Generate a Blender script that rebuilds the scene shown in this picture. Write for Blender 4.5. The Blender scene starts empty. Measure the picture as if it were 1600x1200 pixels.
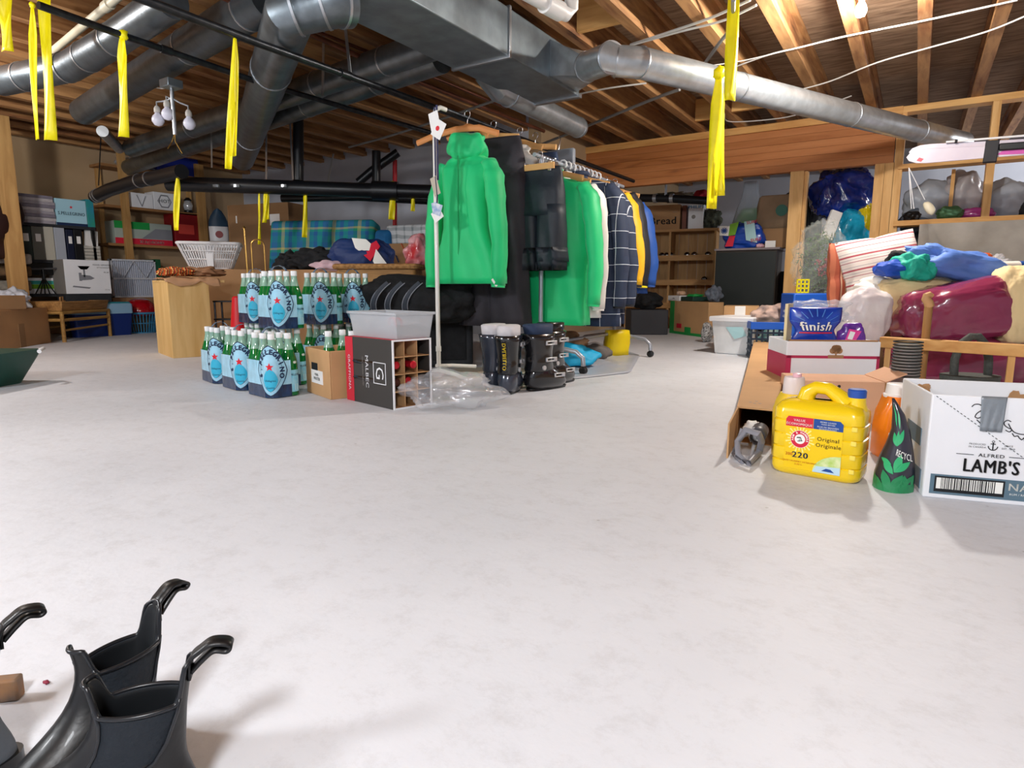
import bpy, bmesh, math, random
from mathutils import Vector, Matrix, noise
R = math.radians
SC = bpy.context.scene
COL = SC.collection
# ---------------------------------------------------------------- camera, light, exposure
H0, PIT, HEAD, FPX = 0.52, R(8.7), R(32.56), 980.0
cam_d = bpy.data.cameras.new('camera'); cam = bpy.data.objects.new('camera', cam_d); COL.objects.link(cam)
cam.location = (0, 0, H0); cam.rotation_euler = (R(90) - PIT, 0, HEAD)
cam_d.sensor_width = 36; cam_d.lens = FPX / 1600 * 36; cam_d.clip_start = 0.02
SC.camera = cam
SC.view_settings.view_transform = 'Standard'; SC.view_settings.look = 'None'
SC.view_settings.gamma = 1; SC.view_settings.use_curve_mapping = False
SC.view_settings.exposure = 0.14
w = bpy.data.worlds.new('world'); SC.world = w; w.use_nodes = True
w.node_tree.nodes['Background'].inputs[0].default_value = (0.9, 0.95, 1, 1)
w.node_tree.nodes['Background'].inputs[1].default_value = 0.3
def lamp(name, loc, e, r=0.06, c=(1, .93, .84), kind='POINT', size=None, rot=None):
    d = bpy.data.lights.new(name, kind); d.energy = e; d.color = c
    if kind == 'AREA':
        d.shape = 'RECTANGLE'; d.size, d.size_y = size
    else: d.shadow_soft_size = r
    o = bpy.data.objects.new(name, d); COL.objects.link(o); o.location = loc
    if rot: o.rotation_euler = rot
    return o

# ---------------------------------------------------------------- camera geometry: a pixel of the photo to a point of the room
CP, SP = math.cos(PIT), math.sin(PIT); CH, SH = math.cos(HEAD), math.sin(HEAD)
def ray(px, py):
    x = (px - 800) / FPX; y = (600 - py) / FPX
    f = CP + y * SP; u = -SP + y * CP               # horizontal forward, up
    return Vector((x * CH - f * SH, x * SH + f * CH, u)), f
def G(px, py, z=0.0):
    d, f = ray(px, py); t = (z - H0) / d.z
    return Vector((d.x * t, d.y * t, z))
def F(px, py, D):
    d, f = ray(px, py); t = D / f
    return Vector((d.x * t, d.y * t, H0 + d.z * t))
def PX(px, py, X):
    d, f = ray(px, py); t = X / d.x
    return Vector((X, d.y * t, H0 + d.z * t))
def PY(px, py, Y):
    d, f = ray(px, py); t = Y / d.y
    return Vector((d.x * t, Y, H0 + d.z * t))
def fwd(p): return -p.x * SH + p.y * CH
def ztop(py, p, px=None):
    """height seen at image row py straight above the point p"""
    lat = p.x * CH + p.y * SH; D = fwd(p)
    t = (600 - py) / FPX
    # y/(depth): (dz*CP + D*SP*?)...
    # cam up comp = dz*CP + D*SP ; optic depth = D*CP - dz*SP
    dz = D * (t * CP - SP) / (CP + t * SP)
    return H0 + dz

# ---------------------------------------------------------------- materials
MATS = {}
def lin(c):
    if isinstance(c, str):
        c = tuple(int(c[i:i+2], 16) / 255 for i in (0, 2, 4))
    return tuple(((v / 12.92) if v <= .04045 else ((v + .055) / 1.055) ** 2.4) for v in c[:3]) + (1,)
def mat(name, col, rough=.6, metal=0.0, var=0.0, vs=8.0, bump=0.0, bs=40.0, trans=0.0, alpha=1.0, emit=0.0, col2=None, stretch=None, coat=0.0, sheen=0.0, ior=1.45):
    if name in MATS: return MATS[name]
    m = bpy.data.materials.new(name); m.use_nodes = True; nt = m.node_tree; N = nt.nodes; L = nt.links
    b = N['Principled BSDF']
    b.inputs['Roughness'].default_value = rough; b.inputs['Metallic'].default_value = metal
    b.inputs['Transmission Weight'].default_value = trans; b.inputs['Alpha'].default_value = alpha
    b.inputs['Coat Weight'].default_value = coat; b.inputs['IOR'].default_value = ior
    if sheen: b.inputs['Sheen Weight'].default_value = sheen
    c = lin(col)
    tc = N.new('ShaderNodeTexCoord'); mp = N.new('ShaderNodeMapping'); L.new(tc.outputs['Object'], mp.inputs[0])
    if stretch: mp.inputs['Scale'].default_value = stretch
    if var or col2:
        no = N.new('ShaderNodeTexNoise'); no.inputs['Scale'].default_value = vs; no.inputs['Detail'].default_value = 5
        L.new(mp.outputs[0], no.inputs['Vector'])
        cr = N.new('ShaderNodeValToRGB'); L.new(no.outputs['Fac'], cr.inputs[0])
        cr.color_ramp.elements[0].position = .35; cr.color_ramp.elements[1].position = .65
        if col2: a, d = c, lin(col2)
        else: a = tuple(v * (1 - var) for v in c[:3]) + (1,); d = tuple(min(1, v * (1 + var)) for v in c[:3]) + (1,)
        cr.color_ramp.elements[0].color = a; cr.color_ramp.elements[1].color = d
        L.new(cr.outputs[0], b.inputs['Base Color'])
    else: b.inputs['Base Color'].default_value = c
    if bump:
        n2 = N.new('ShaderNodeTexNoise'); n2.inputs['Scale'].default_value = bs; n2.inputs['Detail'].default_value = 4
        L.new(mp.outputs[0], n2.inputs['Vector'])
        bp = N.new('ShaderNodeBump'); bp.inputs['Strength'].default_value = bump; bp.inputs['Distance'].default_value = .01
        L.new(n2.outputs['Fac'], bp.inputs['Height']); L.new(bp.outputs[0], b.inputs['Normal'])
    if emit:
        b.inputs['Emission Color'].default_value = c; b.inputs['Emission Strength'].default_value = emit
    MATS[name] = m; return m
def wood(name, c1, c2, ax='x', rough=.65, sc=6.0, dark=None):
    """long grain along one axis plus a few knots"""
    if name in MATS: return MATS[name]
    m = bpy.data.materials.new(name); m.use_nodes = True; nt = m.node_tree; N = nt.nodes; L = nt.links
    b = N['Principled BSDF']; b.inputs['Roughness'].default_value = rough
    tc = N.new('ShaderNodeTexCoord'); mp = N.new('ShaderNodeMapping'); L.new(tc.outputs['Object'], mp.inputs[0])
    mp.inputs['Scale'].default_value = {'x': (.12, 1, 1), 'y': (1, .12, 1), 'z': (1, 1, .12)}[ax]
    oi = N.new('ShaderNodeObjectInfo'); va = N.new('ShaderNodeVectorMath'); va.operation = 'SCALE'; va.inputs[0].default_value = (7, 9, 11)
    L.new(oi.outputs['Random'], va.inputs['Scale']); ad = N.new('ShaderNodeVectorMath'); L.new(mp.outputs[0], ad.inputs[0]); L.new(va.outputs[0], ad.inputs[1])
    no = N.new('ShaderNodeTexNoise'); no.inputs['Scale'].default_value = sc * 5; no.inputs['Detail'].default_value = 6; no.inputs['Distortion'].default_value = .6
    L.new(ad.outputs[0], no.inputs['Vector'])
    n3 = N.new('ShaderNodeTexNoise'); n3.inputs['Scale'].default_value = sc; L.new(ad.outputs[0], n3.inputs['Vector'])
    mx = N.new('ShaderNodeMath'); mx.operation = 'ADD'; L.new(no.outputs['Fac'], mx.inputs[0]); L.new(n3.outputs['Fac'], mx.inputs[1])
    mh = N.new('ShaderNodeMath'); mh.operation = 'MULTIPLY'; mh.inputs[1].default_value = .5; L.new(mx.outputs[0], mh.inputs[0])
    cr = N.new('ShaderNodeValToRGB'); L.new(mh.outputs[0], cr.inputs[0])
    e = cr.color_ramp.elements; e[0].position = .38; e[0].color = lin(c2); e[1].position = .6; e[1].color = lin(c1)
    if dark:
        k = e.new(.3); k.color = lin(dark)
    L.new(cr.outputs[0], b.inputs['Base Color'])
    bp = N.new('ShaderNodeBump'); bp.inputs['Strength'].default_value = .2; bp.inputs['Distance'].default_value = .004
    L.new(no.outputs['Fac'], bp.inputs['Height']); L.new(bp.outputs[0], b.inputs['Normal'])
    MATS[name] = m; return m
def stripes(name, axis, period, cols, rough=.8, axis2=None, cols2=None, period2=None, warp=0.0, mixf=.5):
    """woven stripes (or a plaid when axis2 is given) in the thing's own coordinates; cols = [(pos, hex)...]"""
    if name in MATS: return MATS[name]
    m = bpy.data.materials.new(name); m.use_nodes = True; nt = m.node_tree; N = nt.nodes; L = nt.links
    b = N['Principled BSDF']; b.inputs['Roughness'].default_value = rough
    tc = N.new('ShaderNodeTexCoord')
    src = tc.outputs['Object']
    if warp:
        no = N.new('ShaderNodeTexNoise'); no.inputs['Scale'].default_value = 5; L.new(src, no.inputs['Vector'])
        sb = N.new('ShaderNodeVectorMath'); sb.operation = 'MULTIPLY_ADD'; sb.inputs[1].default_value = (warp,) * 3
        L.new(no.outputs['Color'], sb.inputs[0]); L.new(src, sb.inputs[2]); src = sb.outputs[0]
    sx = N.new('ShaderNodeSeparateXYZ'); L.new(src, sx.inputs[0])
    def ramp(ax, per, cs):
        dv = N.new('ShaderNodeMath'); dv.operation = 'DIVIDE'; dv.inputs[1].default_value = per; L.new(sx.outputs[ax], dv.inputs[0])
        fr = N.new('ShaderNodeMath'); fr.operation = 'FRACT'; L.new(dv.outputs[0], fr.inputs[0])
        cr = N.new('ShaderNodeValToRGB'); cr.color_ramp.interpolation = 'CONSTANT'; L.new(fr.outputs[0], cr.inputs[0])
        e = cr.color_ramp.elements
        e[0].position = cs[0][0]; e[0].color = lin(cs[0][1]); e[1].position = cs[1][0]; e[1].color = lin(cs[1][1])
        for p, c in cs[2:]: k = e.new(p); k.color = lin(c)
        return cr.outputs[0]
    a = ramp(axis, period, cols)
    if axis2 is not None:
        c = ramp(axis2, period2 or period, cols2 or cols)
        mx = N.new('ShaderNodeMix'); mx.data_type = 'RGBA'
        if mixf == 'lighten': mx.blend_type = 'LIGHTEN'; mx.inputs[0].default_value = 1
        else: mx.inputs[0].default_value = mixf
        L.new(a, mx.inputs[6]); L.new(c, mx.inputs[7]); a = mx.outputs[2]
    L.new(a, b.inputs['Base Color'])
    MATS[name] = m; return m

# ---------------------------------------------------------------- mesh builder
class B:
    def __init__(s): s.v = []; s.f = []; s.mi = []; s.m = 0; s.M = Matrix()
    def add(s, vs, fs):
        k = len(s.v)
        for p in vs: s.v.append(s.M @ Vector(p))
        for q in fs: s.f.append(tuple(i + k for i in q)); s.mi.append(s.m)
        return s
    def box(s, x0, x1, y0, y1, z0, z1):
        return s.add([(x0,y0,z0),(x1,y0,z0),(x1,y1,z0),(x0,y1,z0),(x0,y0,z1),(x1,y0,z1),(x1,y1,z1),(x0,y1,z1)],
                     [(0,3,2,1),(4,5,6,7),(0,1,5,4),(1,2,6,5),(2,3,7,6),(3,0,4,7)])
    def beam(s, a, b_, w_, h, up=(0,0,1)):
        a = Vector(a); b_ = Vector(b_); d = (b_ - a).normalized(); u = Vector(up)
        if abs(d.dot(u)) > .95: u = Vector((0,1,0))
        r = d.cross(u).normalized(); u = r.cross(d)
        vs = [p + r * (sx * w_ / 2) + u * (sz * h / 2) for p in (a, b_) for sx, sz in ((-1,-1),(1,-1),(1,1),(-1,1))]
        return s.add(vs, [(0,1,2,3),(7,6,5,4),(0,4,5,1),(1,5,6,2),(2,6,7,3),(3,7,4,0)])
    def tube(s, pts, r, n=10, cap=True, closed=False, flat=1.0):
        pts = [Vector(p) for p in pts]; m = len(pts); vs = []; fs = []
        if not isinstance(r, (list, tuple)): r = [r] * m
        prev = None
        for i, p in enumerate(pts):
            if closed: t = pts[(i + 1) % m] - pts[i - 1]
            else: t = pts[min(i + 1, m - 1)] - pts[max(i - 1, 0)]
            t.normalize()
            if prev is None:
                u = Vector((0,0,1)) if abs(t.z) < .9 else Vector((1,0,0))
                a = t.cross(u).normalized()
            else:
                a = (prev - t * prev.dot(t)).normalized()
            prev = a; c = t.cross(a)
            for k in range(n):
                w_ = 2 * math.pi * k / n
                vs.append(p + (a * math.cos(w_) + c * math.sin(w_) * flat) * r[i])
        for i in range(m if closed else m - 1):
            j = (i + 1) % m
            for k in range(n):
                l = (k + 1) % n
                fs.append((i*n+k, i*n+l, j*n+l, j*n+k))
        if cap and not closed:
            fs.append(tuple(reversed(range(n)))); fs.append(tuple((m-1)*n + k for k in range(n)))
        return s.add(vs, fs)
    def lathe(s, prof, n=20, c=(0,0,0)):
        vs = []; fs = []; m = len(prof)
        for r, z in prof:
            for k in range(n):
                w_ = 2 * math.pi * k / n
                vs.append((c[0] + r * math.cos(w_), c[1] + r * math.sin(w_), c[2] + z))
        for i in range(m - 1):
            for k in range(n):
                l = (k + 1) % n; fs.append((i*n+k, i*n+l, (i+1)*n+l, (i+1)*n+k))
        fs.append(tuple(reversed(range(n)))); fs.append(tuple((m-1)*n + k for k in range(n)))
        return s.add(vs, fs)
    def prism(s, out, h0, h1):
        """outline in local xz, thick along y from h0 to h1"""
        n = len(out)
        vs = [(x, h0, z) for x, z in out] + [(x, h1, z) for x, z in out]
        fs = [tuple(range(n)), tuple(reversed(range(n, 2*n)))] + [(i, i+n, (i+1) % n + n, (i+1) % n) for i in range(n)]
        return s.add(vs, fs)
    def slab(s, out, z0, z1):
        n = len(out)
        vs = [(x, y, z0) for x, y in out] + [(x, y, z1) for x, y in out]
        fs = [tuple(reversed(range(n))), tuple(range(n, 2*n))] + [(i, (i+1) % n, (i+1) % n + n, i+n) for i in range(n)]
        return s.add(vs, fs)
    def grid(s, fn, nu, nv, wrap=False):
        vs = [fn(i / nu, j / nv) for j in range(nv + 1) for i in range(nu + (0 if wrap else 1))]
        k = nu + (0 if wrap else 1); fs = []
        for j in range(nv):
            for i in range(nu):
                i2 = (i + 1) % k
                fs.append((j*k+i, j*k+i2, (j+1)*k+i2, (j+1)*k+i))
        return s.add(vs, fs)
    def rings(s, rs, cap=True):
        n = len(rs[0]); vs = [p for r in rs for p in r]; fs = []
        for i in range(len(rs) - 1):
            for k in range(n):
                l = (k + 1) % n; fs.append((i*n+k, i*n+l, (i+1)*n+l, (i+1)*n+k))
        if cap: fs.append(tuple(reversed(range(n)))); fs.append(tuple((len(rs)-1)*n + k for k in range(n)))
        return s.add(vs, fs)
    def blob(s, c, size, seed=0, amp=.15, fr=2.0, sub=4, flat=None, sq=1.0, rot=None, fine=0.0):
        """a soft crumpled body: a sphere pushed by noise; sq<1 makes it boxier; flat = height of its flat foot"""
        bm = bmesh.new(); bmesh.ops.create_icosphere(bm, subdivisions=sub, radius=1)
        c = Vector(c); off = Vector((seed * 3.1, seed * 1.7, seed * .9)); vs = []
        for v in bm.verts:
            p = v.co.copy()
            if sq < 1: p = Vector([math.copysign(abs(q) ** sq, q) for q in p])
            k = 1 + amp * noise.noise(v.co * fr + off) * 2
            if fine: k += fine * abs(noise.noise(v.co * fr * 4 + off)) * 2
            p = Vector((p.x * size[0], p.y * size[1], p.z * size[2])) * k
            if rot: p = rot @ p
            p += c
            if flat is not None and p.z < flat: p.z = flat + (p.z - flat) * .03
            vs.append(p)
        fs = [tuple(v.index for v in f.verts) for f in bm.faces]; bm.free()
        return s.add(vs, fs)
    def build(s, name, mats, parent=None, smooth=None, bevel=0.0, seg=2, loc=None, rz=0.0, solid=0.0, subsurf=0):
        me = bpy.data.meshes.new(name); me.from_pydata([tuple(v) for v in s.v], [], s.f)
        if not isinstance(mats, (list, tuple)): mats = [mats]
        for m in mats: me.materials.append(m)
        if len(mats) > 1: me.polygons.foreach_set('material_index', s.mi)
        bm = bmesh.new(); bm.from_mesh(me); bmesh.ops.recalc_face_normals(bm, faces=bm.faces); bm.to_mesh(me); bm.free()
        if smooth is not None:
            me.polygons.foreach_set('use_smooth', [True] * len(me.polygons))
            if smooth < 3: me.set_sharp_from_angle(angle=smooth)
        o = bpy.data.objects.new(name, me); COL.objects.link(o)
        if parent: o.parent = parent
        if loc is not None: o.location = loc
        if rz: o.rotation_euler = (0, 0, rz)
        if solid:
            k = o.modifiers.new('solid', 'SOLIDIFY'); k.thickness = solid; k.offset = 0
        if bevel:
            k = o.modifiers.new('bevel', 'BEVEL'); k.width = bevel; k.segments = seg; k.limit_method = 'ANGLE'; k.angle_limit = R(35)
            if smooth is None:
                me.polygons.foreach_set('use_smooth', [True] * len(me.polygons)); me.set_sharp_from_angle(angle=R(40))
        if subsurf:
            k = o.modifiers.new('sub', 'SUBSURF'); k.levels = k.render_levels = subsurf
        return o
SM = R(40)
FREE = 4.0

_text = {}
def text_mesh(t, size=1.0, bold=0.0, sx=1.0):
    """centred flat lettering as (verts, faces) in xz, facing -y"""
    key = (t, bold)
    if key not in _text:
        cu = bpy.data.curves.new('lettering', 'FONT'); cu.body = t; cu.size = 1; cu.align_x = 'CENTER'; cu.align_y = 'CENTER'
        cu.offset = bold; cu.resolution_u = 2; cu.space_character = 1.1
        o = bpy.data.objects.new('lettering', cu); COL.objects.link(o)
        dg = bpy.context.evaluated_depsgraph_get(); me = bpy.data.meshes.new_from_object(o.evaluated_get(dg))
        _text[key] = ([tuple(v.co) for v in me.vertices], [tuple(p.vertices) for p in me.polygons])
        bpy.data.objects.remove(o); bpy.data.curves.remove(cu); bpy.data.meshes.remove(me)
    v, f = _text[key]
    return [(x * size * sx, 0.0, y * size) for x, y, z in v], f
def put_text(b, t, x, z, size, y=-.001, bold=.02, sx=1.0, rot=0.0, fn=None):
    v, f = text_mesh(t, size, 0.0, sx); c, s_ = math.cos(rot), math.sin(rot)
    e = bold * size * .8
    for dx in ((-e, 0, e) if e else (0,)):
        pts = [(x + (px + dx) * c - pz * s_, y, z + (px + dx) * s_ + pz * c) for px, _, pz in v]
        if fn: pts = [fn(p) for p in pts]
        b.add(pts, f)
    return b

# ---------------------------------------------------------------- naming
def tag(o, label, cat, group=None, kind=None):
    if label: o['label'] = label
    if cat: o['category'] = cat
    if group: o['group'] = group
    if kind: o['kind'] = kind
    return o
def thing(name, label, cat, loc=(0,0,0), rz=0.0, group=None):
    o = bpy.data.objects.new(name, None); COL.objects.link(o); o.empty_display_size = .05
    o.location = loc; o.rotation_euler = (0, 0, rz); return tag(o, label, cat, group)
def struct(o, label=None):
    o['kind'] = 'structure'
    if label: o['label'] = label
    return o
def dup(root, loc=None, rz=None, label=None, rot=None):
    def cp(o, par):
        c = o.copy(); COL.objects.link(c)
        if par: c.parent = par
        for ch in KIDS.get(o.name, []): cp(ch, c)
        return c
    KIDS = {}
    for o in bpy.data.objects:
        if o.parent: KIDS.setdefault(o.parent.name, []).append(o)
    r = cp(root, None)
    if loc is not None: r.location = loc
    if rz is not None: r.rotation_euler = (0, 0, rz)
    if rot is not None: r.rotation_euler = rot
    if label: r['label'] = label
    return r
def smooth_path(P, k=5):
    P = [Vector(p) for p in P]; sm = []
    for i in range(len(P) - 1):
        a, b_, c, d = P[max(i - 1, 0)], P[i], P[i + 1], P[min(i + 2, len(P) - 1)]
        for j in range(k):
            t = j / k; sm.append(.5 * ((2 * b_) + (c - a) * t + (2 * a - 5 * b_ + 4 * c - d) * t * t + (3 * b_ - a - 3 * c + d) * t ** 3))
    sm.append(P[-1]); return sm
class Fr:
    """frame of a boxy thing from two pixels of its foot (left, right) and the row of its top"""
    def __init__(s, pl, pr, ty, z=0.0, D=None, D2=None):
        a = G(*pl, z) if D is None else F(*pl, D); b_ = G(*pr, z) if D is None else F(*pr, D2 or D)
        s.o = a; d = b_ - a; s.w = math.hypot(d.x, d.y); s.rz = math.atan2(d.y, d.x); s.h = ztop(ty, a) - a.z
def lettering(t, x, z, size, m, parent, y=-.001, bold=.02, sx=1.0, rot=0.0, fn=None, name='lettering'):
    b = B()
    for q in (t if isinstance(t, list) else [(t, x, z, size, sx)]):
        put_text(b, q[0], q[1], q[2], q[3], y, bold, q[4] if len(q) > 4 else 1.0, rot, fn)
    return b.build(name, m, parent)
def star_pts(x, z, r, n=5, q=.42):
    return [(x + (r if k % 2 == 0 else r * q) * math.sin(math.pi * k / n), z + (r if k % 2 == 0 else r * q) * math.cos(math.pi * k / n)) for k in range(2 * n)]
# ================================================================ LIGHTS (the bare bulb in view, then added flash and fill lights out of view)
ZC = 2.12
BULB = G(1345, 18, 2.02)
lamp('bulb_and_fill_light', BULB - Vector((0,0,.03)), 160, .05, c=(1, .95, .88))
lamp('bulb_and_fill_light', (0.25, -.75, 1.58), 150, .16, c=(.93, .965, 1))  # added flash-like light behind the camera, no bulb hangs there
lamp('bulb_and_fill_light', (-2.6, -1.0, 1.58), 150, .16, c=(.94, .97, 1))  # added fill light to the left, kept below the ducts
lamp('bulb_and_fill_light', (-5.2, 1.0, 1.9), 85, .08, c=(1, .96, .92))  # added fill light off the left edge, brightens the left and back walls
lamp('bulb_and_fill_light', (1.9, 8.6, 1.9), 110, .08, c=(.9, .95, 1))  # added fill light off the right edge, brightens the wall behind the beam

# ================================================================ SHELL
m_floor = mat('painted_concrete', 'd0d2d8', .55, col2='dcdee4', vs=1.3, bump=.15, bs=25)
def floor_mat():
    m = m_floor; nt = m.node_tree; N = nt.nodes; L = nt.links; b = N['Principled BSDF']
    tc = N['Texture Coordinate']
    cr = [n for n in N if n.type == 'VALTORGB'][0]
    no = N.new('ShaderNodeTexNoise'); no.inputs['Scale'].default_value = 14; no.inputs['Detail'].default_value = 10; no.inputs['Roughness'].default_value = .8
    L.new(tc.outputs['Object'], no.inputs['Vector'])
    r2 = N.new('ShaderNodeValToRGB'); L.new(no.outputs['Fac'], r2.inputs[0]); e = r2.color_ramp.elements
    e[0].position = .33; e[0].color = (.78, .76, .74, 1); e[1].position = .5; e[1].color = (1, 1, 1, 1)
    v = N.new('ShaderNodeTexVoronoi'); v.inputs['Scale'].default_value = 6; L.new(tc.outputs['Object'], v.inputs['Vector'])
    r3 = N.new('ShaderNodeValToRGB'); L.new(v.outputs['Distance'], r3.inputs[0]); e = r3.color_ramp.elements
    e[0].position = .018; e[0].color = (.45, .42, .4, 1); e[1].position = .03; e[1].color = (1, 1, 1, 1)
    last = cr.outputs[0]
    for s in (r2.outputs[0], r3.outputs[0]):
        x = N.new('ShaderNodeMix'); x.data_type = 'RGBA'; x.blend_type = 'MULTIPLY'; x.inputs[0].default_value = .55
        L.new(last, x.inputs[6]); L.new(s, x.inputs[7]); last = x.outputs[2]
    L.new(last, b.inputs['Base Color'])
floor_mat()
m_drywall = mat('beige_wall_board', 'c2a585', .85, col2='b0946f', vs=.9)
m_white = mat('white_wall_sheeting', 'c3c7d2', .6, var=.06, vs=2, bump=.2, bs=6)
m_lumber_x = wood('pine_lumber_across', 'e2b06c', 'c98f4c', 'x')
m_lumber_z = wood('pine_lumber_upright', 'e6b878', 'cf9a58', 'z')
m_joist = wood('joist_lumber', 'b98a58', '855632', 'y', dark='3a2114', sc=6)
m_osb = mat('subfloor_panel', 'a58a70', .85, col2='7c624c', vs=5, stretch=(1, 5, 1), bump=.3)
XL, XR, YN, YF = -8.3, 4.2, -3.2, 10.2
floor = struct(B().box(XL - .1, XR + .1, YN - .1, YF + .1, -.2, 0).build('floor', m_floor))
ceiling = struct(B().box(XL - .1, XR + .1, YN - .1, YF + .1, ZC + .24, ZC + .27).build('ceiling', m_osb))
struct(B().box(XL - .15, XL, YN, YF, 0, ZC + .24).build('wall_left', m_drywall))
struct(B().box(XR, XR + .15, YN, YF, 0, ZC + .24).build('wall_right', m_white))
struct(B().box(XL, XR, YN - .15, YN, 0, ZC + .24).build('wall_front', m_white))
struct(B().box(-3.5, XR, YF, YF + .15, 0, ZC + .24).build('wall_far', m_white))
YB = 5.8
wb = struct(B().box(XL, -3.5, YB, YB + .15, 0, ZC + .24).build('wall_back', m_white))
struct(B().box(-3.5, -3.35, YB, YF, 0, ZC + .24).build('wall_inner', m_drywall))
# joists: run away from the camera, spaced as in the photo
xa = G(1446, 2, ZC).x; xb = G(1572, 2, ZC).x; SPC = xb - xa
print('joist spacing', SPC, 'bulb', BULB)
jm = None
k0 = int((XL + .1 - xa) / SPC); k1 = int((XR - .1 - xa) / SPC)
jb = B().box(-.037, .037, YN, YF, 0, .045); jb.box(-.012, .012, YN, YF, .045, .2); jb.box(-.037, .037, YN, YF, .2, .24)
jme = None
for k in range(k0, k1 + 1):
    if jme is None:
        j = jb.build('joist', m_joist, ceiling); jme = j
    else:
        j = jme.copy(); COL.objects.link(j)
    j.location = (xa + k * SPC, 0, ZC)
# short blocking pieces between joists
for (px, py) in ((960, 38), (1085, 190), (1180, 170)):
    p = G(px, py, ZC + .02); kx = round((p.x - xa) / SPC - .5)
    o = B().box(xa + kx * SPC + .04, xa + (kx + 1) * SPC - .04, -.02, .02, 0, .2).build('blocking', m_lumber_x, ceiling); o.location = (0, p.y, ZC + .02)
# ---- laminated beam and stud wall
YW = 6.84
m_glulam = wood('laminated_timber', 'bd7a45', 'a8652f', 'x', sc=3, dark='7a4420')
bx0 = -3.5; bx1 = PY(1398, 230, YW).x
beam_ = thing('laminated_beam', 'deep orange-brown laminated timber beam spanning above the wine shelf', 'beam', (0, YW, 0)); tag(beam_, beam_['label'], None, kind='structure'); del beam_['category']
zb0, zb1 = ztop(268, PY(1240, 268, YW)), ztop(200, PY(1240, 200, YW))
zb1 = min(zb1, ZC - .004)
nl = 6; lh = (zb1 - zb0) / nl
for i in range(nl):
    B().box(bx0, bx1, (i % 2) * .002, .09, zb0 + i * lh, zb0 + (i + 1) * lh - .002).build('lamination', m_glulam, beam_)
B().box(bx0, bx1 + .04, -.02, .09, zb1, ZC - .001).build('cap_board', m_lumber_x, beam_)
sw = thing('wall_stud', 'open timber stud wall', None, (0, YW, 0)); sw['kind'] = 'structure'
def stud(pxl, pxr, y, z0, z1, dpt=.14, dy=0.0):
    a = PY(pxl, y, YW + dy).x; b_ = PY(pxr, y, YW + dy).x
    return B().box(a, b_, dy, dy + dpt, z0, z1).build('stud', m_lumber_z, sw)
stud(1235, 1256, 275, 0, zb0 - .001); stud(1257, 1262, 275, 0, zb0 - .001, .1, .03)
stud(1366, 1381, 275, 0, zb0 - .001); stud(1381.5, 1396, 275, 0, zb0 - .001)
stud(1397.5, 1411, 250, 0, ZC - .05)
zs = ztop(341, PY(1500, 341, YW)); print('sill', zs, 'beam', zb0, zb1)
XE = 2.6
tx0 = PY(1412, 170, YW).x
B().box(tx0 - .12, XE, -.003, .14, ZC - .055, ZC - .002).build('top_plate', m_lumber_x, sw)
zl = PY(1500, 249, YW).z
B().box(tx0, XE, -.02, .16, zl - .04, zl).build('ledge_board', m_lumber_x, sw)
B().box(tx0, XE, -.05, .16, zs - .045, zs).build('sill_plate', m_lumber_x, sw)
for a, b_, y in ((1538, 1551, 290),):
    stud(a, b_, y, zs + .001, ZC - .056)
stud(1483, 1489, 310, zs + .001, zl - .041, .05, .25)
# concrete foundation below the sill
m_conc = mat('grey_foundation_concrete', 'b3aca3', .9, col2='958e84', vs=3, bump=.4, bs=18)
cx0 = PY(1436, 360, YW - .12).x
o = B().slab([(cx0, YW - .12), (XE, YW - .12), (XE, YW + .3), (cx0, YW + .3)], 0, zs - .046).build('wall_foundation', m_conc); struct(o)
o.data.vertices[4].co.x -= .0
struct(B().box(XE, XR, YW - .12, YW + .1, 0, ZC).build('wall_return', m_drywall))

# ================================================================ CEILING SERVICES
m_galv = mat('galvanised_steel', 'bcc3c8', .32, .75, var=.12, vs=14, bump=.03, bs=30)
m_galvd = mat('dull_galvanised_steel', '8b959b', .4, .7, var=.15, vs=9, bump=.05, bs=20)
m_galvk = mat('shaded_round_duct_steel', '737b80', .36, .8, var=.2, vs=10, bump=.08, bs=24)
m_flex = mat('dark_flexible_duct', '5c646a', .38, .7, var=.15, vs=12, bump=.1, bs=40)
m_blackpl = mat('black_plastic_pipe', '121418', .35)
m_steelpipe = mat('dark_steel_pipe', '3a3c40', .35, .8, var=.3, vs=20)
m_copper = mat('brown_copper_pipe', '7a4a36', .4, .6, var=.2)
m_pvc = mat('white_plastic_pipe', 'e6e4e0', .35)
m_cream = mat('cream_plastic_pipe', 'd6cdb4', .45)
m_cable = mat('white_cable_sheath', 'cfccc6', .5)
m_yel = mat('yellow_plastic_tape', 'f7e70a', .4, var=.06, vs=10)
m_brass = mat('brass_metal', 'b08a4a', .3, .9)
m_zinc = mat('zinc_strap', 'b9bcc0', .35, .9)
def ring_at(b, p, d, r, t=.006):
    d = Vector(d).normalized(); b.tube([p - d * t, p + d * t], r, 24)
def duct(name, label, pts, r, m, rings=(), n=24, cat='duct'):
    o = thing(name, label, cat, tuple(pts[0])); q = [Vector(p) - pts[0] for p in pts]
    B().tube(q, r, n).build('duct_body', m, o, SM)
    for i, t in rings:
        b = B(); p = q[i].lerp(q[i + 1], t); ring_at(b, p, q[i + 1] - q[i], (r if not isinstance(r, list) else r[i]) + .004); b.build('seam_ring', m_zinc, o, SM)
    return o
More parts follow.
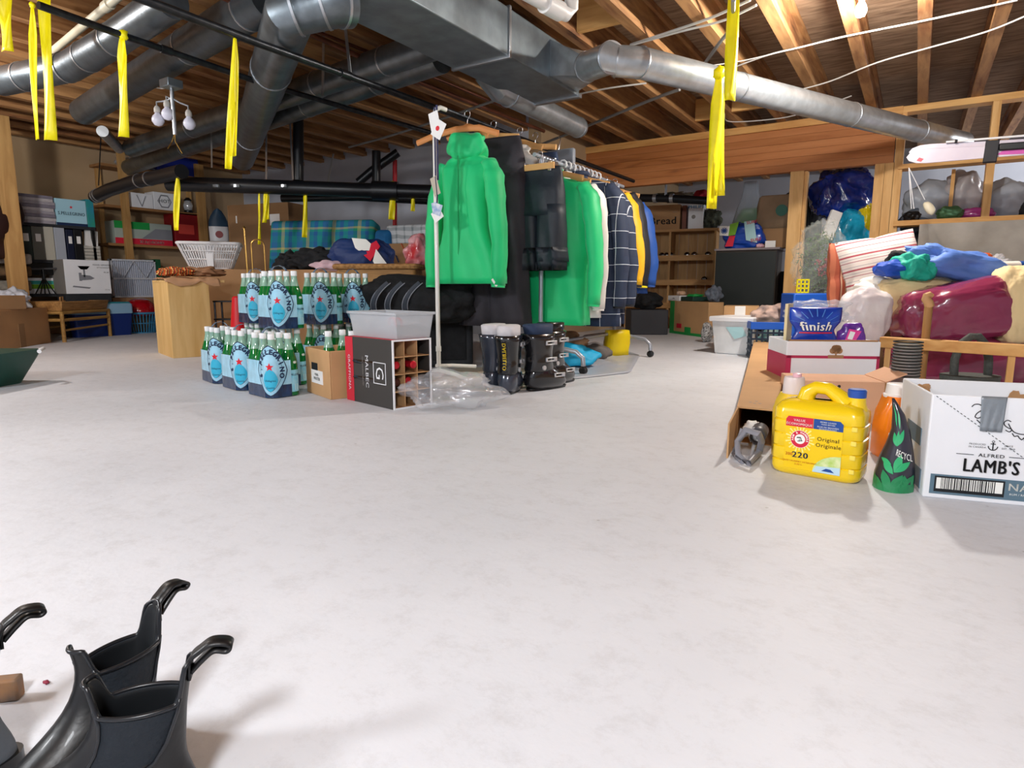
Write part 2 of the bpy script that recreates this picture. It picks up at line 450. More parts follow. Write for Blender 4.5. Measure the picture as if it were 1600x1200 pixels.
# big rectangular trunk
zq = 1.84
aL = G(720, 91, zq); aR = G(832, 97, zq)
wx = abs(aR.x - aL.x); xr = G(905, 150, zq).x; ye = G(905, 150, zq).y
print('trunk', aL.x, aR.x, wx, xr, ye)
wx = min(max(wx, .4), .62); xl = xr - wx
tr = thing('trunk_duct', 'large rectangular galvanised trunk duct crossing the ceiling', 'duct', (xr, ye, zq))
B().box(-wx, 0, YN - ye + .3, 0, 0, .26).build('duct_body', m_galvd, tr, bevel=.006)
for yy in (-.9, -2.2, -3.6):
    B().box(-wx - .012, .012, yy - .012, yy + .012, -.012, .27).build('seam_ring', m_zinc, tr, bevel=.003)
b = B(); b.box(-wx - .01, .01, -.02, .02, -.012, .012); b.build('end_flange', m_zinc, tr)
# take-off and long round duct to the right
zr = 1.80
p0 = G(925, 93, zr + .02); p1 = G(1000, 98, zr); p2 = G(1505, 222, zr)
pm = G(955, 90, zr + .01)
st = Vector((xr, ye - .25, zr + .1))
o = thing('round_duct', 'shiny long round metal duct running right from the trunk duct elbow', 'duct', tuple(p1))
b = B(); rr = .085; v1 = (pm - st).normalized()
sq_ = [Vector((xr, ye - .42, zq + .02)), Vector((xr, ye - .03, zq + .02)), Vector((xr, ye - .03, zq + .24)), Vector((xr, ye - .42, zq + .24))]
ring0 = []
for k in range(24):
    t = k / 24 * 4; i = int(t); ring0.append(sq_[i].lerp(sq_[(i + 1) % 4], t - i) - p1)
side = v1.cross(Vector((0,0,1))).normalized(); upv = side.cross(v1)
ring1 = []
c1 = st.lerp(pm, .55)
for k in range(24):
    w_ = 2 * math.pi * (k - 3) / 24
    ring1.append(c1 - side * rr * math.cos(w_ + math.pi) * -1 - p1 + upv * rr * math.sin(w_ + math.pi * 0) * 1)
# match direction of travel: ring0 goes near-bottom -> far-bottom -> far-top -> near-top
ring1 = []
for k in range(24):
    w_ = -3 * math.pi / 4 + 2 * math.pi * k / 24
    hy = Vector((0, 1, 0)) - v1 * v1.y; hy.normalize(); hz = Vector((0, 0, 1)) - v1 * v1.z; hz.normalize()
    ring1.append(c1 - p1 + hy * rr * math.cos(w_) + hz * rr * math.sin(w_))
b.rings([ring0, ring1], cap=False); b.build('takeoff_boot', m_galv, o, SM)
B().tube([c1 - p1, pm - p1, p0.lerp(p1, .5) - p1, Vector((0,0,0)), (p2 - p1)], [rr, rr, rr, rr, rr], 28).build('duct_body', m_galv, o, SM)
for q, d in ((c1 - p1, v1), (pm - p1, v1), ((p0 + p1) / 2 - p1, p1 - p0), (Vector((0,0,0)), p2 - p1), ((p2 - p1) * .22, p2 - p1), ((p2 - p1) * .55, p2 - p1), ((p2 - p1) * .8, p2 - p1)):
    b = B(); ring_at(b, q, d, rr + .004, .004); b.build('seam_ring', m_zinc, o, SM)
# short round duct below it
a = G(780, 140, 1.86); c = G(905, 200, 1.86)
duct('round_duct', 'short round metal duct with a capped end beside the trunk duct', [a + Vector((-.05, -.1, .1)), a, a.lerp(c, .2), a.lerp(c, .6), c], [.085, .085, .082, .082, .082], m_galv, ((1, .5), (3, .95)))
# left round duct with elbow coming down towards the laundry basket
e0 = G(545, 2, 1.86)
q1, q2 = G(455, 15, 1.8), F(372, 262, 6.8)
q2.z = 1.8; q2 = G(378, 248, 1.8)
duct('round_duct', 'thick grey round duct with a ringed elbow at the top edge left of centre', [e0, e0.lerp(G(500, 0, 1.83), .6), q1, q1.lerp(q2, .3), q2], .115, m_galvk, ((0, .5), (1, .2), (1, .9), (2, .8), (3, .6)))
# pair of parallel ducts going down left
for i, (pa, pb, s_) in enumerate((((700, 62), (205, 232), 'upper'), ((690, 92), (200, 262), 'lower'))):
    zz = 1.93; A = G(*pa, zz); C_ = G(*pb, zz)
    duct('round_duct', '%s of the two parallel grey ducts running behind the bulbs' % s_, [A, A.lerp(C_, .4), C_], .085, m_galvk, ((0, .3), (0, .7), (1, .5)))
A = G(420, -4, 1.96); C_ = G(130, 175, 1.96)
duct('round_duct', 'dark round duct slanting left above the hanging bulbs', [A, A.lerp(C_, .35), C_], .1, m_flex, ((0, .2), (0, .9)))
A = G(268, 0, 1.9); C_ = G(170, 68, 1.88); D_ = G(110, 104, 1.86); E_ = G(0, 128, 1.84)
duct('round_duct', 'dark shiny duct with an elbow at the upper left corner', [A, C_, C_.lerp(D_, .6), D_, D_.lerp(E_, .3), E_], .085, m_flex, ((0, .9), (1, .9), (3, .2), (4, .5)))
A = G(160, 205, 1.95); C_ = G(186, 232, 1.93)
duct('duct_cap', 'small bright round duct stub beside the left ducts', [A, C_], .05, m_galv, ())
# pipes
def pipe(name, label, pts, r, m, cat='pipe', n=10, coup=()):
    pts = [Vector(p) for p in pts]; o = thing(name, label, cat, tuple(pts[0]))
    q = [p - pts[0] for p in pts]
    B().tube(q, r, n).build('pipe_run', m, o, SM)
    for i, t in coup:
        p = q[i].lerp(q[i + 1], t); d = (q[i + 1] - q[i]).normalized() * r * 1.8
        B().tube([p - d, p + d], r * 1.3, n + 4).build('coupling', m, o, SM)
    return o
z1 = 1.66
pipe('steel_pipe', 'dark steel pipe along which the clothes hang above the white rack', [G(190, -14, z1), G(400, 66, z1), G(690, 172, z1), G(990, 283, z1)], .019, m_steelpipe, coup=((1, .4), (2, .2)))
pipe('steel_pipe', 'thin dark steel pipe left of the clothes pipe carrying yellow tapes', [G(60, 8, 1.75), G(185, 53, 1.75), G(400, 127, 1.75), G(672, 207, 1.75)], .017, m_steelpipe, coup=((1, .3),))
pipe('copper_pipe', 'brown copper pipe under the joists right of the steel pipes', [G(335, -10, 1.98), G(500, 60, 1.98), G(620, 115, 1.98), G(850, 205, 1.98)], .016, m_copper)
pipe('copper_pipe', 'thin copper pipe passing high at the top left', [G(395, 10, 2.05), G(700, 130, 2.05), G(790, 168, 2.05)], .011, m_copper)
p = pipe('white_drain_pipe', 'white plastic drain pipe with an end elbow at the top centre', [G(790, -30, 1.75), G(868, 14, 1.75), G(884, 22, 1.75), G(893, 12, 1.79), G(893, -16, 1.83)], .032, m_pvc, coup=((0, .93),), n=18)
pipe('cream_pipe', 'cream plastic pipe slanting behind the dark duct at the top left', [G(188, -8, 2.02), G(150, 24, 2.02), G(85, 78, 2.02), G(62, 100, 2.02)], .022, m_cream, n=14, coup=((0, .5),))
# black drain pipes
zz = 1.18
pts = [F(148, 308, 6.2), F(170, 297, 6.0), F(210, 284, 5.8), F(250, 276, 5.6), F(284, 268, 5.3)]
bp_ = pipe('black_drain_pipe', 'fat black drain pipe rising with white rings at the left', pts, .058, m_blackpl, n=18)
for t in (.15, .3, 2.2, 2.6):
    i = int(t); p = (pts[i].lerp(pts[i + 1], t - i)) - pts[0]; d = (pts[i + 1] - pts[i]).normalized() * .006
    B().tube([p - d, p + d], .062, 20).build('clamp_ring', m_zinc, bp_, SM)
p1_ = [F(262, 287, 5.7), F(420, 292, 5.7), F(560, 297, 5.7), F(700, 301, 5.7)]
b2 = pipe('black_drain_pipe', 'long level black drain pipe carrying small yellow tapes', p1_, .062, m_blackpl, n=18, coup=((2, .3),))
for (px) in (338, 370, 444):
    p = F(px, 291, 5.63) - p1_[0]; B().tube([p - Vector((.0, .0, .01)), p + Vector((0, 0, .012))], .03, 8).build('label_sticker', m_galv, b2, SM)
pipe('black_drain_pipe', 'lower black pipe behind the long level black pipe', [F(440, 310, 6.1), F(560, 308, 6.1), F(690, 315, 6.1)], .035, m_blackpl, n=14)
o = pipe('black_drain_pipe', 'upright black drain pipe with a metal strap below the joists', [F(466, 282, 5.7), F(466, 178, 5.7)], .045, m_blackpl, n=16)
B().beam((-.0, -.055, 0), (-.0, -.055, .55), .02, .004).build('hanger_strap', m_zinc, o)
pipe('black_drain_pipe', 'slanting black pipe joining the drain near the white rack', [F(560, 285, 6.2), F(580, 268, 6.2), F(622, 238, 6.2)], .04, m_blackpl, n=14)
pipe('black_drain_pipe', 'short upright black pipe left of the white rack', [F(588, 290, 6.15), F(588, 236, 6.15)], .04, m_blackpl, n=14)
pp = [PY(975, 309, YW + .35), PY(1040, 310, YW + .35), PY(1110, 314, YW + .35)]
b3 = pipe('black_drain_pipe', 'black pipe with clamps above the wine shelf boxes', pp, .045, m_blackpl, n=14)
for t in (1024, 1050):
    p = PY(t, 310, YW + .35) - pp[0]; B().tube([p - Vector((.02, 0, 0)), p + Vector((.02, 0, 0))], .052, 16).build('clamp_ring', m_zinc, b3, SM)
B().box(-.004, .004, -.03, .03, 0, ZC + .1 - pp[1].z).build('hanger_strap', m_zinc, b3).location = pp[1] - pp[0]
p = pipe('red_pipe', 'red upright pipe behind the white rack pole', [F(617, 420, 6.3), F(617, 250, 6.3)], .022, mat('red_paint', 'b01822', .5), n=12)
# cables
def cable(label, pts, r=.006, m=None, name='cable'):
    pts = [Vector(p) for p in pts]; sm = []
    for i in range(len(pts) - 1):
        a_ = pts[max(i - 1, 0)]; b_ = pts[i]; c_ = pts[i + 1]; d_ = pts[min(i + 2, len(pts) - 1)]
        for k in range(6):
            t = k / 6
            sm.append(.5 * ((2 * b_) + (c_ - a_) * t + (2 * a_ - 5 * b_ + 4 * c_ - d_) * t * t + (3 * b_ - a_ - 3 * c_ + d_) * t ** 3))
    sm.append(pts[-1]); o0 = sm[0].copy()
    o = B().tube([q - o0 for q in sm], r, 6).build(name, m or m_cable, None, SM, loc=o0)
    return tag(o, label, 'cable')
zc = ZC - .012
cable('white cable crossing the joists, upper of the two at the top right', [G(1590, 0, zc), G(1500, 20, zc), G(1440, 33, zc), G(1320, 57, zc), G(1250, 74, zc), G(1200, 86, zc), G(1150, 104, zc)], .0055)
cable('white cable crossing the joists, lower of the two at the top right', [G(1605, 24, zc), G(1540, 50, zc), G(1450, 75, zc), G(1370, 98, zc), G(1300, 126, zc), G(1255, 139, zc)], .0055)
cable('grey-white cable over the big round duct, upper of a pair', [G(985, 70, zc), G(1040, 52, zc), G(1110, 28, zc), G(1172, 0, zc)], .008)
cable('grey-white cable over the big round duct, lower of a pair', [G(985, 71, zc - .01), G(1060, 50, zc - .01), G(1130, 32, zc - .01), G(1182, 8, zc - .01)], .007)
cable('thick grey conduit slanting below the round ducts', [G(840, 228, 1.95), G(910, 200, 1.95), G(1020, 155, 1.95), G(1062, 140, 1.95)], .012, mat('grey_conduit', '9a9a98', .4, .3), 'conduit')
cable('grey conduit behind the long yellow tape near the round duct', [G(1102, 98, 2.0), G(1125, 66, 2.0), G(1143, 40, 2.0), G(1146, 0, 2.0)], .012, mat('grey_conduit', '9a9a98', .4, .3), 'conduit')
cable('white cable looping under the shiny round duct', [G(900, 148, 1.96), G(950, 138, 1.96), G(1010, 130, 1.96)], .006)
cable('thin white cable below the round duct near the long yellow tape', [G(1330, 150, zc), G(1250, 178, zc), G(1200, 187, zc), G(1140, 190, zc), G(1132, 178, zc)], .005)
cable('thin white cable running left of the bulb to the round duct', [G(1115, 102, zc), G(1160, 95, zc), G(1200, 86, zc)], .004)
cable('bundle of grey cables slanting towards the white rack', [G(545, 230, 1.95), G(600, 215, 1.95), G(660, 196, 1.95), G(770, 158, 1.95), G(790, 150, 1.95)], .01, mat('grey_conduit', '9a9a98', .4, .3))
cable('thin dark cable hanging in front of the left wall', [F(158, 205, 6.9), F(156, 250, 6.9), F(154, 290, 6.9)], .006, m_blackpl)
cable('thin white cable by the left ducts', [G(222, 124, zc), G(236, 134, zc), G(252, 138, zc), G(266, 136, zc)], .006)
# strap hangers
def strap(label, pa, pb, D, wd=.02):
    a_ = F(*pa, D); b_ = F(*pb, D); o = B().beam((0, 0, 0), b_ - a_, wd, .003).build('pipe_strap', m_zinc, None, loc=a_); tag(o, label, 'strap')
strap('perforated zinc strap hanging from a joist to the clothes pipe', (537, 20), (548, 122), 3.7)
strap('perforated zinc strap left of the trunk duct reaching the left pipe', (506, 40), (504, 150), 4.3)
strap('zinc strap holding the level black drain pipe', (416, 200), (416, 280), 5.6)
strap('zinc strap near the floral mattress under the joists', (521, 240), (512, 285), 6.0)
strap('thin zinc strap left of the upright black pipe', (330, 205), (331, 262), 6.0)
# ---- yellow tapes
def tape(label, x0, y0, x1, y1, D, wpx, knot=True, tails=1, twist=.15, seed=0, D2=None):
    a_ = F(x0, y0, D); b_ = F(x1, y1, D2 or D); w_ = wpx / FPX * D; rnd = random.Random(seed)
    side = Vector((CH, SH, 0))
    dpt = Vector((-SH, CH, 0))
    o = thing('yellow_tape', label, 'tape', tuple(a_))
    for t in range(tails):
        ws = w_ / (1 if tails == 1 else 1.15); off = side * ((t - (tails - 1) / 2) * w_ * .55)
        L_ = (b_ - a_) * (1 - .1 * t * (1 if tails > 1 else 0))
        b = B(); n = 14; ph = rnd.random() * 6
        def fn(u, v):
            p = L_ * v; q = u - .5; wid = ws * (0.35 + .65 * min(1, v * 5 + (0 if knot else 1)))
            ang = twist * math.sin(v * 5 + ph)
            p = p + (side * math.cos(ang) + dpt * math.sin(ang)) * q * wid + off * v
            return p + dpt * (.012 * math.sin(q * 5 + v * 4 + ph) * min(1, wid * 30)) + dpt * t * .006
        b.grid(fn, 4, n); b.build('tape_strip', m_yel, o, FREE, solid=.0012)
    if knot:
        B().blob((0, 0, 0), (w_ * .45, w_ * .45, w_ * .5), seed, .25, 2, 2).build('knot', m_yel, o, FREE)
    return o
tape('wide yellow tape hanging in the top left corner', 9, -12, 10, 80, fwd(G(9, -12, 2.1)), 19, knot=False, seed=1)
tape('thin curved yellow tape second from the left edge', 50, 8, 58, 218, fwd(G(50, 8, 1.74)), 9, tails=1, seed=2)
tape('long folded yellow tape third from the left edge', 70, -10, 78, 219, fwd(G(70, -10, 2.1)), 18, knot=False, seed=3)
tape('yellow tape knotted on the thin steel pipe left of the bulbs', 192, 55, 192, 214, fwd(G(192, 55, 1.75)), 15, seed=4)
tape('narrow yellow tape knotted on the steel pipe right of the bulbs', 366, 53, 361, 264, fwd(G(366, 53, z1)), 11, tails=2, seed=5)
tape('yellow tape hanging from the black pipe end beside the white laundry basket', 277, 272, 276, 360, 5.32, 8, seed=6)
tape('faint thin yellow tape, leftmost of the three on the long black pipe', 405, 298, 405, 382, 5.7, 4, seed=7)
tape('short yellow tape, middle of the three on the long black pipe', 416, 297, 415, 348, 5.7, 8, tails=2, seed=8)
tape('yellow tape in front of the plaid mattress', 477, 292, 476, 371, 5.7, 7, seed=9)
tape('yellow tape over the red upright pipe', 614, 288, 612, 343, 5.7, 9, seed=10)
tape('small dim yellow tape just left of the white rack pole', 645, 300, 645, 330, 5.7, 6, seed=11)
tape('long yellow tape hanging lowest right of the clothes racks', 1124, 114, 1117, 326, fwd(G(1124, 114, 1.74)), 20, tails=2, seed=12)
tape('broad bright yellow tape at the top edge right of the ducts', 1146, -14, 1141, 157, fwd(G(1146, -14, 2.1)), 17, knot=False, seed=13)
# ---- hanging lamp with three unlit bulbs
m_bulb = mat('frosted_bulb_glass', 'd9d8e6', .25, coat=.5)
ch = thing('bulb_cluster_lamp', 'hanging lamp with three unlit frosted globe bulbs at the upper left', 'lamp', tuple(F(268, 138, 4.2)))
c0 = F(268, 138, 4.2)
B().box(-.05, .05, -.05, .05, 0, .05).build('ceiling_plate', m_galvd, ch, bevel=.005)
B().tube([(0, 0, .03), (0, 0, -.28)], .012, 10).build('stem', m_zinc, ch, SM)
m_sock = mat('lamp_socket_grey', 'b5b0a8', .5)
for px, py in ((247, 188), (262, 179), (296, 194)):
    p = F(px, py, 4.2) - c0
    g = B().lathe([(.004, -.036), (.022, -.03), (.036, -.008), (.037, .006), (.03, .024), (.018, .036), (.015, .046)], 20, tuple(p)).build('globe_bulb', m_bulb, ch, FREE)
    B().lathe([(.017, .045), (.02, .05), (.02, .07), (.012, .085)], 14, tuple(p)).build('socket', m_sock, ch, SM)
    B().tube([p + Vector((0, 0, .08)), p + Vector((0, 0, .11)), p * .5 + Vector((0, 0, .02)), Vector((0, 0, -.06))], .006, 8).build('arm', m_zinc, ch, SM)
for i, (px, py) in enumerate(((262, 232), (285, 240))):
    q = F(px, py, 4.2) - c0
    B().tube([Vector((0, 0, -.27)), Vector((q.x * .5 - .02, 0, -.32)), q], .004, 6).build('wire', m_brass, ch, SM)
# ---- bare lit bulb
m_lit = mat('lit_bulb', 'fff6e0', .5, emit=60)
bl = thing('ceiling_bulb', 'bright bare lit bulb on a joist at the top right', 'lamp', tuple(BULB + Vector((0, 0, .095))))
B().lathe([(.045, -.012), (.045, 0)], 20).build('lamp_holder', m_pvc, bl, SM)
gb = B().lathe([(.004, -.125), (.022, -.118), (.031, -.095), (.026, -.07), (.014, -.045), (.013, -.014)], 20).build('bulb_glass', m_lit, bl, FREE)
gb.visible_shadow = True
# ================================================================ COMMON MATERIALS AND BOXES
m_kraft = mat('kraft_cardboard', 'c49a6c', .8, var=.06, vs=4)
m_kraft2 = mat('brown_cardboard', 'b0865c', .8, var=.08, vs=3)
m_kraftd = mat('dull_cardboard', '94714e', .85, var=.08, vs=3)
m_kin = mat('cardboard_inside', 'a87e54', .85)
m_ink = mat('black_ink', '16181c', .7)
m_navyink = mat('navy_ink', '10284e', .6)
m_whitebd = mat('white_cardboard', 'eceef2', .6, var=.02)
m_greybd = mat('grey_cardboard', '8f8a84', .7)
m_paper = mat('white_paper', 'f0efec', .7)
m_redink = mat('red_ink', 'd81e30', .5)
m_blk = mat('black_fabric', '17181b', .85, var=.3, vs=18, bump=.5, bs=30)
m_blk2 = mat('charcoal_fabric', '2b2d31', .85, var=.15, vs=12, bump=.4, bs=24)
m_blkpl = mat('black_plastic', '111214', .35)
m_clear = mat('clear_film', 'e8ecf2', .12, alpha=.28, bump=.8, bs=22)
m_clearpl = mat('clear_plastic', 'cdd2d8', .2, alpha=.42)
m_white = mat('white_wall_sheeting', 'c3c7d2')
m_wpl = mat('white_plastic', 'e6e6e8', .4)
m_board_x = wood('pale_board', 'e6c182', 'd2a763', 'x', sc=4)
m_board_z = wood('pale_board_upright', 'e3bf80', 'cfa562', 'z', sc=4)
m_wicker = wood('wicker_cane', 'b98a50', '8d6334', 'x', sc=14)
def carton(name, label, fr, d, m=None, open_top=False, flaps=(), cat='box', z0=None, mi=None, th=.006, group=None, wall_gap=True):
    """cardboard box in its own frame: front-left foot at the origin, x along the front, y going back"""
    o = thing(name, label, cat, tuple(fr.o), fr.rz, group); m = m or m_kraft
    w_, h = fr.w, fr.h
    b = B()
    if open_top:
        b.box(0, w_, 0, th, 0, h); b.box(0, w_, d - th, d, 0, h); b.box(0, th, th, d - th, 0, h); b.box(w_ - th, w_, th, d - th, 0, h); b.box(th, w_ - th, th, d - th, 0, th)
    else: b.box(0, w_, 0, d, 0, h)
    b.build('box_body', m, o, bevel=.003)
    for side, ang, ln in flaps:
        c, s_ = math.cos(R(ang)), math.sin(R(ang)); t = th * .6
        if side == 'f': q = [(0, 0, h), (w_, 0, h), (w_, -ln * c, h + ln * s_), (0, -ln * c, h + ln * s_)]
        if side == 'b': q = [(0, d, h), (w_, d, h), (w_, d + ln * c, h + ln * s_), (0, d + ln * c, h + ln * s_)]
        if side == 'l': q = [(0, 0, h), (0, d, h), (-ln * c, d, h + ln * s_), (-ln * c, 0, h + ln * s_)]
        if side == 'r': q = [(w_, 0, h), (w_, d, h), (w_ + ln * c, d, h + ln * s_), (w_ + ln * c, 0, h + ln * s_)]
        B().add(q, [(0, 1, 2, 3)]).build('flap', mi or m, o, solid=t)
    return o

# ================================================================ MINERAL WATER PACKS
m_gl = mat('green_bottle_glass', '0a8a3c', .08, trans=.35, coat=.6, ior=1.3)
m_glt = mat('pale_green_glass_neck', '8fb8a4', .12, coat=.6)
m_cap = mat('white_bottle_cap', 'f2f4f6', .4)
m_lab = mat('light_blue_label', '7fd0ea', .35, col2='a4e0f2', vs=30)
m_labw = mat('pale_blue_print', 'c8ecf6', .35)
m_wrapb = mat('light_blue_film', 'a2d6ee', .22, coat=.5, var=.08, vs=20)
m_wrapn = mat('navy_film', '0e2f56', .2, coat=.6, var=.35, vs=25)
m_star = mat('red_star_print', 'e0142c', .4)
m_cyan = mat('cyan_print', '38b8dc', .35)
m_gold = mat('white_neck_label', 'dfeee8', .4)
BH = .305
def bottle_parts(parent, x=0, y=0, z=0, first=None, rz=0.0, text=False):
    """one green glass bottle as a part: body > neck band, cap, label"""
    if first:
        c = first.copy(); COL.objects.link(c); c.parent = parent; c.location = (x, y, z); c.rotation_euler = (0, 0, rz)
        for ch in list(KID[first.name]):
            d = ch.copy(); COL.objects.link(d); d.parent = c
        return c
    o = B().lathe([(.03, 0), (.040, .004), (.0405, .01), (.0405, .15), (.038, .175), (.03, .205), (.0205, .235), (.0155, .262), (.0145, .285)], 20).build('bottle', m_gl, parent, SM)
    o.location = (x, y, z); o.rotation_euler = (0, 0, rz)
    ch = []
    ch.append(B().lathe([(.0245, .2255), (.0208, .2365), (.0158, .263), (.0150, .284)], 18).build('neck_band', m_glt, o, SM))
    ch.append(B().lathe([(.0155, .278), (.0162, .28), (.0162, .302), (.0145, .305)], 16).build('cap', m_cap, o, SM))
    b = B().lathe([(.0409, .022), (.0412, .023), (.0412, .127), (.0409, .128)], 20)
    ch.append(b.build('label', m_lab, o, SM))
    def cy(p): a = p[0] / .042 - math.pi / 2; return (.0420 * math.cos(a), .0420 * math.sin(a), p[2])
    b = B(); put_text(b, 'S.PELLEGRINO', 0, .105, .014, 0, .03, .8, 0, cy); ch.append(b.build('label_lettering', m_navyink, o))
    b = B(); b.add([cy((x_, 0, z_)) for x_, z_ in [(-.016, .07), (.016, .07), (.016, .095), (-.016, .095)]], [(0, 1, 2, 3)])
    b.add([cy((x_, 0, z_)) for x_, z_ in [(-.011, .03), (.011, .03), (.011, .06), (-.011, .06)]], [(0, 1, 2, 3)])
    ch.append(b.build('label_panel', m_labw, o))
    b = B(); b.blob((0, -.034, .163), (.014, .006, .012), 1, 0, 1, 2); ch.append(b.build('shoulder_label', m_gold, o, FREE))
    KID[o.name] = ch
    return o
KID = {}
PKA, PKB, PR = .0415, .083, .0415        # bottle centres sit in a 2 x 3 grid inside a rounded rectangle
def hull_pt(s, off=.0015, squeeze=1.0):
    """walk round the pack's rounded outline; s=0 at the (-x,-y) corner, positive towards +x"""
    r = (PR + off) * squeeze; a, b_ = PKA, PKB
    arc = math.pi / 2 * r; seg = [arc / 2, 2 * a, arc, 2 * b_, arc, 2 * a, arc, 2 * b_, arc / 2]; tot = sum(seg); s %= tot
    cs = [(-a, -b_), None, (a, -b_), None, (a, b_), None, (-a, b_), None, (-a, -b_)]
    ang0 = [225, None, 270, None, 0, None, 90, None, 180]
    for i, L_ in enumerate(seg):
        if s <= L_ or i == len(seg) - 1: break
        s -= L_
    if cs[i]:
        an = R(ang0[i]) + s / r
        return Vector((cs[i][0] + r * math.cos(an), cs[i][1] + r * math.sin(an), 0)), tot
    p = {1: (-a + s, -b_ - r), 3: (a + r, -b_ + s), 5: (a - s, b_ + r), 7: (-a - r, b_ - s)}[i]
    return Vector((p[0], p[1], 0)), tot
def make_pack(label, bare=True):
    o = thing('water_pack', label, 'bottle pack', (0, 0, 0))
    first = None
    for iy in range(3):
        for ix in range(2):
            bt = bottle_parts(o, (ix * 2 - 1) * PKA, (iy - 1) * PKB, 0, first, R(20)); first = first or bt
    _, tot = hull_pt(0)
    N_ = 96; b = B()
    zs_ = [.003, .055, .06, .12, .165, .178]
    gap0, gap1 = .10, .19                      # film left open at the near end so one bottle shows
    def ztopw(s): return .15 + .045 * math.exp(-(((s + tot / 2) % tot - tot / 2) / .05) ** 2) 
    vs = []
    for j, zf in enumerate((0, .3, .34, .7, 1)):
        for i in range(N_):
            s = tot * i / N_; p, _ = hull_pt(s, .002 + .0015 * math.sin(i * 1.7 + j), 1.0); zt = .178
            vs.append((p.x, p.y, .003 + zf * (zt - .003)))
    mats_i = []
    for j in range(4):
        for i in range(N_):
            s = tot * i / N_
            if gap0 < s < gap1 and j >= 0: continue
            i2 = (i + 1) % N_
            b.m = 0 if j >= 2 else 1
            b.f.append((j*N_+i, j*N_+i2, (j+1)*N_+i2, (j+1)*N_+i)); b.mi.append(b.m)
    b.v = [Vector(p) for p in vs]
    b.build('shrink_film', [m_wrapb, m_wrapn], o, SM)
    # oval emblem wrapped round the corner at s = 0
    def wr(off):
        def f(p):
            q, _ = hull_pt(p[0], off); return (q.x, q.y, p[2])
        return f
    def oval(b, rx, rz_, off, zc_=.132, n=40, ring=None):
        f = wr(off)
        if ring:
            vs = []
            for k in range(n):
                a = 2 * math.pi * k / n; ca, sa = math.cos(a), math.sin(a)
                sh = 1 - .12 * abs(math.sin(2 * a))
                vs.append(f((rx * ca * sh, 0, zc_ + rz_ * sa * sh))); vs.append(f(((rx - ring) * ca * sh, 0, zc_ + (rz_ - ring) * sa * sh)))
            b.add(vs, [(2*k, (2*k+2) % (2*n), (2*k+3) % (2*n), 2*k+1) for k in range(n)])
        else:
            for lv in range(8):
                t0, t1 = lv / 8, (lv + 1) / 8; vs = []
                for t in (t0, t1):
                    for k in range(n):
                        a = 2 * math.pi * k / n; sh = 1 - .12 * abs(math.sin(2 * a)); vs.append(f((rx * t * math.cos(a) * sh, 0, zc_ + rz_ * t * math.sin(a) * sh)))
                b.add(vs, [(k, (k+1) % n, n + (k+1) % n, n + k) for k in range(n)])
        return b
    e = oval(B(), .088, .122, .0045).build('emblem', m_wrapb, o, SM)
    oval(B(), .088, .122, .0052, ring=.0045).build('emblem_rim', m_navyink, e)
    oval(B(), .066, .100, .0055, ring=.002).build('emblem_line', m_navyink, e)
    oval(B(), .038, .055, .0056, zc_=.088).build('emblem_panel', m_cyan, e)
    b = B(); word = 'S.PELLEGRINO'; f = wr(.006)
    for i, chh in enumerate(word):
        a = R(205 - (i + .5) * 230 / len(word)); v, fc = text_mesh(chh, .032, .05)
        rot = a - math.pi / 2; c, s_ = math.cos(rot), math.sin(rot)
        b.add([f((.060 * math.cos(a) + x * c - z * s_, 0, .132 + .090 * math.sin(a) + x * s_ + z * c)) for x, _, z in v], fc)
    b.build('emblem_lettering', m_navyink, e)
    b = B(); sp = star_pts(0, .150, .021); b.add([f((x, 0, z)) for x, z in sp] + [f((0, 0, .150))], [(i, (i + 1) % 10, 10) for i in range(10)]); b.build('emblem_star', m_star, e)
    b = B(); put_text(b, 'S.Pellegrino', 0, .085, .013, 0, .02, .8, 0, f); put_text(b, 'Gusto', 0, .052, .015, 0, .01, 1, 0, f); b.build('emblem_lettering', m_navyink, e)
    # carry strap over the caps
    pts = [Vector((-.055, 0, .25)), Vector((-.05, .0, .30)), Vector((-.025, 0, .327)), Vector((.0, 0, .334)), Vector((.025, 0, .327)), Vector((.05, 0, .30)), Vector((.055, 0, .25))]
    b = B()
    for i in range(6): b.beam(pts[i], pts[i + 1], .022, .0016, up=(0, 0, 1) if 1 < i < 4 else (1, 0, 0))
    b.build('carry_strap', mat('printed_strap_film', '9db7cc', .2, col2='1a2c52', vs=60), o)
    return o
def cam_xy(lat, D): return Vector((lat * CH - D * SH, lat * SH + D * CH, 0))
pack = make_pack('shrink-wrapped water bottle pack at the left end of the floor row')
def place_pack(o, px, py, z, ang):
    """corner s=0 of the pack stands at the floor pixel"""
    c = G(px, py, z); rz = HEAD + R(ang)
    off = Vector((-PKA - PR * .707, -PKB - PR * .707, 0)); off.rotate(Matrix.Rotation(rz, 3, 'Z'))
    o.location = c - off; o.rotation_euler = (0, 0, rz)
A45 = 45
pk = [((339, 600), 0, 42, None), ((377, 611), 0, 45, 'shrink-wrapped water bottle pack second from the left in the floor row'),
      ((424, 623), 0, 47, 'nearest shrink-wrapped water bottle pack of the floor row, beside the kraft box'),
      ((397, 506), BH, 43, 'stacked water bottle pack at the left end of the upper row'),
      ((436, 515), BH, 46, 'stacked water bottle pack second from the left in the upper row, beside the bare bottles'),
      ((502, 508), BH, 46, 'stacked water bottle pack third in the upper row'),
      ((553, 505), BH, 46, 'stacked water bottle pack half hidden by the black sports bag')]
for i, (p, z, a, lb) in enumerate(pk):
    o = pack if i == 0 else dup(pack, label=lb); o['group'] = 'shrink-wrapped packs of green water bottles'
    place_pack(o, p[0], p[1], z, a)
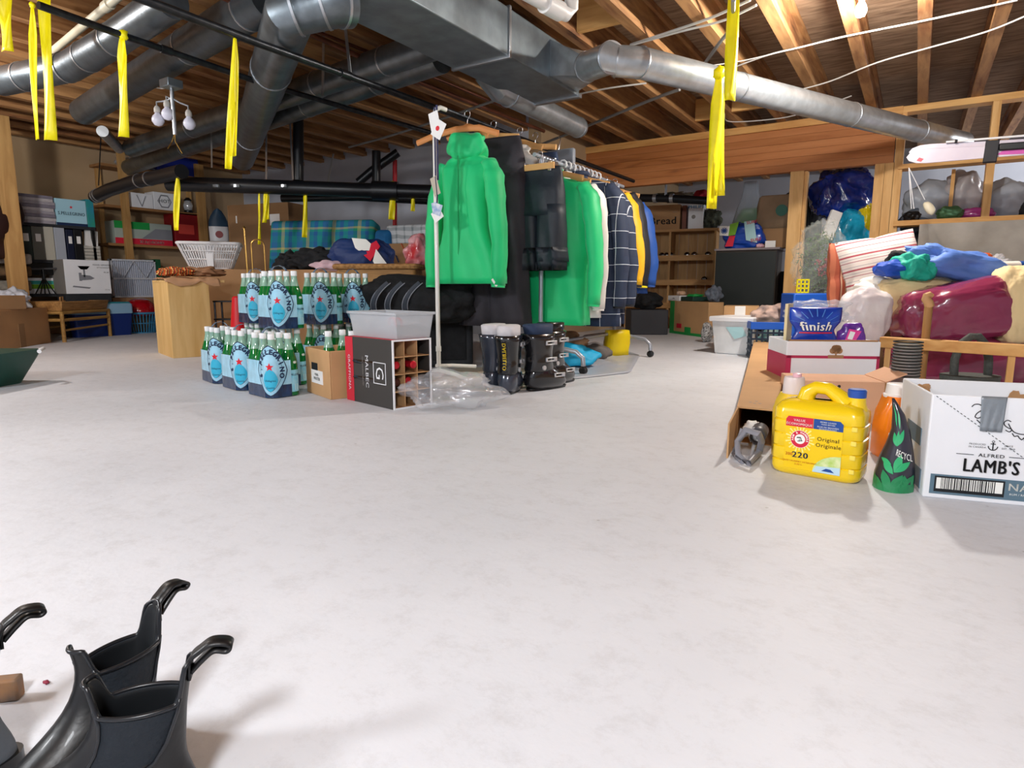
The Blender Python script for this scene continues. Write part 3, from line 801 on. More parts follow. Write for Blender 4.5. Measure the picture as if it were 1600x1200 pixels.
# lower packs that carry the upper row
for i, (p, a, lb) in enumerate((((400, 575), 43, 'water bottle pack behind the floor row, under the leftmost stacked pack'), ((447, 585), 46, 'water bottle pack behind the floor row under the second stacked pack'),
                             ((506, 577), 46, 'floor pack of water bottles just behind the kraft box of green bottles'), ((556, 573), 46, 'floor pack of water bottles hidden behind the wine carton'))):
    c = G(pk[3 + i][0][0], pk[3 + i][0][1], BH)
    o = dup(pack, label=lb); o['group'] = 'shrink-wrapped packs of green water bottles'
    o.location = pk_loc = None or (0, 0, 0)
    place_pack(o, pk[3 + i][0][0], pk[3 + i][0][1], BH, a); o.location.z = 0

# ================================================================ KRAFT BOX WITH GREEN BOTTLES
fr = Fr((481, 613), (517, 625), 545); fr.w = max(fr.w, .2)
a, b_ = G(517, 625), G(481, 613)
# corner nearest the camera at px 517; the left face runs back-left, the right face back-right
c0 = G(517, 625); cl = G(480, 612); crr = G(545, 613)
class Cor(Fr):
    """box seen on its near edge: left far foot, near foot, right far foot; origin at the left far foot"""
    def __init__(s, pl, pn, ty, z=0.0):
        a, n_ = G(*pl, z), G(*pn, z); d = n_ - a; s.o = a; s.w = math.hypot(d.x, d.y); s.rz = math.atan2(d.y, d.x); s.h = ztop(ty, n_) - z
fr = Cor((480, 612), (517, 625), 549); print('kraft', fr.w, fr.h)
kb = carton('bottle_carton', 'kraft cardboard carton of green bottles beside the black wine carton', fr, .22, m_kraft, True)
b = B(); b.slab([(0, 0), (.001, 0), (.001, .001), (0, .001)], 0, .001)
hx, hz = fr.w * .42, fr.h * .62
B().box(hx - .045, hx + .03, -.0025, .0, hz - .018, hz + .018).build('hand_hole', m_ink, kb, bevel=.002)
B().box(fr.w * .25, fr.w * .72, -.0022, 0, .06, .125).build('paper_label', m_paper, kb)
lettering([('PURE', fr.w * .48, .103, .018), ('WATER', fr.w * .48, .083, .022)], 0, 0, 0, m_ink, kb, -.0032)
Mx = Matrix.Rotation(fr.rz, 4, 'Z')
gb_ = thing('green_bottle', 'front green bottle standing in the kraft carton', 'bottle')
bt = bottle_parts(gb_, 0, 0, 0, None, 0)
for i, (x, y, lb) in enumerate(((.5, .28, None), (.72, .7, 'green bottle at the back right of the kraft carton'), (.32, .72, 'green bottle at the back left of the kraft carton'))):
    p = fr.o + Mx @ Vector((fr.w * x, .22 * y, .008))
    o = gb_ if i == 0 else dup(gb_, label=lb); o.location = p; o['group'] = 'green bottles in the kraft carton'

# ================================================================ BLACK WINE CARTON LYING ON ITS SIDE
m_wblk = mat('dark_grey_print', '3a3836', .6); m_wred = mat('red_print', 'c8263a', .55)
fr = Cor((543, 624), (616, 641), 545); print('wine', fr.w, fr.h)
D_W = math.hypot(*(G(672, 607) - G(616, 641)).xy); dv = G(672, 607) - G(616, 641)
W_, H_ = fr.w, ztop(534, G(616, 641)); H_ = .30
dep = .205; print('wine depth', D_W, 'angle', math.degrees(fr.rz), math.degrees(math.atan2(dv.y, dv.x)))
wc = thing('wine_carton', 'black and red wine carton on its side with cardboard cells facing right', 'box', tuple(fr.o), fr.rz)
t = .005
b = B(); b.box(0, W_, 0, t, 0, H_); b.build('side_panel', m_wblk, wc)
b = B(); b.box(0, W_, dep - t, dep, 0, H_); b.build('side_panel', m_wblk, wc)
B().box(0, W_, t, dep - t, 0, t).build('side_panel', m_kin, wc)
B().box(0, W_, t, dep - t, H_ - t, H_).build('side_panel', m_wred, wc)
B().box(0, t, t, dep - t, t, H_ - t).build('carton_bottom', m_kin, wc)
B().box(0, W_ * .17, -.0015, 0, 0.001, H_ - .001).build('red_band', m_wred, wc)
ed = B()
for q in (((W_ - .006, -.0015), (W_ + .001, dep + .001)),):
    ed.box(W_ - .004, W_ + .001, -.0015, .0065, 0, H_ + .001); ed.box(W_ - .004, W_ + .001, dep - .0065, dep + .0015, 0, H_ + .001)
    ed.box(W_ - .004, W_ + .001, 0.006, dep - .006, -.000, .006); ed.box(W_ - .004, W_ + .001, .006, dep - .006, H_ - .006, H_ + .001)
ed.build('white_edge', m_whitebd, wc)
lettering('MALBEC', W_ * .47, H_ * .5, .034, m_whitebd, wc, -.002, .03, 1.1, R(-90))
lettering('GRAFFIGNA', W_ * .085, H_ * .45, .026, m_whitebd, wc, -.003, .02, 1.1, R(-90))
lettering([('100% ANDEAN GRAPES', 0, 0, .012)], 0, 0, 0, m_greybd, wc, -.002, 0, 1, R(-90), lambda p: (p[0] + W_ * .38, p[1], p[2] + H_ * .5))
b = B(); cx, cz, s_ = W_ * .73, H_ * .5, .048
for x0, x1, z0, z1_ in ((-s_, s_, -s_, -s_ + .003), (-s_, s_, s_ - .003, s_), (-s_, -s_ + .003, -s_, s_), (s_ - .003, s_, -s_, s_)): b.box(cx + x0, cx + x1, -.002, 0, cz + z0, cz + z1_)
put_text(b, 'G', cx, cz, .085, -.0025, .0, 1, R(-90)); b.build('lettering', m_whitebd, wc)
# cell dividers: 3 columns x 4 rows seen from the open end
NC, NR = 3, 4
for i in range(1, NC): B().box(W_ * .12, W_ - .012, dep * i / NC - .0015, dep * i / NC + .0015, t, H_ - t).build('cell_divider', m_kraft, wc)
for j in range(1, NR): B().box(W_ * .12, W_ - .006, t, dep - t, H_ * j / NR - .0015, H_ * j / NR + .0015).build('cell_divider', m_kraft, wc)
B().box(0, .002, 0, 0.002, 0, .002)
m_foil = mat('red_foil_capsule', 'c01c2c', .3, .3); m_dglass = mat('dark_wine_glass', '1c0f0c', .12, coat=.5); m_brfoil = mat('brown_foil_capsule', '4a2018', .35, .3)
def wine_bottle(label, loc, rot, foil, group='wine bottles in the black carton', cat='bottle', glass=None):
    o = thing('wine_bottle', label, cat, loc, 0, group); o.rotation_euler = rot
    B().lathe([(.03, 0), (.036, .004), (.036, .17), (.033, .19), (.018, .215), (.0145, .235)], 16).build('bottle_body', glass or m_dglass, o, SM)
    B().lathe([(.015, .222), (.0152, .225), (.0152, .29), (.0165, .292), (.0165, .302), (.014, .304)], 16).build('capsule', foil, o, SM)
    return o
wb0 = None
Mx = Matrix.Translation(fr.o) @ Matrix.Rotation(fr.rz, 4, 'Z')
for (i, j, foil, lb, xo) in ((0, 2, m_foil, 'wine bottle with red capsule in the upper left cell of the black carton', .0), (1, 2, m_foil, 'wine bottle with red capsule sticking out furthest from the black carton', .03),
                         (0, 1, m_brfoil, 'wine bottle with brown capsule low in the black carton', .0), (1, 1, m_foil, 'wine bottle with red capsule in the lower middle cell of the black carton', -.01)):
    p = Mx @ Vector((W_ - .325 + xo, dep * (i + .5) / NC, H_ * j / NR + .0025 + .037))
    wine_bottle(lb, p, (0, R(90), fr.rz), foil)
# flap of the carton lying on the far side, with the same emblem
# ---- clear plastic bin on the wine carton
p = Mx @ Vector((W_ * .02, .02, H_ + .001))
cb = thing('storage_bin', 'clear plastic storage bin on top of the black wine carton', 'bin', tuple(p), fr.rz)
def bin_shell(b, w_, d, h, tp=.025, th=.003, rim=.01):
    def ring(i, z, inset): return [(inset, inset, z), (w_ - inset, inset, z), (w_ - inset, d - inset, z), (inset, d - inset, z)]
    b.rings([ring(0, 0, tp), ring(0, h, 0), ring(0, h, th), ring(0, th, tp + th)], cap=False)
    b.add(ring(0, 0.0, tp), [(0, 3, 2, 1)]); b.add(ring(0, th, tp + th), [(0, 1, 2, 3)])
    return b
bw, bd, bh = W_ * .98, dep * 1.0, .115
bin_shell(B(), bw, bd, bh, .014).build('bin_body', m_clearpl, cb, bevel=.004)
b = B(); b.box(-.008, bw + .008, -.008, 0, bh - .012, bh); b.box(-.008, bw + .008, bd, bd + .008, bh - .012, bh); b.box(-.008, 0, 0, bd, bh - .012, bh); b.box(bw, bw + .008, 0, bd, bh - .012, bh)
b.build('rim', m_clearpl, cb, bevel=.002)
for i in range(2):
    a0 = Vector((bw * (.55 + .12 * i), bd * .4, .05))
    pts = [a0 + Vector((.05 * math.cos(t_ / 10 * math.pi), .01 * t_ / 3, .035 * math.sin(t_ / 10 * math.pi))) for t_ in range(11)]
    o_ = B().tube([Mx @ (q + Vector((W_ * .02, .02, H_ + .001))) - p for q in pts], .004, 8).build('red_strap', mat('pink_red_strap', 'd04a5a', .5), None, SM, loc=p)
    tag(o_, '%s pink-red loop of strap lying inside the clear bin' % ('left' if i == 0 else 'right'), 'strap')
# ================================================================ CLOTHES RACKS
m_rackw = mat('white_painted_tube', 'e9e8e2', .35, coat=.3); m_rackg = mat('silver_grey_tube', 'a9aeb8', .3, .4)
m_chrome = mat('chrome_wire', 'd0d2d6', .15, 1.0)
rp = G(686, 592); RX1 = rp.x; RY1 = rp.y; RZ1 = 1.50
print('rack1', rp)
rk = thing('clothes_rack', 'white tubular clothes rack with curved feet at the near end', 'clothes rack', (RX1, RY1, 0))
B().tube([(0, 0, .05), (0, 0, RZ1 - .06), (0, .012, RZ1 - .02), (0, .05, RZ1), (0, .1, RZ1)], .0125, 14).build('pole', m_rackw, rk, SM)
B().tube([(0, .1, RZ1), (0, 1.35, RZ1)], .013, 14).build('top_rail', m_steelpipe, rk, SM)
B().tube([(0, 1.35, RZ1), (0, 1.42, RZ1 - .03), (0, 1.43, RZ1 - .08), (0, 1.43, .05)], .0125, 14).build('pole', m_rackw, rk, SM)
for yy in (0, 1.43):
    B().tube([(-.02, yy, .075), (.02, yy + .1, .07), (.12, yy + .2, .06)], .011, 10).build('foot', m_rackw, rk, SM)
    B().tube([(-.22, yy, .012), (-.1, yy, .035), (0, yy, .05), (.12, yy, .035), (.2, yy - .0, .012)], .0125, 12).build('foot', m_rackw, rk, SM)
B().tube([(0, -.0, .16), (0, -.0, .19)], .016, 12).build('collar', m_rackw, rk, SM)
# second rack
rp2 = G(858, 572); RX2 = PY(850, 245, 3.45).x; RX2 = -1.97; RY2 = 3.42; RZ2 = 1.30
rk2 = thing('clothes_rack', 'grey tubular clothes rack on arched feet with black castors', 'clothes rack', (RX2, RY2, 0))
m_cast = mat('black_castor', '1c1c1e', .4)
b = B().tube([(0, 0, .12), (0, 0, RZ2)], .014, 14); b.build('pole', m_rackg, rk2, SM)
B().tube([(0, 0, .65), (0, 0, .9)], .017, 14).build('pole_sleeve', m_rackg, rk2, SM)
B().tube([(0, 1.15, .12), (0, 1.15, RZ2)], .014, 14).build('pole', m_rackg, rk2, SM)
B().tube([(0, -.09, RZ2), (0, 1.25, RZ2 - .01)], .013, 14).build('top_rail', m_rackg, rk2, SM)
B().tube([(0, 0, .17), (0, 1.15, .17)], .011, 10).build('lower_rail', m_rackg, rk2, SM)
for yy in (0, 1.15):
    B().tube([(-.30, yy, .05), (-.295, yy, .10), (-.25, yy, .135), (-.15, yy, .15), (0, yy, .17), (.15, yy, .15), (.25, yy, .135), (.295, yy, .10), (.30, yy, .05)], .015, 12).build('foot', m_rackg, rk2, SM)
    for sx in (-.30, .30):
        b = B(); b.M = Matrix.Translation((sx, yy, .025)) @ Matrix.Rotation(R(90), 4, 'X'); b.lathe([(.02, -.016), (.024, -.013), (.024, -.003), (.016, -.002), (.016, .002), (.024, .003), (.024, .013), (.02, .016)], 16)
        b.M = Matrix(); b.tube([(sx, yy, .03), (sx, yy, .06)], .01, 10)
        b.build('castor', m_cast, rk2, SM)

# ---- garments: hang in the plane across the rail (local x across, y along the rail, z = 0 at the rail)
m_green = mat('bright_green_shell', '0cc878', .55, var=.04, vs=5, bump=.35, bs=7, sheen=.2)
m_greend = mat('green_lining', '08a45e', .6)
m_pant = mat('dark_charcoal_trousers', '322f36', .75, var=.15, vs=8, bump=.4, bs=12)
m_pant2 = mat('blue_black_trousers', '1c242e', .55, var=.2, vs=8, bump=.5, bs=12)
m_snow = mat('white_jacket_shell', 'eeece6', .6, bump=.3, bs=8)
m_plaid = stripes('navy_white_check', 2, .105, [(0, 'dfe5ee'), (.035, '27344e'), (.5, '1c2740')], .75, 0, [(0, 'dfe5ee'), (.035, '27344e'), (.5, '222e48')], .105, .01, 'lighten')
m_yelj = mat('yellow_orange_shell', 'f0ab1a', .55, col2='f6c41e', vs=4, bump=.3, bs=8)
m_yel2 = mat('bright_yellow_shell', 'f2e014', .5, bump=.3, bs=8)
m_bluej = mat('royal_blue_shell', '1f4f9e', .6, bump=.3, bs=8)
m_black = mat('black_shell', '1a1a20', .6, bump=.4, bs=10)
m_navy = mat('navy_shell', '243552', .7, bump=.3, bs=10)
m_hang = mat('orange_brown_hanger', 'd08a50', .5); m_hangl = mat('pale_wood_hanger', 'd9a465', .5)
def sect(cx, cy, z, rx, ry, n=36, seed=0, amp=.06, open_=0, fold=5):
    out = []
    for k in range(n):
        a = 2 * math.pi * k / n
        w_ = 1 + amp * math.sin(a * fold + seed + z * 3) + amp * .8 * noise.noise(Vector((math.cos(a) * 2, math.sin(a) * 2, z * 5 + seed * 7)))
        ca, sa = math.cos(a), math.sin(a)
        out.append((cx + rx * math.copysign(abs(ca) ** .8, ca) * w_, cy + ry * math.copysign(abs(sa) ** .8, sa) * w_ * (1 + amp * 2 * math.sin(a * 7 + z * 9 + seed)), z))
    return out
def loft(b, keys, n=36, seed=0, amp=.05, steps=3, fold=5):
    """keys: (z, cx, cy, rx, ry) from top to bottom"""
    rs = []
    for i in range(len(keys) - 1):
        for k in range(steps):
            t = k / steps; t2 = t * t * (3 - 2 * t)
            q = [keys[i][j] * (1 - (t if j == 0 else t2)) + keys[i + 1][j] * (t if j == 0 else t2) for j in range(5)]
            rs.append(sect(q[1], q[2], q[0], q[3], q[4], n, seed, amp * min(1, (i + t) / 2), fold=fold))
    q = keys[-1]; rs.append(sect(q[1], q[2], q[0], q[3], q[4], n, seed, amp, fold=fold))
    b.rings(rs, cap=True); return b
def hanger(parent, w_, drop, m, wooden=True, hook=m_chrome):
    hk = [Vector((0, 0, .012))] ; r = .019
    pts = [Vector((r * math.cos(a), 0, .0 + r * math.sin(a))) for a in [R(x) for x in (-20, 20, 60, 100, 140, 180, 220, 250)]]
    pts = pts[::-1][0:8]; pts = [Vector((-r, 0, -.004)), Vector((-r * .9, 0, .012)), Vector((0, 0, .02)), Vector((r * .9, 0, .012)), Vector((r, 0, -.004)), Vector((r * .5, 0, -.022)), Vector((0, 0, -.03)), Vector((0, 0, -.07))]
    B().tube(pts, .0022, 8).build('hanger_hook', hook, parent, SM)
    sh = [Vector((-w_, 0, -.07 - drop)), Vector((-w_ * .6, 0, -.07 - drop * .55)), Vector((-w_ * .2, 0, -.07 - drop * .08)), Vector((0, 0, -.068)), Vector((w_ * .2, 0, -.07 - drop * .08)), Vector((w_ * .6, 0, -.07 - drop * .55)), Vector((w_, 0, -.07 - drop))]
    B().tube(sh, [.011, .011, .011, .012, .011, .011, .011] if wooden else .004, 10, flat=1.6 if wooden else 1).build('hanger_arm', m, parent, SM)
def jacket(label, x, y, zr, L_=.72, W2=.25, m=None, m2=None, rz=0.0, hood=False, sleeve=.58, seed=0, thick=.07, drop=.06, hang=m_hangl, wooden=True, name='jacket', group=None, top=.09, flare=1.1, spread=.05, cuffm=None, cut=None, cat='jacket', hook=True):
    o = thing(name, label, cat, (x, y, zr), rz, group)
    if hook: hanger(o, W2 * .8, .05, hang, wooden)
    b = B()
    t = -top
    loft(b, [(t, 0, 0, .055, .04), (t - .03, 0, 0, .075, .05), (t - .045, 0, 0, W2 * .55, .045), (t - .075, 0, 0, W2 * .85, .05), (t - .12, 0, 0, W2 * .95, thick * .8), (t - .25, 0, 0, W2 * .92, thick), (t - .45, 0, 0, W2 * .95, thick * 1.05), (t - L_ * .85, 0, 0, W2 * flare * .97, thick * 1.1), (t - L_, 0, 0, W2 * flare, thick * 1.15)], 40, seed, .06)
    b.build('jacket_body', m, o, FREE)
    for s_ in (-1, 1):
        sp = spread
        pts = [Vector((s_ * W2 * .80, 0, t - .085)), Vector((s_ * (W2 * 1.0), 0, t - .17)), Vector((s_ * (W2 * 1.08 + sp * .5), -.03, t - .32)), Vector((s_ * (W2 * 1.12 + sp), -.035, t - .32 - (sleeve - .32) * .5)), Vector((s_ * (W2 * 1.10 + sp), -.05, t - sleeve))]
        rr_ = [.055, .075, .068, .060, .052]
        pf = []; rf = []
        for i in range(4):
            for k in range(4):
                q = k / 4; pf.append(pts[i].lerp(pts[i + 1], q)); rf.append(rr_[i] * (1 - q) + rr_[i + 1] * q + .004 * math.sin((i * 4 + k) * 1.9 + seed))
        pf.append(pts[-1]); rf.append(rr_[-1])
        sl = B().tube(pf, rf, 18, flat=.75).build('sleeve', m, o, FREE)
        d = pts[-1] - pts[-2]; d.normalize()
        B().tube([pts[-1] - d * .035, pts[-1] + d * .012], .049, 16, flat=.75).build('cuff', cuffm or m2 or m, o, SM)
    b = B(); b.beam((0, -thick * 1.08, t - .06), (0, -thick * 1.2, t - L_ + .01), .007, .004); b.build('zip', m2 or m_black, o)
    if hood:
        b = B().blob((.0, .0, t + .0), (.12, .07, .085), seed, .12, 2, 4, sq=.8); b.build('hood', m, o, FREE)
    else:
        B().tube([(.055 * math.cos(a), .04 * math.sin(a), t + .01) for a in [2 * math.pi * k / 16 for k in range(16)]], .018, 8, closed=True).build('collar', m, o, FREE)
    return o
def trousers(label, x, y, zr, L_=.95, W2=.17, m=None, seed=0, rz=0.0, clip=True, bib=False, legs=.11, name='trousers', top=.1, thick=.05, bulge=1.0):
    o = thing(name, label, 'trousers', (x, y, zr), rz)
    hanger(o, W2 * .9, .02, m_hangl, True)
    t = -top
    b = B(); loft(b, [(t, 0, 0, W2 * .95, .03), (t - .04, 0, 0, W2, .035), (t - .15, 0, 0, W2 * 1.08, thick), (t - .28, 0, 0, W2 * 1.12, thick * 1.1)], 30, seed, .04); b.build('trouser_seat', m, o, FREE)
    for s_ in (-1, 1):
        b = B(); c = s_ * W2 * .55; lw = W2 * .56
        loft(b, [(t - .22, c, 0, lw, thick), (t - .4, c * 1.02, 0, lw * bulge, thick * 1.05), (t - .6, c * 1.05, -.005, lw * bulge, thick * 1.05), (t - L_ * .85, c * 1.08, -.01, lw * bulge * 1.02, thick * 1.1), (t - L_, c * 1.1, 0, lw * 1.05 * bulge, thick * 1.15)], 26, seed + s_, .07)
        b.build('trouser_leg', m, o, FREE)
    if clip:
        for s_ in (-1, 1): B().box(s_ * W2 * .6 - .012, s_ * W2 * .6 + .012, -.045, .045, t - .03, t + .03).build('clip', m_chrome, o, bevel=.003)
        B().beam((-W2 * .8, -.04, t + .0), (W2 * .8, -.04, t + .0), .012, .035).build('clamp_bar', m_hangl, o)
    return o
# rack 1
jk = jacket('bright green ski jacket with hood, nearest on the white rack', RX1 + .045, RY1 + .24, RZ1, .77, .17, m_green, m_greend, hood=True, sleeve=.78, seed=1, thick=.10, hang=m_hang, top=.185, flare=1.34, spread=.035, cuffm=m_green, rz=R(6))
B().beam((.21, -.10, -.93), (.235, -.09, -.97), .012, .012).build('white_piping', m_snow, jk)
B().tube([(-.32, -.04, -.135), (-.2, -.04, -.105), (-.05, -.04, -.085), (.1, -.04, -.092), (.22, -.04, -.135)], .011, 10, flat=1.6).build('broad_hanger', m_hang, jk, SM)
tr_ = trousers('dark charcoal ski trousers hanging behind the green jacket', RX1 + .05, RY1 + .50, RZ1, 1.13, .19, m_pant, 2, rz=R(4), clip=False, thick=.075, top=.085, bulge=1.15)
b = B().blob((-.13, 0, -.08), (.055, .05, .07), 3, .2, 2, 3); b.build('waistband', m_black, tr_, FREE)
jacket('black and white jacket on a pale wooden hanger behind the charcoal trousers', RX1 + .10, RY1 + .72, RZ1, .62, .2, m_snow, m_black, seed=4, thick=.07, top=.12, rz=R(2), sleeve=.6)
trousers('navy trousers with hems just above the ski boots on the white rack', RX1 + .12, RY1 + .88, RZ1, 1.12, .17, m_navy, 5, clip=False, top=.12)
# grey garment bag
gbag = thing('garment_bag', 'grey hanging garment holder with a white panel beside the wooden hanger', 'bag', (RX1 + .2, RY1 + 1.05, RZ1))
B().box(-.08, .12, -.02, .02, -.34, -.07).build('bag_body', mat('grey_vinyl', '7d828a', .5), gbag, bevel=.01)
B().box(-.06, .11, -.026, -.02, -.30, -.18).build('white_panel', m_paper, gbag); B().tube([(0, 0, .015), (.015, 0, 0), (0, 0, -.07)], .003, 6).build('bag_hook', m_chrome, gbag, SM)
b = B(); b.box(.03, .045, -.03, -.026, -.27, -.21); b.box(.055, .07, -.03, -.026, -.27, -.21); b.build('black_print', m_ink, gbag)
# lanyards and lift passes on the near pole
m_lan = mat('navy_lanyard', '25264c', .6, var=.3, vs=60); 
ln = thing('lift_pass_lanyard', 'navy lanyard with white ski passes hanging on the white rack pole', 'lanyard', (RX1 + .012, RY1 - .028, RZ1 - .02))
B().beam((.028, 0, .01), (.032, -.005, -.38), .012, .002, up=(0, 1, 0)).build('strap', m_lan, ln); B().beam((.016, -.004, .0), (.016, -.005, -.40), .010, .002, up=(0, 1, 0)).build('strap', m_lan, ln)
def card(parent, x, z, w_, h, ang, m, y=-.012, nm='ski_pass'):
    c, s_ = math.cos(R(ang)), math.sin(R(ang)); out = [(x + a * c - b_ * s_, z + a * s_ + b_ * c) for a, b_ in ((-w_, -h), (w_, -h), (w_, h), (-w_, h))]
    return B().prism(out, y, y + .0015).build(nm, m, parent)
cp = mat('printed_card', 'dfe2ea', .35, col2='7aa0d0', vs=30); cw = mat('white_pass_card', 'f2f2f0', .3)
card(ln, .02, -.075, .032, .05, 12, cw); c_ = card(ln, .05, -.12, .036, .045, -32, cw, -.016)
B().lathe([(.012, 0), (.013, .001)], 16).build('round_print', m_redink, c_).location = (.045, -.0165, -.115)
c_.children[0].rotation_euler = (R(90), 0, 0)
l2 = thing('lift_pass_lanyard', 'lower bundle of crumpled ski passes and printed cards on the white rack pole', 'lanyard', (RX1 + .012, RY1 - .028, RZ1 - .40))
card(l2, .018, -.03, .022, .05, 18, mat('beige_pass_card', 'b8b0a0', .5)); card(l2, .035, -.155, .028, .03, -20, cp, -.018); card(l2, .03, -.185, .034, .03, 30, cw, -.014); card(l2, .012, -.15, .02, .035, 10, cp, -.01)
B().tube([(.02, -.01, .02), (.03, -.01, -.08), (.028, -.012, -.13)], .004, 6).build('strap', m_lan, l2, SM)
# rack 2
y = RY2 - .02
trousers('short blue-black trousers on a pale wooden clamp hanger, nearest on the grey rack', RX2 + .02, RY2 - .06, RZ2, .55, .15, m_pant2, 7, top=.075, thick=.07, bulge=1.1)
jacket('green ski jacket, nearest of the jackets on the grey rack', RX2 + .0, RY2 + .14, RZ2, .93, .26, m_green, m_greend, seed=8, thick=.08, sleeve=.80, top=.08, flare=1.0, spread=.03, cuffm=m_green)
jacket('white jacket between the green and the checked jackets on the grey rack', RX2 - .02, RY2 + .30, RZ2, .90, .25, m_snow, m_snow, seed=9, thick=.055, sleeve=.84, top=.07, spread=.02)
jacket('navy checked jacket with white lines, nearer of the two', RX2 + .03, RY2 + .44, RZ2, .98, .27, m_plaid, m_black, seed=10, thick=.07, sleeve=.85, top=.05, spread=.03)
jacket('navy checked jacket with white lines, further of the two', RX2 + .03, RY2 + .58, RZ2, .95, .25, m_plaid, m_black, seed=11, thick=.06, sleeve=.82, top=.07, spread=.06)
jacket('black jacket on the grey rack behind the checked jackets', RX2 + .0, RY2 + .71, RZ2, .9, .235, m_black, m_black, seed=12, thick=.05, sleeve=.8, top=.07, spread=.05)
jacket('yellow-orange jacket on the grey rack', RX2 + .0, RY2 + .81, RZ2, .85, .24, m_yelj, m_black, seed=13, thick=.055, sleeve=.70, top=.06, spread=.06)
jacket('black jacket with a bright yellow shoulder stripe on the grey rack', RX2 + .0, RY2 + .92, RZ2, .8, .24, m_black, m_yel2, seed=14, thick=.05, sleeve=.72, top=.045, spread=.06)
jb_ = bpy.data.objects[-1] if False else None
jacket('royal blue jacket at the far end of the grey rack', RX2 + .02, RY2 + 1.05, RZ2, .72, .24, m_bluej, m_bluej, seed=15, thick=.05, sleeve=.66, top=.1, spread=.05)
# yellow piping along the black jacket sleeve
# white plastic hanger hooks crowded on the rail
for i in range(9):
    p = (RX2, RY2 + .27 + i * .065, RZ2)
    pts = [Vector((0.026 * math.cos(R(a)), 0, .0 + 0.026 * math.sin(R(a)))) for a in (-50, -10, 30, 70, 110, 150, 190)] + [Vector((0, 0, -.035)), Vector((0, 0, -.06))]
    hk = B().tube(pts, .006, 8).build('hanger_hook', m_wpl, None, SM, loc=p); tag(hk, 'white plastic hanger hook on the grey rail, %s from the near end' % ('first', 'second', 'third', 'fourth', 'fifth', 'sixth', 'seventh', 'eighth', 'ninth')[i], 'hanger', 'white hanger hooks crowded on the grey rail')
for i in range(6):
    p = (RX2, RY2 - .03 + i * .035, RZ2)
    pts = [Vector((.018 * math.cos(R(a)), 0, .0 + .018 * math.sin(R(a)))) for a in (-50, -10, 30, 70, 110, 150, 190)] + [Vector((0, 0, -.03)), Vector((0, 0, -.05))]
    hk = B().tube(pts, .002, 6).build('hanger_hook', m_chrome, None, SM, loc=p); tag(hk, 'thin chrome hanger hook near the grey pole, %s from the rail end' % ('first', 'second', 'third', 'fourth', 'fifth', 'sixth')[i], 'hanger', 'chrome hanger hooks at the near end of the grey rail')
# ================================================================ SKI BOOTS
m_sb1 = mat('glossy_dark_grey_shell', '3c4250', .18, .2, coat=.7); m_sb2 = mat('glossy_black_shell', '17181c', .2, coat=.7)
m_lin = mat('pale_boot_liner', 'd3d0d4', .7, bump=.4, bs=30); m_buck = mat('silver_buckle', 'c9cace', .3, .5)
def ski_boot(label, loc, rz, shell, cuff, liner, letters=None, buckles=3):
    """local: toe towards -y, heel at +y"""
    o = thing('ski_boot', label, 'ski boot', loc, rz, 'ski boots standing on the round rug')
    b = B()
    def foot(z, r0, y0, y1, w_):      # rounded outline
        out = []
        for k in range(28):
            a = 2 * math.pi * k / 28; c, s_ = math.cos(a), math.sin(a)
            out.append(((w_ * math.copysign(abs(c) ** .75, c)) * (1 - .12 * (s_ < 0) * abs(s_)), (y0 + y1) / 2 + (y1 - y0) / 2 * math.copysign(abs(s_) ** .8, s_), z))
        return out
    b.rings([foot(.0, 0, -.17, .09, .038), foot(.012, 0, -.175, .095, .042)]); b.build('sole', m_blkpl, o, FREE)
    b = B(); b.rings([foot(.012, 0, -.165, .088, .044), foot(.04, 0, -.168, .102, .056), foot(.07, 0, -.15, .103, .057), foot(.10, 0, -.10, .092, .052), foot(.14, 0, -.055, .074, .045)]); b.build('lower_shell', shell, o, FREE)
    b = B(); b.rings([foot(.098, 0, -.078, .094, .050), foot(.11, 0, -.075, .098, .056), foot(.15, 0, -.06, .088, .055), foot(.2, 0, -.06, .092, .057), foot(.26, 0, -.07, .108, .064), foot(.29, 0, -.074, .12, .067)]); b.build('cuff', cuff, o, FREE)
    b = B(); b.rings([foot(.25, 0, -.058, .088, .052), foot(.30, 0, -.062, .10, .055), foot(.335, 0, -.066, .112, .054), foot(.34, 0, -.055, .1, .046)]); b.build('liner', liner, o, FREE)
    for s_ in (-1, 1):
        b = B(); b.M = Matrix.Translation((s_ * .055, .03, .12)) @ Matrix.Rotation(R(90), 4, 'Y'); b.lathe([(.012, -.006), (.012, .004), (.008, .007)], 14); b.build('hinge_rivet', m_buck, o, SM)
    for i, z in enumerate((.075, .16, .245)[:buckles]):
        yy = (-.10, -.035, -.03)[i]
        for s_ in (1, -1):
            b = B(); x = s_ * (.053, .059, .063)[i]
            b.box(x - .004, x + .004, yy - .01, yy + .055, z - .011, z - .005); b.box(x - .004, x + .004, yy - .01, yy + .055, z + .005, z + .011); b.box(x - .004, x + .004, yy + .045, yy + .055, z - .011, z + .011); b.box(x - .004, x + .004, yy - .02, yy + .0, z - .011, z + .011)
            b.build('buckle', m_buck, o, bevel=.002)
    if letters:
        b = B(); put_text(b, letters, 0, .19, .026, 0, .03, 1, R(-90), lambda p: (p[0] * 1.0, .098 + abs(p[2] - .17) * .2, p[2])); b.build('lettering', mat('yellow_print', 'f0d020', .4), o)
    return o
b_ = [(764, 612, 158, m_sb1, m_sb1, m_lin, None, 'dark grey ski boot nearest the white rack foot, heel turned away'),
      (790, 617, 172, m_sb1, m_sb2, m_lin, 'DALBELLO', 'dark grey ski boot with yellow lettering down its heel'),
      (826, 611, 200, m_sb2, m_sb2, m_navy, None, 'black ski boot with two silver buckles at its side'),
      (848, 602, 205, m_sb2, m_sb2, m_sb2, None, 'black ski boot furthest right of the four')]
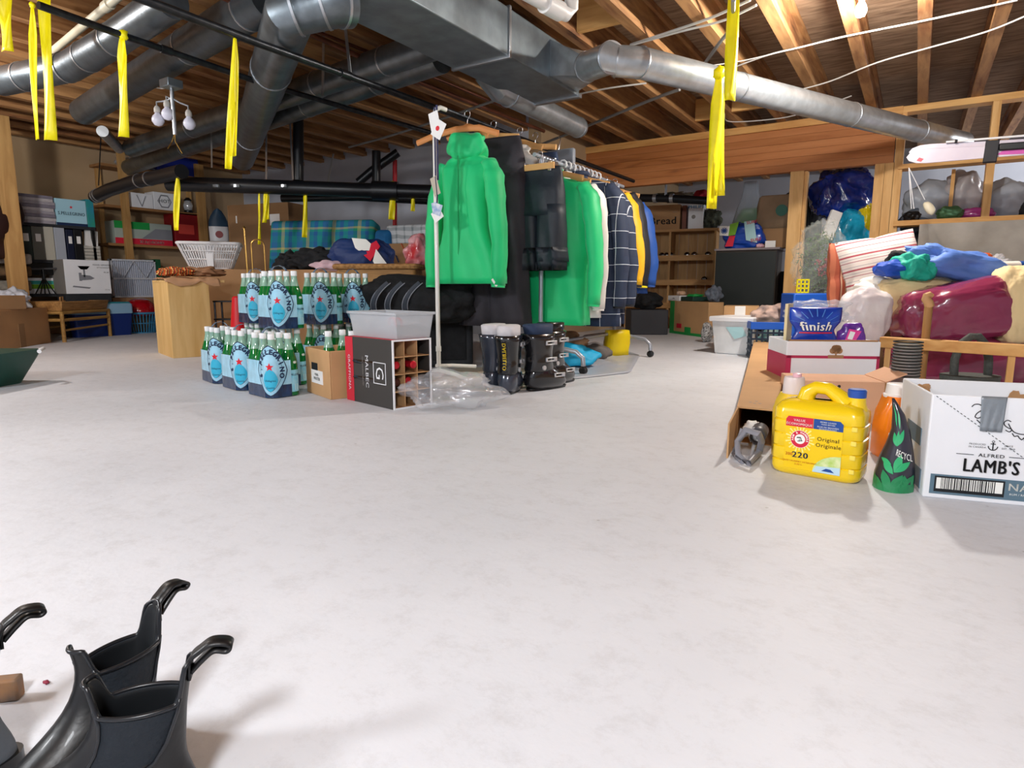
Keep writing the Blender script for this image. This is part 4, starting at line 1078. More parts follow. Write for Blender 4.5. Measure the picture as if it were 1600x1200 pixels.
for px, py, a, s1, s2, ll, tx, lb in b_:
    p = G(px, py); ang = HEAD + R({158: -32, 172: -18, 200: -75, 205: -60}[a])
    # heel stands at the pixel and faces the camera side; toe points away
    h = Vector((0, .085, 0)); rz_ = HEAD + R({158: 155, 172: 165, 200: 130, 205: 135}[a]); h.rotate(Matrix.Rotation(rz_, 3, 'Z'))
    ski_boot(lb, p - h, rz_, s1, s2, ll, tx)
# ---- round rug under the boots
m_rug = mat('beige_braided_rug', 'bfb5a6', .95, bump=.5, bs=60); rc = G(760, 600); 
rg = B().lathe([(.46, 0), (.475, .003), (.475, .008), (.46, .010), (.445, .008), (.40, .009), (.35, .008), (.1, .009), (.01, .009)], 64, (0, 0, 0)).build('round_rug', m_rug, None, SM, loc=rc + Vector((-.12, .16, .0)))
tag(rg, 'round beige rug under the ski boots', 'rug')
# ---- clear crumpled bag on the floor by the wine carton
c = G(705, 635); o = B().blob((0, 0, .075), (.20, .13, .085), 5, .22, 2.2, 5, flat=.003, fine=.07, rot=Matrix.Rotation(HEAD, 3, 'Z')).build('crumpled_plastic_bag', mat('crumpled_clear_film', 'f2f4fa', .08, alpha=.3, bump=1, bs=22, metal=.3), None, FREE, loc=c)
tag(o, 'crumpled clear plastic bag on the floor between wine carton and ski boots', 'plastic bag')
# ---- black sports bags behind the wine carton
def bag(label, c, size, seed, m, rz=0.0, name='sports_bag', flat=0.0, amp=.12, sq=.7, straps=(), cat='bag', strapm=None, fine=.04, sub=5):
    o = thing(name, label, cat, tuple(c), rz)
    B().blob((0, 0, size[2]), size, seed, amp, 1.8, sub, flat=flat, sq=sq, fine=fine).build('bag_body', m, o, FREE)
    for pts, r in straps:
        B().tube([Vector(p) for p in pts], r, 8, flat=.3).build('strap', strapm or m_blkpl, o, SM)
    return o
m_grpipe = mat('grey_webbing', '3c424c', .7); m_greyline = mat('grey_piping', '8a8e98', .6)
c = G(668, 560, .33)
cc = F(650, 492, 4.02)
bx = bag('large black sports bag with grey piped straps above the clear bin', (cc.x, cc.y, .30), (.385, .17, .14), 2, m_blk, HEAD + R(-8), sq=.75)
for i, (x0, x1) in enumerate(((-.22, -.12), (-.13, -.03), (-.02, .08))):
    def cv(x0_, x1_): return [(x0_ + (x1_ - x0_) * t * t, -.12 - .075 * math.sin(t * 2.0 + .4), .08 + .17 * t) for t in [k / 8 for k in range(9)]]
    B().tube(cv(x0, x1), .016, 8, flat=.3).build('strap', m_grpipe, bx, SM)
    B().tube([Vector(q) + Vector((-.017, -.004, 0)) for q in cv(x0, x1)], .0028, 6).build('piping', m_greyline, bx, SM); B().tube([Vector(q) + Vector((.017, -.004, 0)) for q in cv(x0, x1)], .0028, 6).build('piping', m_greyline, bx, SM)
p = F(705, 560, 4.12)
cs = thing('suitcase', 'charcoal suitcase standing behind the white rack pole', 'suitcase', (p.x - .1, p.y + .05, 0), HEAD + R(10))
B().box(-.2, .19, -.1, .1, 0, .42).build('case_body', m_blk2, cs, bevel=.035, seg=4)
B().box(-.15, .14, -.108, -.098, .05, .34).build('front_pocket', m_blk, cs, bevel=.02, seg=3)
B().tube([(-.18, -.104, .3), (-.18, -.108, .38), (.16, -.108, .38), (.17, -.104, .3)], .004, 6).build('zip', m_greyline, cs, SM)
p = F(600, 560, 4.2)
o = bag('black duffel bag low behind the wine carton', (p.x, p.y, 0), (.3, .16, .155), 8, m_blk2, HEAD, sq=.7)
# cap, helmet and white glove bits on top
p = F(716, 455, 4.0); o = B().blob((0, 0, 0), (.075, .06, .045), 3, .2, 2, 4).build('knit_hat', m_blk, None, FREE, loc=(p.x, p.y, .53)); tag(o, 'small black hat with white band on the black sports bag', 'hat')
# ---- floor stuff under the grey rack: grey tarp, blue bag, yellow bag, cardboard
tp = [G(868, 596), G(985, 583), G(1000, 556), G(930, 535), G(870, 548)]
def sheet(label, name, pts, m, z=.004, amp=.012, n=26, cat='tarpaulin'):
    c = sum(pts, Vector()) / len(pts); b = B(); k = len(pts); vs = []; fs = []; rings_ = 12; per = n
    for r_ in range(rings_ + 1):
        t = r_ / rings_
        for i in range(per * k // k * 2):
            a = i / (per * 2) * k; j = int(a); q = pts[j % k].lerp(pts[(j + 1) % k], a - j); p = c.lerp(q, t) - c
            p.z = z + abs(noise.noise(Vector((p.x * 6, p.y * 6, 3)))) * amp * 3 * (1 - t * t * .8)
            vs.append(p)
    m_ = per * 2
    for r_ in range(rings_):
        for i in range(m_): fs.append((r_*m_+i, r_*m_+(i+1) % m_, (r_+1)*m_+(i+1) % m_, (r_+1)*m_+i))
    o = B().add(vs, fs).build(name, m, None, FREE, loc=(c.x, c.y, 0), solid=.002); return tag(o, label, cat)
sheet('grey plastic sheet spread on the floor under the grey rack', 'plastic_sheet', tp, mat('grey_plastic_sheet', 'b4b8c2', .35, bump=.4, bs=14), .004, .012)
c = F(885, 560, 4.15); o = B().blob((0, 0, .07), (.19, .13, .08), 7, .2, 2, 4, flat=.02, fine=.06, rot=Matrix.Rotation(HEAD - .3, 3, 'Z')).build('fabric_bag', mat('turquoise_blue_fabric', '18a8d8', .6, bump=.4, bs=12), None, FREE, loc=(c.x, c.y, .0)); tag(o, 'turquoise blue fabric bag on the floor under the grey rack', 'bag')
c = F(880, 528, 4.5); o = B().blob((0, 0, .09), (.17, .1, .10), 9, .3, 2.5, 4, flat=.0, fine=.15, rot=Matrix.Rotation(HEAD, 3, 'Z')).build('crumpled_paper', mat('brown_wrapping_paper', 'c39670', .8), None, FREE, loc=(c.x, c.y, 0)); tag(o, 'crumpled brown wrapping paper behind the turquoise bag', 'paper')
c = G(963, 556); o = thing('yellow_bag', 'yellow carrier bag standing at the far end of the grey sheet', 'bag', tuple(c), HEAD + .2)
B().rings([[( .085 * (x + .08 * math.sin(z * 30 + x * 4)), y_ * .05, z) for x, y_ in ((-1, -1), (0, -1.2), (1, -1), (1.1, 0), (1, 1), (0, 1), (-1, 1), (-1.1, 0))] for z in (0.0, .05, .1, .16, .2)]).build('bag_body', mat('yellow_carrier_film', 'e8cc10', .4, bump=.5, bs=14), o, FREE)
c = F(930, 533, 4.5); o = B().blob((0, 0, .06), (.12, .09, .06), 12, .2, 2, 3, flat=0).build('folded_cloth', mat('taupe_cloth', '6f6862', .85), None, FREE, loc=(c.x, c.y, 0)); tag(o, 'folded taupe cloth between the turquoise bag and yellow bag', 'cloth')
# ================================================================ RIGHT FOREGROUND GROUP
# ---- yellow detergent jug
jf = Fr((1206, 735), (1357, 757), 604)
jf = Fr((1201, 736), (1341, 761), 602); print('jug', jf.w, jf.h, math.degrees(jf.rz))
JW, JH = jf.w, jf.h * 1.0
m_jug = mat('glossy_yellow_plastic', 'f6d016', .22, coat=.5); m_bcap = mat('blue_plastic_cap', '2450a8', .4)
jug = thing('detergent_jug', 'big yellow detergent jug with blue cap and red round emblem', 'jug', tuple(jf.o), jf.rz)
dj = .125
def rrect(x0, x1, z0, z1, r, n=6):
    out = []
    for cx, cz, a0 in ((x1 - r, z0 + r, -90), (x1 - r, z1 - r, 0), (x0 + r, z1 - r, 90), (x0 + r, z0 + r, 180)):
        for k in range(n + 1): a = R(a0 + 90 * k / n); out.append((cx + r * math.cos(a), cz + r * math.sin(a)))
    return out
bodyh = JH * .855
rs = []
for z, ins in ((0, .012), (.008, .003), (.02, 0), (bodyh * .18, 0), (bodyh * .19, .003), (bodyh * .21, 0), (bodyh * .36, 0), (bodyh * .37, .003), (bodyh * .39, 0), (bodyh * .54, 0), (bodyh * .55, .003), (bodyh * .57, 0), (bodyh * .72, 0), (bodyh * .73, .003), (bodyh * .75, 0), (bodyh * .88, .001), (bodyh * .95, .012), (bodyh * .99, .03), (bodyh, .045)):
    rs.append([(x, y, z) for x, y in rrect(ins, JW - ins, ins, dj - ins, .03)])
B().rings(rs).build('jug_body', m_jug, jug, SM)
pts = [(JW * .30, dj / 2, bodyh * .93), (JW * .33, dj / 2, JH * .93), (JW * .42, dj / 2, JH * .985), (JW * .55, dj / 2, JH * .98), (JW * .68, dj / 2, JH * .90), (JW * .76, dj / 2, bodyh * .96)]
B().tube([Vector(p) for p in pts], [.026, .022, .018, .018, .021, .03], 18).build('handle', m_jug, jug, SM)
B().lathe([(.03, -.02), (.024, 0), (.022, .018)], 24, (JW * .86, dj / 2, bodyh)).build('neck', m_jug, jug, SM)
b = B(); n = 40; prof = [(.022, .012), (.023, .013), (.023, .032), (.020, .035)]; b.lathe(prof, n, (JW * .86, dj / 2, bodyh + .003)); b.build('blue_cap', m_bcap, jug, SM)
b = B()
for k in range(4): b.box(JW * .885, JW * .945, -.0012, .002, bodyh * (.14 + .18 * k), bodyh * (.20 + .18 * k))
b.build('grip_rib', mat('pale_yellow_plastic', 'f8e060', .3), jug, bevel=.002)
m_lblue = mat('label_blue', '1a4a98', .4); m_lred = mat('label_red', 'd8203c', .4); m_lyel = mat('label_yellow', 'f7cf10', .35); m_lpale = mat('label_pale_yellow', 'fbf08a', .35); m_lwh = mat('label_white', 'f6f6f0', .35); m_brown = mat('brown_ink', '5a3a20', .5)
lx0, lx1, lz0, lz1 = JW * .17, JW * .80, bodyh * .10, bodyh * .79
lab = B().prism([(lx0, lz0), (lx1, lz0), (lx1, lz1), (lx0, lz1)], -.0015, 0).build('label', m_lyel, jug)
lm = (lx0 + lx1) / 2 - .002; bz = bodyh * .66
B().prism([(lx0, bz), (lm, bz), (lm, lz1), (lx0 + .006, lz1), (lx0, lz1 - .008)], -.0022, -.0015).build('label_banner', m_lred, lab)
B().prism([(lm + .001, bz), (lx1, bz), (lx1, lz1 - .008), (lx1 - .008, lz1), (lm + .001, lz1)], -.0022, -.0015).build('label_banner', m_lblue, lab)
lettering([('VALUE', (lx0 + lm) / 2, lz1 - .010, .0095), ('ÉCONOMIQUE', (lx0 + lm) / 2, lz1 - .0205, .0095)], 0, 0, 0, m_lwh, lab, -.0026, .03)
lettering([('MORE LOADS', (lx1 + lm) / 2, lz1 - .007, .006), ('THAN BEFORE', (lx1 + lm) / 2, lz1 - .013, .005), ('PLUS DE BRASSÉES', (lx1 + lm) / 2, lz1 - .0205, .006), ("QU'AUPARAVANT", (lx1 + lm) / 2, lz1 - .026, .005)], 0, 0, 0, m_lwh, lab, -.0026, .03)
ex, ez, er = lx0 + (lx1 - lx0) * .27, bodyh * .50, JW * .108
b = B()
for k in range(24):
    a = 2 * math.pi * k / 24; l_ = er * (1.55 if k % 2 else 1.3)
    b.add([(ex + er * .8 * math.cos(a - .04), -.002, ez + er * .8 * math.sin(a - .04)), (ex + l_ * math.cos(a - .06), -.002, ez + l_ * math.sin(a - .06)), (ex + l_ * math.cos(a + .06), -.002, ez + l_ * math.sin(a + .06)), (ex + er * .8 * math.cos(a + .04), -.002, ez + er * .8 * math.sin(a + .04))], [(0, 1, 2, 3)])
b.build('sunburst_print', m_lpale, lab)
def disc(b, x, z, r, y, n=32): b.add([(x + r * math.cos(2 * math.pi * k / n), y, z + r * math.sin(2 * math.pi * k / n)) for k in range(n)], [tuple(range(n))]); return b
em = disc(B(), ex, ez, er, -.0024).build('round_emblem', m_lwh, lab)
disc(B(), ex, ez, er * .96, -.0026).build('emblem_ring', m_lred, lab)
disc(B(), ex, ez, er * .55, -.0028).build('emblem_centre', m_lwh, lab)
b = B()
def arc_text(b, word, cx, cz, r, size, a0, a1, y, up=True, bold=.03):
    for i, chh in enumerate(word):
        a = R(a0 + (a1 - a0) * (i + .5) / len(word)); v, fc = text_mesh(chh, size, bold); rot = a - math.pi / 2 if up else a + math.pi / 2; c, s_ = math.cos(rot), math.sin(rot)
        b.add([(cx + r * math.cos(a) + x * c - z * s_, y, cz + r * math.sin(a) + x * s_ + z * c) for x, _, z in v], fc)
    return b
arc_text(b, 'ARM & HAMMER', ex, ez, er * .76, er * .3, 200, -20, -.003); b.build('lettering', m_lwh, lab)
b = B(); r_ = er * .4
b.M = Matrix.Translation((ex, -.003, ez)); b.beam((-r_ * .8, 0, r_ * .4), (r_ * .2, 0, r_ * .5), r_ * .2, r_ * .25, up=(0, 0, 1)); b.beam((r_ * .2, 0, r_ * .5), (r_ * .5, 0, -r_ * .5), .001, r_ * .3); b.beam((-r_ * .6, 0, -r_ * .6), (r_ * .7, 0, -r_ * .35), .001, r_ * .16); b.beam((-r_ * .1, 0, r_ * .1), (-r_ * .1, 0, -r_ * .7), .001, r_ * .14)
b.build('emblem_hammer_print', m_ink, lab)
lettering([('Original', lx0 + (lx1 - lx0) * .76, bodyh * .535, .0155), ('Originale', lx0 + (lx1 - lx0) * .77, bodyh * .455, .0155)], 0, 0, 0, m_brown, lab, -.0024, .015, .95)
lettering([('220', lx0 + (lx1 - lx0) * .29, bodyh * .285, .023, 1.15)], 0, 0, 0, m_navyink, lab, -.0024, .04)
lettering([('200', lx0 + (lx1 - lx0) * .09, bodyh * .287, .012)], 0, 0, 0, mat('orange_ink', 'd86a20', .5), lab, -.0024, .03)
lettering([('LIQUID LAUNDRY DETERGENT', lx0 + (lx1 - lx0) * .27, bodyh * .20, .0062), ('5.03 L', lx0 + (lx1 - lx0) * .27, bodyh * .165, .007)], 0, 0, 0, mat('orange_ink', 'd86a20', .5), lab, -.0024, .01)
b = B(); pts = [(lx1, -.0022, lz0)] + [(lx1 - JW * .30 * math.cos(t_ * math.pi / 16), -.0022, lz0 + bodyh * .24 * math.sin(t_ * math.pi / 16)) for t_ in range(9)]
b.add(pts, [tuple(range(len(pts)))]); b.build('corner_print', mat('pale_green_print', 'b8d870', .4, col2='e8f0c0', vs=40), lab)
b = B(); pts = [(lx1, -.0026, lz0), (lx1 - JW * .30, -.0026, lz0), (lx1 - JW * .26, -.0026, lz0 + bodyh * .08), (lx1, -.0026, lz0 + bodyh * .10)]; b.add(pts, [(0, 1, 2, 3)]); b.build('corner_print', mat('pale_blue_print2', 'c0e0f0', .4), lab)
b = B(); b.add([(lx1 - JW * .2, -.003, lz0 + .006), (lx1 - JW * .06, -.003, lz0 + .005), (lx1 - JW * .1, -.003, lz0 + .013), (lx1 - JW * .15, -.003, lz0 + .014)], [(0, 1, 2, 3)]); b.build('corner_print', m_lblue, lab)
# ---- bottle with clear cap behind the jug
p = G(1233, 712); o = thing('softener_bottle', 'clear-capped yellow bottle standing behind the left shoulder of the yellow jug', 'bottle', tuple(p), HEAD)
B().rings([[(x, y, z) for x, y in rrect(-w2, w2, -.04, .04, .03)] for z, w2 in ((0, .05), (.15, .055), (.18, .045), (.2, .034))]).build('bottle_body', mat('pale_yellow_liquid', 'f4cc3a', .2, coat=.5), o, SM)
B().lathe([(.03, .198), (.032, .2), (.030, .245), (.028, .25)], 24).build('clear_cap', mat('frosted_clear_cap', 'f4eaea', .25, alpha=.75), o, SM)
B().lathe([(.012, .235), (.013, .26), (.008, .262)], 12, (.008, 0, 0)).build('cap_nub', mat('pale_pink_plastic', 'e8b8c4', .4), o, SM)
# ---- orange detergent bottle
m_or = mat('orange_plastic', 'f58418', .25, coat=.4)
p = G(1405, 712); o = thing('detergent_bottle', 'orange detergent bottle with a big white cap behind the dark leafy pouch', 'bottle', tuple(p), HEAD - .1)
hO = ztop(600, p); print('orange', hO)
B().rings([[(x + sx, y, z) for x, y in rrect(-w2, w2, -.045, .045, .03)] for z, w2, sx in ((0, .074, 0), (.01, .08, 0), (hO * .4, .08, 0), (hO * .62, .075, 0), (hO * .74, .058, -.006), (hO * .80, .04, -.02), (hO * .84, .036, -.022))]).build('bottle_body', m_or, o, SM)
B().tube([(.03, -.0, hO * .74), (.068, 0, hO * .64), (.078, 0, hO * .45), (.07, 0, hO * .25)], [.018, .019, .018, .018], 12).build('handle', m_or, o, SM)
B().lathe([(.04, hO * .82), (.041, hO * .83), (.041, hO * .86), (.036, hO * .865), (.033, hO), (.030, hO * 1.005)], 28, (-.02, 0, 0)).build('white_cap', mat('white_translucent_cap', 'f3f0ee', .35), o, SM)
B().prism([(-.06, .05), (.0, .05), (.0, hO * .36), (-.03, hO * .42), (-.06, hO * .36)], -.0465, -.0455).build('label', m_lwh, o)
# ---- dark leafy pouch
pf = Fr((1363, 757), (1424, 768), 620); print('pouch', pf.w, pf.h)
m_pou = mat('dark_plum_film', '33303c', .3, coat=.4, bump=.3, bs=8); m_leaf = mat('green_leaf_print', '1f8a54', .3, coat=.4); m_leaf2 = mat('light_green_leaf_print', '2fb070', .3, coat=.4)
po = thing('leafy_pouch', 'dark stand-up pouch with green leaf print between the jug and the white carton', 'pouch', tuple(pf.o), pf.rz)
PW, PH = pf.w * 1.05, pf.h
def pz(u, z):
    """half width and sway of the pouch at height fraction z"""
    return None
def outl(t):       # t height 0..1 -> (x0, x1)
    x0 = [0, .02, .10, .24, .36, .34, .30][min(int(t * 6), 6)]; x1 = [1, 1.0, .97, .90, .80, .66, .42][min(int(t * 6), 6)]
    i = min(int(t * 6), 5); f = t * 6 - i
    L0 = [0, .02, .10, .24, .34, .33, .29]; L1 = [1.0, 1.0, .96, .88, .78, .62, .34]
    return (L0[i] * (1 - f) + L0[i + 1] * f) * PW, (L1[i] * (1 - f) + L1[i + 1] * f) * PW
def pfront(u, t):
    x0, x1 = outl(t); d_ = .045 * (1 - t) ** .8 * math.sin(math.pi * min(max(u, 0), 1)) ** .6
    return Vector((x0 + (x1 - x0) * u, -d_, PH * t))
b = B().grid(lambda u, v: pfront(u, v), 14, 18); b.grid(lambda u, v: (lambda q: Vector((q.x, -q.y * .8, q.z)))(pfront(u, v)), 14, 18)
b.build('pouch_body', m_pou, po, FREE, solid=.001)
def leafs(lst, m, nm):
    b = B()
    for u, t, L_, W_, a in lst:
        n = 8; pts = []; c, s_ = math.cos(R(a)), math.sin(R(a))
        loop = [(L_ * k / n, W_ * math.sin(math.pi * k / n)) for k in range(n + 1)] + [(L_ * k / n, -W_ * math.sin(math.pi * k / n)) for k in range(n - 1, 0, -1)]
        for x, z in loop:
            uu = min(max(u + (x * c - z * s_) / PW, .01), .99); tt = min(max(t + (x * s_ + z * c) / PH, .005), .99); q = pfront(uu, tt); pts.append(q + Vector((0, -.0035, 0)))
        mid = [i for i in range(n + 1)]
        k0 = len(b.v); b.v += pts
        N_ = len(pts)
        for i in range(n):
            t_i = k0 + i; t_j = k0 + i + 1; b_i = k0 + (N_ - i) % N_; b_j = k0 + (N_ - i - 1) % N_
            if i == 0: b.f.append((t_i, t_j, b_j)); b.mi.append(0)
            elif i == n - 1: b.f.append((t_i, t_j, b_i)); b.mi.append(0)
            else: b.f.append((t_i, t_j, b_j, b_i)); b.mi.append(0)
    return b.build(nm, m, po, FREE)
leafs([(.5, .02, .05, .010, 60), (.5, .02, .055, .011, 115), (.52, .05, .05, .009, 30), (.35, .02, .05, .009, 140), (.7, .02, .06, .010, 50), (.8, .03, .04, .008, 90), (.15, .03, .05, .008, 120), (.2, .01, .06, .01, 165), (.75, .0, .05, .012, 15)], m_leaf, 'leaf_print')
leafs([(.55, .22, .05, .010, 75), (.55, .22, .045, .009, 40), (.54, .2, .045, .009, 135), (.5, .5, .05, .009, 60), (.48, .5, .04, .008, 120), (.5, .5, .04, .007, 90), (.4, .7, .06, .006, 95), (.55, .68, .05, .006, 80), (.45, .3, .035, .006, 160)], m_leaf2, 'leaf_print')
b = B().grid(lambda u, v: pfront(u, v * .085) + Vector((0, -.003, 0)), 12, 2); b.build('green_base_band', m_leaf, po, FREE)
b = B(); put_text(b, 'RECYCLE', .78, .40, .10, 0, .02, 1.2, R(-8), lambda p: pfront(min(p[0], .97), p[2]) + Vector((0, -.004, 0)) if True else p)
b.v = [Vector(v) for v in b.v]; b.build('lettering', m_lwh, po)
# ---- white rum carton
lf = Fr((1441, 776), (1605, 792), 616); print('lambs', lf.w, lf.h, math.degrees(lf.rz))
lw = .40; lh = ztop(616, lf.o)
lf.rz = math.atan2((G(1598, 791) - lf.o).y, (G(1598, 791) - lf.o).x); lw = .345
lf.w = lw; lf.h = lh * 1.0
lc = carton('rum_carton', 'open white carton with rum lettering and grey tape at the right edge', lf, .30, m_whitebd, True)
m_steel = mat('slate_blue_print', '5d7888', .5)
LX = .0
bnd = B().box(.013, lw, -.0016, 0, .012, .062).build('blue_band', m_steel, lc)
B().box(.022, .168, -.0022, -.0016, .018, .058).build('barcode_frame', m_ink, lc)
B().box(.026, .164, -.0026, -.0022, .026, .054).build('barcode_field', m_lwh, lc)
rnd = random.Random(4); b = B(); x = .036
while x < .150:
    w_ = rnd.choice((.0012, .002, .003)); b.box(x, x + w_, -.003, -.0026, .026, .054); x += w_ + rnd.choice((.0012, .002, .0026))
b.build('barcode', m_ink, lc)
lettering([('0 80432 11342 5', .105, .0225, .008)], 0, 0, 0, m_ink, lc, -.003, 0)
lettering([('NAVY', .214, .044, .026, 1.1)], 0, 0, 0, m_lwh, lc, -.003, .02); lettering([('RUM / RHUM', .200, .027, .007)], 0, 0, 0, m_lwh, lc, -.003, 0)
lettering([("LAMB'S", .135, .090, .046, .74)], 0, 0, 0, mat('black_ink', '16181c'), lc, -.0025, .022)
b = B(); put_text(b, "LAMB'S", .1365, .0885, .046, -.0018, .022, .74); b.build('lettering_shadow', m_greybd, lc)
lettering([('ALFRED', .134, .118, .012, 1.2)], 0, 0, 0, m_ink, lc, -.002, .02)
B().box(.062, .098, -.0018, 0, .1175, .1185).build('printed_rule', m_ink, lc); B().box(.170, .215, -.0018, 0, .1175, .1185).build('printed_rule', m_ink, lc)
b = B(); ax_, az = .135, .143
b.box(ax_ - .001, ax_ + .001, -.002, 0, az - .010, az + .008); b.box(ax_ - .005, ax_ + .005, -.002, 0, az + .004, az + .0055); b.tube([(ax_ + .0025 * math.cos(a), -.001, az + .0105 + .0025 * math.sin(a)) for a in [k * math.pi / 5 for k in range(10)]], .0006, 4, closed=True)
b.tube([(ax_ + .0095 * math.cos(a), -.001, az - .001 + .0095 * math.sin(a)) for a in [math.pi + k * math.pi / 10 for k in range(11)]], .0011, 5); b.build('anchor_print', m_ink, lc)
lettering([('PRODUCED', .103, .145, .006), ('IN CANADA', .103, .138, .006), ('SINCE', .166, .145, .006), ('EST. 1849', .166, .138, .006)], 0, 0, 0, m_ink, lc, -.002, 0)
lettering([('12 x 750', .236, .236, .024, .85)], 0, 0, 0, m_ink, lc, -.002, .03, .8)
# script signature, drawn as strokes
def stroke(pts, r=.0011):
    P = [Vector((x, -.001, z)) for x, z in pts]; sm = []
    for i in range(len(P) - 1):
        a_ = P[max(i - 1, 0)]; b2_ = P[i]; c_ = P[i + 1]; d_ = P[min(i + 2, len(P) - 1)]
        for k in range(5):
            t = k / 5; sm.append(.5 * ((2 * b2_) + (c_ - a_) * t + (2 * a_ - 5 * b2_ + 4 * c_ - d_) * t * t + (3 * b2_ - a_ - 3 * c_ + d_) * t ** 3))
    sm.append(P[-1]); return sm
b = B()
for st_ in ([(.083, .236), (.088, .242), (.097, .243), (.104, .238), (.104, .230), (.098, .224), (.094, .219), (.092, .212), (.098, .209), (.106, .214)], [(.096, .205), (.103, .198), (.110, .192)],
            [(.165, .205), (.158, .208), (.152, .203), (.153, .196), (.160, .190), (.168, .186), (.164, .180), (.156, .184)], [(.160, .200), (.168, .186), (.176, .179), (.19, .176), (.203, .178)], [(.170, .177), (.175, .170), (.181, .172), (.184, .168), (.190, .163), (.194, .168), (.196, .160), (.201, .158), (.206, .166), (.203, .156), (.209, .152), (.214, .160), (.208, .148)]):
    b.tube(stroke(st_), .0011, 5)
b.build('signature_print', m_ink, lc)
b = B(); n = 34
for k in range(n):
    t0 = k / n; t1 = t0 + .5 / n; b.beam((.008 + .26 * t0, -.001, lh * .985 - .19 * t0), (.008 + .26 * t1, -.001, lh * .985 - .19 * t1), .001, .0014)
b.build('dashed_print', m_ink, lc)
b = B().grid(lambda u, v: Vector((.100 + .052 * u + .004 * v * (1 - 2 * u), -.003 - .003 * abs(math.sin(u * 9 + v * 3)) * v, lh + .002 - .085 * v)), 16, 8)
b.build('grey_tape', mat('silver_grey_tape', '8f979e', .35, .4, bump=.4, bs=20), lc, FREE, solid=.001)
B().blob((.05, .291, lh - .025), (.018, .002, .010), 3, .5, 2, 3).build('torn_patch', m_kraft2, lc); B().blob((.27, .291, lh - .06), (.025, .002, .03), 5, .6, 2, 3).build('torn_patch', m_kraft2, lc)
b = B(); b.box(-.0014, 0, .06, .2, lh * .45, lh * .62); b.box(-.0014, 0, .03, .27, .012, .062); b.build('side_print', m_steel, lc)
# ---- crimson and white box with tree mark, stack behind the jug
tf = Fr((1225, 635), (1371, 640), 522); tf.h = .2
p = F(1226, 600, 2.75)
m_crim = mat('crimson_print', 'b82a54', .5)
tf.o = Vector((p.x, p.y, 0)); q = F(1371, 600, 2.70); d = q - p; tf.w = math.hypot(d.x, d.y); tf.rz = math.atan2(d.y, d.x); tf.h = ztop(533, tf.o)
print('treebox', tf.w, tf.h)
tb = carton('tree_carton', 'white and crimson open carton with a brown tree emblem behind the yellow jug', tf, .30, m_whitebd, True, mi=m_kin)
W_, H_ = tf.w, tf.h
b = B(); zt_ = H_ - .062; b.box(0, W_, -.0015, 0, zt_ - .012, zt_); b.box(0, .02, -.0015, 0, 0, zt_); b.box(W_ - .012, W_, -.0015, 0, 0, zt_); b.box(-.0015, 0, 0, .3, 0, zt_); b.build('crimson_band', m_crim, tb)
m_tree = mat('brown_print', 'a8805a', .6)
b = B()
for x, z, r in ((0, .028, .020), (-.014, .022, .013), (.014, .022, .013), (-.007, .034, .013), (.008, .034, .013)): disc(b, W_ * .53 + x, zt_ + z, r, -.0018, 16)
b.box(W_ * .53 - .003, W_ * .53 + .003, -.002, -.001, zt_ - .002, zt_ + .014); b.prism([(W_ * .53 - .032, zt_ - .010), (W_ * .53 + .032, zt_ - .010), (W_ * .53 + .032, zt_ + .003), (W_ * .53 - .032, zt_ + .003)], -.002, 0)
b.build('tree_emblem', m_tree, tb)
B().box(.01, W_ - .01, .006, .02, H_ - .003, H_ + .006).build('inner_flap', m_kin, tb)
# kraft box in front of it, with printed marks
q0 = F(1238, 640, 2.42); q1 = F(1380, 640, 2.36)
kf = Fr((1238, 700), (1380, 700), 585); kf.o = Vector((q0.x, q0.y, 0)); d = q1 - q0; kf.w = math.hypot(d.x, d.y); kf.rz = math.atan2(d.y, d.x); kf.h = ztop(594, kf.o); print('kraft2', kf.w, kf.h)
k2 = carton('kraft_carton', 'pinkish kraft carton between the yellow jug and the tree-emblem carton', kf, .22, mat('pinkish_cardboard', 'd9a987', .8, var=.05), False, flaps=(('r', 25, .08),))
b = B(); disc(b, kf.w * .5, kf.h * .88, .006, -.001, 12); disc(b, .03, kf.h * .80, .005, -.001, 12); disc(b, .03, kf.h * .74, .006, -.001, 12); b.build('black_print', m_ink, k2)
b = B(); b.add([(kf.w * .42, -.001, kf.h * .78), (kf.w * .52, -.001, kf.h * .78), (kf.w * .52, -.001, kf.h * .71)], [(0, 1, 2)]); b.build('blue_print', m_navyink, k2)
# ---- items in the tree box
Mt = Matrix.Translation(tf.o) @ Matrix.Rotation(tf.rz, 4, 'Z')
def at_t(x, y, z): return Mt @ Vector((x, y, z))
# inner cream carton leaf (upright flap) at the left
o = B().box(0, .012, 0, .10, 0, .20).build('carton_sleeve', mat('cream_board', 'ead9a8', .6), None, None, loc=at_t(.01, .10, H_ - .04), rz=tf.rz - .5); tag(o, 'cream cardboard sleeve upright at the left inside the tree-emblem carton', 'box')
fb_ = thing('tablet_pouch', 'glossy blue dishwasher tablet pouch with white finish lettering', 'pouch', tuple(at_t(W_ * .36, .09, H_ - .03)), tf.rz)
FW, FH = .165, .175
m_blu = mat('glossy_blue_film', '1040b4', .2, coat=.7, var=.25, vs=9, bump=.3, bs=9)
def ffront(u, v):
    k = 1 - .22 * math.exp(-((v - .42) / .16) ** 2) - .12 * (v < .25) * (1 - v * 4) * 0; k *= (.86 + .14 * min(1, v * 1.6))
    x = (u - .5) * 2 * FW * .5 * 1.35 * k; th = .03 * math.sin(math.pi * u) ** .7 * math.sin(math.pi * min(1, v * .9 + .08)) ** .5
    return Vector((x, -th, FH * v))
b = B().grid(ffront, 18, 16); b.grid(lambda u, v: (lambda q: Vector((q.x, -q.y * .6, q.z)))(ffront(u, v)), 18, 16); b.build('pouch_body', m_blu, fb_, FREE, solid=.001)
